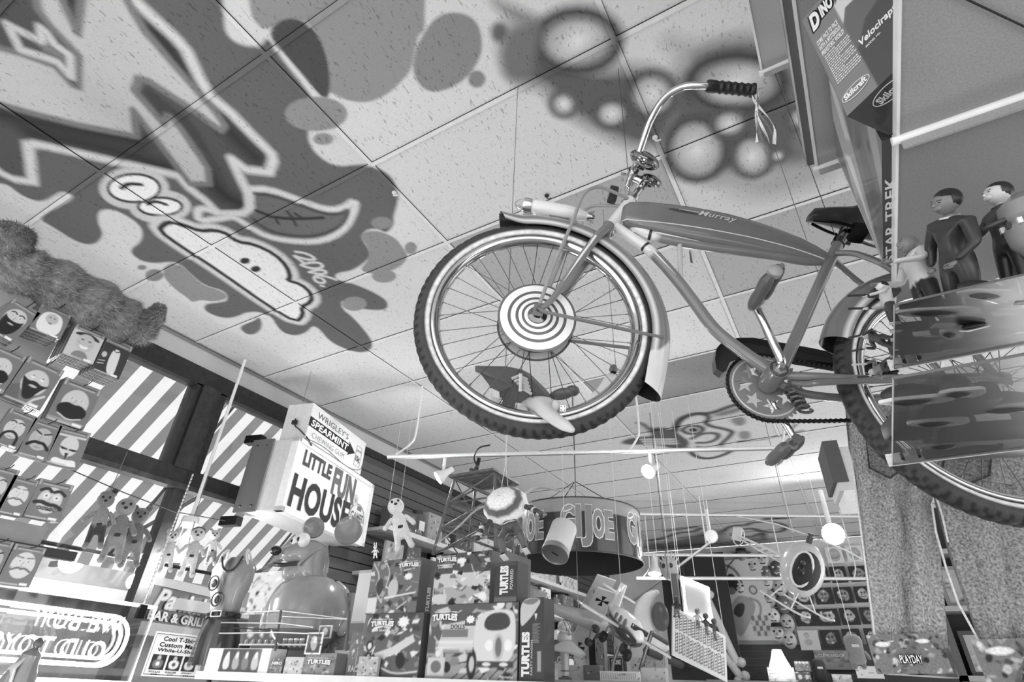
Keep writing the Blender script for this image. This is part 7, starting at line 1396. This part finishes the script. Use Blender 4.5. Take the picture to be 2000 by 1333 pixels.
mk = [(565,415,120,'hat'),(645,480,190,'hood'),(715,432,190,'plain'),(818,500,90,'plain'),(735,530,110,'plain'),(748,592,200,'plain'),(842,635,190,'plain'),(765,715,170,'hood'),(870,765,110,'plain'),(795,850,215,'plain'),(900,900,190,'hood'),(828,975,205,'hat'),(912,1020,205,'plain'),(555,640,200,'hood')]
pl_names = ['topmost left, wearing a dark hat', 'hooded, below the hatted one', 'top row, right of the hatted one', 'dark furred, nearest the helicopter tail', 'dark grey, left of the dark furred one', 'grinning, just under the white rail', 'pale, right column just under the white rail', 'hooded, left column middle', 'dark grey, right column middle', 'pale, left column third from the bottom', 'hooded, right column second from the bottom', 'hatted, lowest of the left column', 'lowest of the right column', 'half hidden at the painted board edge']
for i, (x, y, v, k) in enumerate(mk):
    px = (1300+x/3.776, 980+y/3.776); p = ony(*px, 9.80); t = thing('wall_mask', 'small party mask on the back wall, '+pl_names[i], 'mask', fr(p), 'party masks on the back wall'); r_ = .125
    m_ = MB(); m_.ball((0, 0, 0), (r_*.78, r_*.5, r_), v, 16, 12); m_.ball((0, -r_*.5, -.01), (r_*.16, r_*.16, r_*.18), v*.85, 8, 6); m_.build('face', gloss, t)
    m_ = MB()
    for s_ in (1, -1): m_.ball((s_*r_*.3, -r_*.42, r_*.2), (r_*.17, r_*.08, r_*.13), 34 if v > 130 else 225, 8, 6)
    m_.tube([(-r_*.3, -r_*.40, -r_*.45), (0, -r_*.47, -r_*.52), (r_*.3, -r_*.40, -r_*.45)], r_*.06, 40 if v > 130 else 225, seg=6); m_.build('eyes_and_mouth', gloss, t)
    if k == 'hat': m_ = MB(); m_.lathe([(r_*1.2, 0), (r_*.7, .01), (r_*.6, r_*.5), (0, r_*.6)], (0, 0, r_*.6), (0, 0, 1), 46, 18); m_.build('hat', cloth, t)
    if k == 'hood': m_ = MB(); m_.ball((0, r_*.2, r_*.15), (r_*.95, r_*.5, r_*1.05), 84, 16, 10); m_.build('hood', cloth, t)
for i, (x, y) in enumerate(((515,740),(540,0),)): pass
for i, (x, y) in enumerate(((735,495),(665,0),(758,638),(795,783),(892,832),(805,920),(905,970),(860,690),(925,790))):
    if y == 0: continue
    M, w, h = bk(1300+(x-45)/3.776, 980+(y-18)/3.776, 1300+(x+45)/3.776, 980+(y+18)/3.776, 9.86); t = thing('name_card', ('dark card under a small party mask, row '+['one', '', 'two', 'four', 'five', 'six', 'seven', 'three', 'eight'][i]+' down the back wall'), 'card', M, 'dark cards between the masks'); MB().box((0, 0, 0), (w, .01, h), 60).build('card', plain, t, smoothf=False); q = MB(); q.prism([(w*.2, h*.35), (w*.5, h*.2), (w*.85, h*.5), (w*.5, h*.75)], -.004, 0, 170); q.build('bow_picture', plain, t)
posters = [(1120,480,1200,600),(1215,480,1335,600),(1355,475,1490,592),(945,640,1080,762),(1100,637,1235,760),(1245,632,1380,752),(1395,625,1520,745),(958,795,1110,920),(1112,792,1280,918),(1290,785,1425,912),(1438,780,1560,905),(1145,948,1292,1080),(1308,940,1442,1070),(1470,935,1560,1060)]
rw = ['top row', 'top row', 'top row', 'second row', 'second row', 'second row', 'second row', 'third row', 'third row', 'third row', 'third row', 'lowest row', 'lowest row', 'lowest row']; cl = ['nearest the helicopter', 'in the middle', 'nearest the jeans', 'behind the helicopter skids', 'left of the middle', 'right of the middle', 'cut by the jeans', 'at the left end', 'left of the middle', 'right of the middle', 'cut by the jeans', 'right of the pale poster', 'behind the hanging plush', 'cut by the jeans']
for i, b in enumerate(posters):
    M, w, h = bk(*[(1300+k/3.776) if j % 2 == 0 else (980+k/3.776) for j, k in enumerate(b)], 9.88); t = thing('shirt_poster', f'black square poster with a pale cartoon shape, {rw[i]}, {cl[i]}', 'poster', M, 'black posters on the back wall'); MB().box((0, 0, 0), (w, .012, h), 48).build('sheet', plain, t, smoothf=False); r_ = random.Random(60+i); c = [(.5+(.30+r_.uniform(-.08, .08))*math.cos(k*PI/5), .5+(.34+r_.uniform(-.08, .08))*math.sin(k*PI/5)) for k in range(10)]
    q = MB(); q.face(w, h, [('p', smooth(c, True, 1), r_.choice((150, 185, 205))), ('e', .42, .6, .06, .07, 0, 50), ('e', .6, .6, .06, .07, 0, 50), ('l', smooth([(.35, .38), (.5, .32), (.65, .4)], False), .05, 60)]+[('e', r_.uniform(.25, .75), r_.uniform(.2, .8), .06, .05, r_.uniform(0, 3), r_.choice((90, 120, 225))) for _ in range(6)], 48, 26, y=-.002); q.build('printed_shape', plain, t, smoothf=False)
for i, (x, y) in enumerate(((1245, 395), (1395, 385))):
    M, w, h = bk(1300+(x-62)/3.776, 980+(y-60)/3.776, 1300+(x+62)/3.776, 980+(y+60)/3.776, 9.88); t = thing('face_poster', ('pale round-face drawing high on the back wall, below the bright spotlight', 'pale grinning-face drawing high on the back wall, nearest the jeans')[i], 'poster', M); MB().box((0, 0, 0), (w, .01, h), 228).build('sheet', plain, t, smoothf=False)
    q = MB(); q.face(w, h, [('e', .5, .5, .36, .42, 0, 176), ('e', .38, .6, .07, .07, 0, 225), ('e', .62, .6, .07, .07, 0, 225), ('e', .38, .6, .03, .03, 0, 60), ('e', .62, .6, .03, .03, 0, 60), ('l', smooth([(.25, .4), (.5, .26), (.75, .4)], False), .04, 90)], 228, 26, y=-.002); q.build('drawn_face', plain, t, smoothf=False)
M, w, h = bk(1561, 1232, 1600, 1271, 9.86); t = thing('face_poster', 'pale poster with a faint seated child, lowest left of the black posters', 'poster', M); MB().box((0, 0, 0), (w, .02, h), 226).build('sheet', plain, t, smoothf=False); q = MB(); q.face(w, h, [('e', .42, .72, .14, .13, 0, 196), ('l', smooth([(.3, .8), (.42, .88), (.52, .82)], False), .03, 90), ('e', .45, .4, .2, .16, 0, 190)], 226, 26, y=-.002); q.build('drawn_child', plain, t, smoothf=False)
# foot of the back wall: lamp, plush, boxes
SB = 8.6; zc = ony(1560, 1333, SB).z
t = thing('back_counter', 'dark low counter under the back wall displays', 'counter', fr((-2.0, SB-.1, zc-.05))); MB().box((0, 0, 0), (4.2, .9, .05), 110).build('top', matte, t, smoothf=False); MB().box((.02, .02, -zc+.05), (4.15, .88, 0), 90).build('body', matte, t, smoothf=False)
p = ony(1523, 1302, SB); t = thing('table_lamp', 'lit table lamp with a pleated white shade at the back of the shop', 'lamp', fr((p.x, SB, p.z))); k = 27/FP*SB*.8
m_ = MB(); m_.lathe([(k*.30, k*1.05), (k*.34, k*.98), (k*.50, k*.5), (k*.72, 0), (k*.74, -.03), (k*.70, -.03)], (0, 0, 0), (0, 0, 1), 240, 24); m_.build('shade', shade_m, t, sharp=20); m_ = MB(); m_.lathe([(0, -p.z+zc), (.10, -p.z+zc), (.09, -p.z+zc+.03), (.03, -p.z+zc+.05), (.05, -.12), (.02, -.05), (.02, .1)], (0, 0, 0), (0, 0, 1), 196, 20); m_.build('base', gloss, t); lampspots.append((p.x, SB-.5, p.z, 3))
def bkbox(x0, y0, x1, y1, v, seed, label, Y=SB, words=None, n=26, an=14, extra=(), nm='boxed_game'):
    t, w, h = boxed(x0, y0, x1, y1, Y, .12, v, art(seed, an)+list(extra), label, n, name=nm)
    for s, x, z, a, b in (words or ()): text(t, s, w*x, h*z, w*a, h*b, 235, y=-.006, bold=.05, outline=(w*.006, 90))
    return t
bkbox(1592, 1271, 1667, 1309, 150, 71, 'wide pale game box lettered Cleveland-opoly behind the hanging plush', words=(('CLEVELAND-OPOLY', .12, .62, .86, .2),), Y=9.78)
bkbox(1500, 1304, 1553, 1333, 190, 72, 'shelf box of pale rows under the lamp', extra=[('r', 0, .2*k, 1, .2*k+.1, 215) for k in range(5)]); bkbox(1552, 1292, 1582, 1312, 110, 73, 'row of light-topped jars left of the dark plush', extra=[('e', .15+.23*k, .85, .09, .06, 0, 230) for k in range(4)]); bkbox(1554, 1313, 1584, 1333, 70, 74, 'dark box under the light-topped jars', extra=[('e', .3, .5, .14, .14, 0, 190), ('e', .75, .5, .12, .14, 0, 190)]); bkbox(1626, 1318, 1664, 1336, 205, 75, 'pale card with a curved drawing, right of the dark plush')
bkbox(1672, 1302, 1725, 1326, 215, 76, 'white folded paper box beside the jeans cuff', an=3)
for (head, feet, v, lb, Yp) in (((1674, 1256), (1680, 1308), 128, 'plain grey plush creature hanging on a long string by the jeans', 6.5), ((1602, 1300), (1608, 1340), 60, 'plain dark plush creature standing on the back counter', 8.75)):
    A = ony(*head, Yp); B = ony(*feet, Yp); H = (A-B).length*1.3; t = thing('plush_toy', lb, 'soft toy', fr(B, .25)); m_ = MB(); pr = [(0, .12), (.20, .12), (.26, .25), (.26, .55), (.28, .80), (.24, .94), (.12, 1.0), (0, 1.01)]; m_.lathe([(a*H, b*H) for a, b in pr], (0, 0, 0), (0, 0, 1), v, 20); m_.v = [(x, y*.6, z) for x, y, z in m_.v]; m_.build('body', plush, t, sharp=90)
    for k in (1, -1): m_ = MB(); m_.ball((k*.13*H, -.02*H, .09*H), (.09*H, .10*H, .10*H), v*.9, 12, 8); m_.build('leg', plush, t); m_ = MB(); m_.tube([(k*.24*H, 0, .5*H), (k*.33*H, -.04*H, .36*H), (k*.36*H, -.06*H, .28*H)], [.06*H, .055*H, .04*H], v, seg=10); m_.build('arm', plush, t)
    m_ = MB(); m_.box((-.10*H, -.175*H, .62*H), (.12*H, -.150*H, .70*H), 205 if v < 100 else 190); m_.build('patch', cloth, t, smoothf=False)
    if Yp < 7: a = t.matrix_world @ Vector((0, 0, H)); cord('string', [a, Vector((a.x, a.y, CEIL))], .003, 225, 'long white string holding the grey plush creature', 'string')
# ------------------------------------------------------------------ counter of small toys, lower middle
CY = 3.1; x0c = ony(1066, 1330, CY).x; zc2 = ony(1180, 1331, CY).z
t = thing('toy_counter', 'pale counter in the lower middle crowded with toys', 'counter', fr((x0c, CY-.05, zc2-.05))); MB().box((0, 0, 0), (1.6, .8, .05), 196).build('top', matte, t, smoothf=False); MB().box((.02, .03, -zc2+.05), (1.57, .78, 0), 110).build('body', matte, t, smoothf=False)
def ct(x0, y0, x1, y1, v, seed, label, Y=CY, words=None, n=30, an=16, extra=(), nm='boxed_toy', cat='box', dep=.05):
    t, w, h = boxed(x0, y0, x1, y1, Y, dep, v, art(seed, an)+list(extra), label, n, name=nm, rest=zc2+.001, cat=cat)
    for s, x, z, a, b in (words or ()): text(t, s, w*x, h*z, w*a, h*b, 232, y=-.003, bold=.05)
    return t
ct(1188, 1282, 1218, 1316, 58, 81, 'dark sign reading Stone with a white rim, lower middle', words=(('STONE', .22, .66, .62, .2), ('0', .42, .14, .2, .26)), an=0, extra=[('l', [(.05, .04), (.95, .04), (.95, .96), (.05, .96), (.05, .04)], .03, 225)], nm='small_sign', cat='sign', Y=CY+.3)
t_ = ct(1172, 1312, 1250, 1334, 226, 82, 'long pale card with scribbled dark marks at the bottom edge', an=4, extra=[('l', [(.03+.045*k, .2), (.05+.045*k, .8)], .01, 60) for k in range(20)], nm='picture_card', cat='card', dep=.01, n=60)
ct(1120, 1240, 1150, 1288, 190, 83, 'pale framed picture behind the tutu figurine', Y=CY+.5, nm='picture_card', cat='card', an=10); ct(1150, 1245, 1162, 1290, 40, 84, 'narrow black box beside the pale framed picture', Y=CY+.5, an=0); ct(1163, 1248, 1180, 1305, 150, 85, 'tall grey picture book standing right of the narrow black box', Y=CY+.45); ct(1066, 1250, 1104, 1292, 96, 86, 'dark grey box with two pale rings, left of the tutu figurine', Y=CY+.5, extra=[('e', .3, .6, .12, .14, 0, 200), ('e', .3, .6, .07, .08, 0, 96), ('e', .7, .5, .12, .14, 0, 190), ('e', .7, .5, .07, .08, 0, 96)], an=2)
ct(1232, 1285, 1262, 1316, 205, 87, 'pale box stack right of the Stone sign', Y=CY+.35); ct(1262, 1278, 1300, 1310, 176, 88, 'striped grey box under the bent pipe stand', Y=CY+.35, extra=[('r', .08*k, 0, .08*k+.03, .8, 220) for k in range(12)]); ct(1105, 1300, 1140, 1332, 222, 89, 'white lacy box right of the tutu figurine foot', Y=CY+.12, an=5); ct(1140, 1300, 1172, 1333, 120, 90, 'tall dark gabled box at the bottom edge beside the long scribbled card', Y=CY+.1, an=3)
ct(1252, 1305, 1300, 1334, 200, 91, 'light box with pale scribbles at the bottom edge beneath the pipe stand', Y=CY+.1, an=6); ct(1066, 1296, 1090, 1328, 215, 92, 'white box left of the tutu figurine legs', Y=CY+.3, an=5)
b_ = ony(1104, 1322, CY+.06); tp = ony(1106, 1212, CY+.06); H = tp.z-zc2; t = thing('tutu_figurine', 'pale round figurine in a wide tutu with a swirled cap on the counter', 'figurine', fr((b_.x, CY+.06, zc2)))
m_ = MB(); m_.lathe([(0, 0), (.12*H, 0), (.13*H, .03*H), (.05*H, .06*H), (.05*H, .10*H), (.09*H, .15*H)], (0, 0, 0), (0, 0, 1), 110, 20); m_.build('base', gloss, t); m_ = MB(); m_.lathe([(.08*H, .06*H), (.075*H, .3*H), (.09*H, .46*H)], (0, 0, 0), (0, 0, 1), 206, 20); m_.build('legs', gloss, t)
m_ = MB(); m_.lathe([(.09*H, .44*H), (.34*H, .44*H), (.36*H, .465*H), (.28*H, .53*H), (.13*H, .62*H), (.10*H, .64*H)], (0, 0, 0), (.12, 0, 1), 196, 28); m_.build('tutu', gloss, t); m_ = MB(); m_.ball((0, 0, .70*H), (.15*H, .13*H, .12*H), 212, 18, 12); m_.build('body', gloss, t)
m_ = MB(); m_.ball((0, 0, .885*H), (.135*H, .13*H, .12*H), 205, 20, 14); cp_ = m_.build('cap', gloss, t); m_ = MB()
for k in range(5): a = k*PI/5; m_.tube([(.137*H*math.cos(b)*math.sin(a+b*.4), .132*H*math.cos(b)*math.cos(a+b*.4), .885*H+.122*H*math.sin(b)) for b in [i*PI/10-PI/2 for i in range(11)]], .007*H, 110, seg=5)
m_.build('swirl', gloss, cp_); m_ = MB(); m_.lathe([(.14*H, 0), (.18*H, -.015*H), (.14*H, .01*H)], (0, 0, .81*H), (.2, 0, 1), 214, 20); m_.build('brim', gloss, cp_); m_ = MB(); m_.tube([(.10*H, -.06*H, .72*H), (.17*H, -.08*H, .76*H), (.14*H, -.09*H, .82*H)], .02*H, 206, seg=8); m_.build('arm', gloss, t)
t = thing('pipe_stand', 'bent grey pipe stand rising from the toy counter to a long rod', 'stand', fr(ony(1232, 1330, CY+.2))); Mi = t.matrix_world.inverted(); pp_ = lambda x, y, Y=CY+.2: Mi @ ony(x, y, Y)
for L in (((1250, 1310), (1272, 1240), (1275, 1236)), ((1272, 1238), (1305, 1258)), ((1196, 1330), (1197, 1300), (1208, 1265))): MB().tube(curve([pp_(*q) for q in L], 4), .011, 130, seg=8).build('tube', steel, t)
MB().tube([pp_(1262, 1272), pp_(1330, 1300, CY+.6)], .02, 70, seg=10).build('rod', matte, t)
# ------------------------------------------------------------------ shelves along the left wall
ordw = ['first', 'second', 'third', 'fourth', 'fifth', 'sixth', 'seventh', 'eighth', 'ninth', 'tenth', 'eleventh', 'twelfth', 'thirteenth', 'fourteenth', 'fifteenth', 'sixteenth']
lev = ((2.72, 'top'), (2.36, 'second highest'), (2.0, 'third highest'), (1.66, 'lowest'))
rs = random.Random(77)
for zi, (z, nm_) in enumerate(lev):
    t = thing('wall_shelf', f'{nm_} long shelf on the slatted left wall', 'shelf', fr((XW+.02, 3.7, z))); MB().box((0, 0, -.03), (.34, 5.9, 0), 190).build('board', matte, t, smoothf=False); MB().box((.335, 0, -.035), (.345, 5.9, .005), 214).build('front_strip', plast, t, smoothf=False); MB().box((0, 1, -.12), (.2, 1.02, -.03), 80).build('bracket', steel, t, smoothf=False); MB().box((0, 4, -.12), (.2, 4.02, -.03), 80).build('bracket', steel, t, smoothf=False)
    y = 3.78; k = 0
    while y < 9.3 and k < 15:
        w = rs.uniform(.18, .42); h = rs.uniform(.16, .30); v = rs.choice((60, 90, 120, 160, 205, 220, 232)); M = fr((XW+.30-rs.uniform(0, .05), y, z+.001), PI/2); tone = 'dark' if v < 100 else ('grey' if v < 170 else 'pale'); kd = rs.choice(('box', 'box', 'frame', 'book', 'jar'))
        lb = f'{tone} {dict(box="toy box", frame="framed picture", book="picture book", jar="lidded jar")[kd]} on the {nm_} left wall shelf, {ordw[k]} from the window'
        t = thing({'box': 'boxed_toy', 'frame': 'framed_picture', 'book': 'picture_book', 'jar': 'jar'}[kd], lb, {'box': 'box', 'frame': 'picture', 'book': 'book', 'jar': 'jar'}[kd], M)
        if kd == 'jar':
            w = .14; m_ = MB(); m_.lathe([(0, 0), (.06, 0), (.07, .02), (.07, h*.7), (.05, h*.8)], (.07, .08, 0), (0, 0, 1), v, 18); m_.build('body', gloss, t); m_ = MB(); m_.lathe([(.055, h*.78), (.055, h*.9), (0, h*.92)], (.07, .08, 0), (0, 0, 1), 60, 18); m_.build('lid', gloss, t); m_ = MB(); m_.box((.03, .006, h*.25), (.11, .014, h*.55), 225); m_.build('paper_label', plain, t, smoothf=False)
        else:
            d = dict(box=.12, frame=.02, book=.03)[kd]; MB().box((0, 0, 0), (w, d, h), v, bev=.003).build('carton' if kd == 'box' else ('frame' if kd == 'frame' else 'cover'), plain, t, smoothf=False); q = MB(); q.face(w*.92, h*.9, art(200+zi*20+k, 16), v, 22, y=-.002, x0=w*.04, z0=h*.05); q.build('picture', plain, t, smoothf=False)
        y += w+rs.uniform(.01, .06); k += 1
# shelf of framed pictures seen between the jeans legs
t = thing('bookcase', 'dark bookcase of framed pictures seen between the jeans legs', 'bookcase', fr((ony(1836, 1200, 6.2).x, 6.2, 0))); wq = 1.5; MB().box((0, .25, 0), (wq, .3, 3.1), 44).build('back', matte, t, smoothf=False)
for z in (1.2, 1.7, 2.2, 2.65): MB().box((0, 0, z), (wq, .3, z+.04), 150).build('shelf_board', matte, t, smoothf=False)
for x in (0, wq-.04): MB().box((x, 0, 0), (x+.04, .3, 3.1), 84).build('side', matte, t, smoothf=False)
for i, z in enumerate((1.24, 1.74, 2.24)):
    for k in range(3):
        f = thing('framed_picture', f"framed picture {['left', 'middle', 'right'][k]} on the {['lowest', 'middle', 'highest'][i]} shelf of the bookcase behind the jeans", 'picture', fr((t.location.x+.08+k*.45, 6.28, z))); MB().box((0, 0, 0), (.36, .03, .32), (200, 60, 120)[(i+k) % 3]).build('frame', plain, f, smoothf=False); q = MB(); q.face(.30, .26, art(400+i*3+k, 12), 150, 20, y=-.002, x0=.03, z0=.03); q.build('picture', plain, f, smoothf=False)
for i, (px, lb) in enumerate((((1068, 382), 'small dark wire hook in the ceiling above the front mudguard lamp'), ((770, 376), 'small clear clip on the ceiling grid at the right edge of the mural'), ((1279, 268), 'small clear clip on the ceiling grid above the handlebar bell'))):
    p = onz(*px); t = thing('ceiling_hook', lb, 'hook', fr(p)); m_ = MB(); m_.tube(curve([(0, 0, -.0), (.0, 0, -.02), (.012, .0, -.03), (.02, .008, -.02)]), .0025 if i == 0 else .004, 50 if i == 0 else 220, seg=6); m_.build('hook', plast, t); MB().lathe([(0, 0), (.012, 0), (.012, -.004), (0, -.004)], (0, 0, 0), (0, 0, 1), 60 if i == 0 else 215, 12).build('plate', plast, t)
# pale crescent and dark figures hanging by the back left
t = thing('moon_face', 'big pale crescent moon hanging left of the lettered card', 'decoration', fr(ond(1296, 1210, 5.0))); m_ = MB(); P = []; n = 24
m_.tube([Vector((.17*math.cos(a), 0, .20*math.sin(a))) for a in [PI/2+.1+i*(PI*1.0)/n for i in range(n+1)]], [.062*math.sin(PI*(i+.6)/(n+1.2))+.01 for i in range(n+1)], 222, seg=14); m_.build('crescent', plast, t, sharp=180); m_ = MB(); m_.ball((-.03, .02, .02), (.07, .05, .11), 96, 14, 10); m_.build('dark_face', plast, t); a = t.matrix_world @ Vector((0, 0, .3)); cord('string', [a, Vector((a.x, a.y, CEIL))], .003, 210, 'string holding the crescent moon', 'string')  # dark grey face set inside the pale crescent
t = thing('skull_decoration', 'small grey spiky-haired head hanging left of the slanting rail', 'decoration', fr(ond(1308, 1112, 5.2))); m_ = MB(); m_.ball((0, 0, 0), (.075, .08, .095), 170, 16, 12); hd_ = m_.build('head', plast, t); m_ = MB()
for k in range(7): a = -.9+.3*k; m_.tube([(.06*math.sin(a), 0, .07*math.cos(a)), (.11*math.sin(a), 0, .14*math.cos(a))], [.016, .002], 190, seg=6)
m_.build('spikes', plast, hd_); m_ = MB()
for k in (1, -1): m_.ball((k*.03, -.07, .015), .02, 60, 8, 6)
m_.build('eyes', plast, hd_); a = t.matrix_world @ Vector((0, 0, .1)); cord('string', [a, Vector((a.x, a.y, CEIL))], .003, 210, 'string holding the spiky-haired head', 'string')
for i, (x0, y0, x1, lb) in enumerate(((1291, 960, 1305, 'dark'), (1318, 960, 1325, 'left white'), (1345, 1030, 1357, 'right white'), (1555, 960, 1565, 'thin grey'))):
    a = ond(x0, y0, 5.2); a.z = CEIL; bb = ond(x1, 1125, 4.6); a = Vector((bb.x, bb.y, CEIL)); cord('hanging_line', [a, bb], .0025, (70, 215, 215, 140)[i], f'{lb} line hanging from the back ceiling to a rail, {["left of the slanting rail", "crossing the slanting rail", "beside the glowing panel", "behind the helicopter"][i]}', 'string')
# ------------------------------------------------------------------ light
W = bpy.data.worlds.new('world'); bpy.context.scene.world = W; W.use_nodes = True; nt = W.node_tree; bg = nt.nodes['Background']; bg.inputs[0].default_value = (1, 1, 1, 1); bg.inputs[1].default_value = 1.3
def point(name, p, e, r=.08, parent=None):
    l = bpy.data.lights.new(name, 'POINT'); l.energy = e; l.shadow_soft_size = r; o = bpy.data.objects.new(name, l); COL.objects.link(o); o.location = p; return o
def area(name, p, tgt, sx, sy, e):
    l = bpy.data.lights.new(name, 'AREA'); l.shape = 'RECTANGLE'; l.size = sx; l.size_y = sy; l.energy = e; o = bpy.data.objects.new(name, l); COL.objects.link(o); o.location = p
    o.rotation_euler = (Vector(tgt)-Vector(p)).to_track_quat('-Z', 'Y').to_euler(); return o
for i, (x, y, e) in enumerate(((-2.2, .4, 46), (-3.0, 2.2, 60), (-.6, -1.0, 20), (2.9, -1.2, 50), (-1.4, 3.2, 70), (1.4, 3.6, 70), (-2.0, 6.0, 80), (1.2, 6.6, 80), (-.4, 8.6, 70))): point('unseen_fill_light', (x, y, .8), e*.5, .3)  # added fill lights, low and out of view, that brighten the ceiling
for x, y, zz, e in lampspots: point('lamp_light', (x, y, zz), e, .05)
for y in (-.4, 1.6, 3.4): area('awning_fill_light', (XW-2.6, y, 1.0), (XW-.9, y, 3.0), .5, .5, 22)  # added fill lights aimed up to brighten the underside of the awning
sl_ = bpy.data.lights.new('sun', 'SUN'); sl_.energy = 1.15; sl_.angle = .05; so_ = bpy.data.objects.new('sun', sl_); COL.objects.link(so_); so_.rotation_euler = Vector((.55, .25, -.8)).to_track_quat('-Z', 'Y').to_euler()
S = bpy.context.scene; S.view_settings.view_transform = 'Standard'; S.view_settings.look = 'None'; S.view_settings.gamma = 1; S.view_settings.use_curve_mapping = False
S.view_settings.exposure = .6
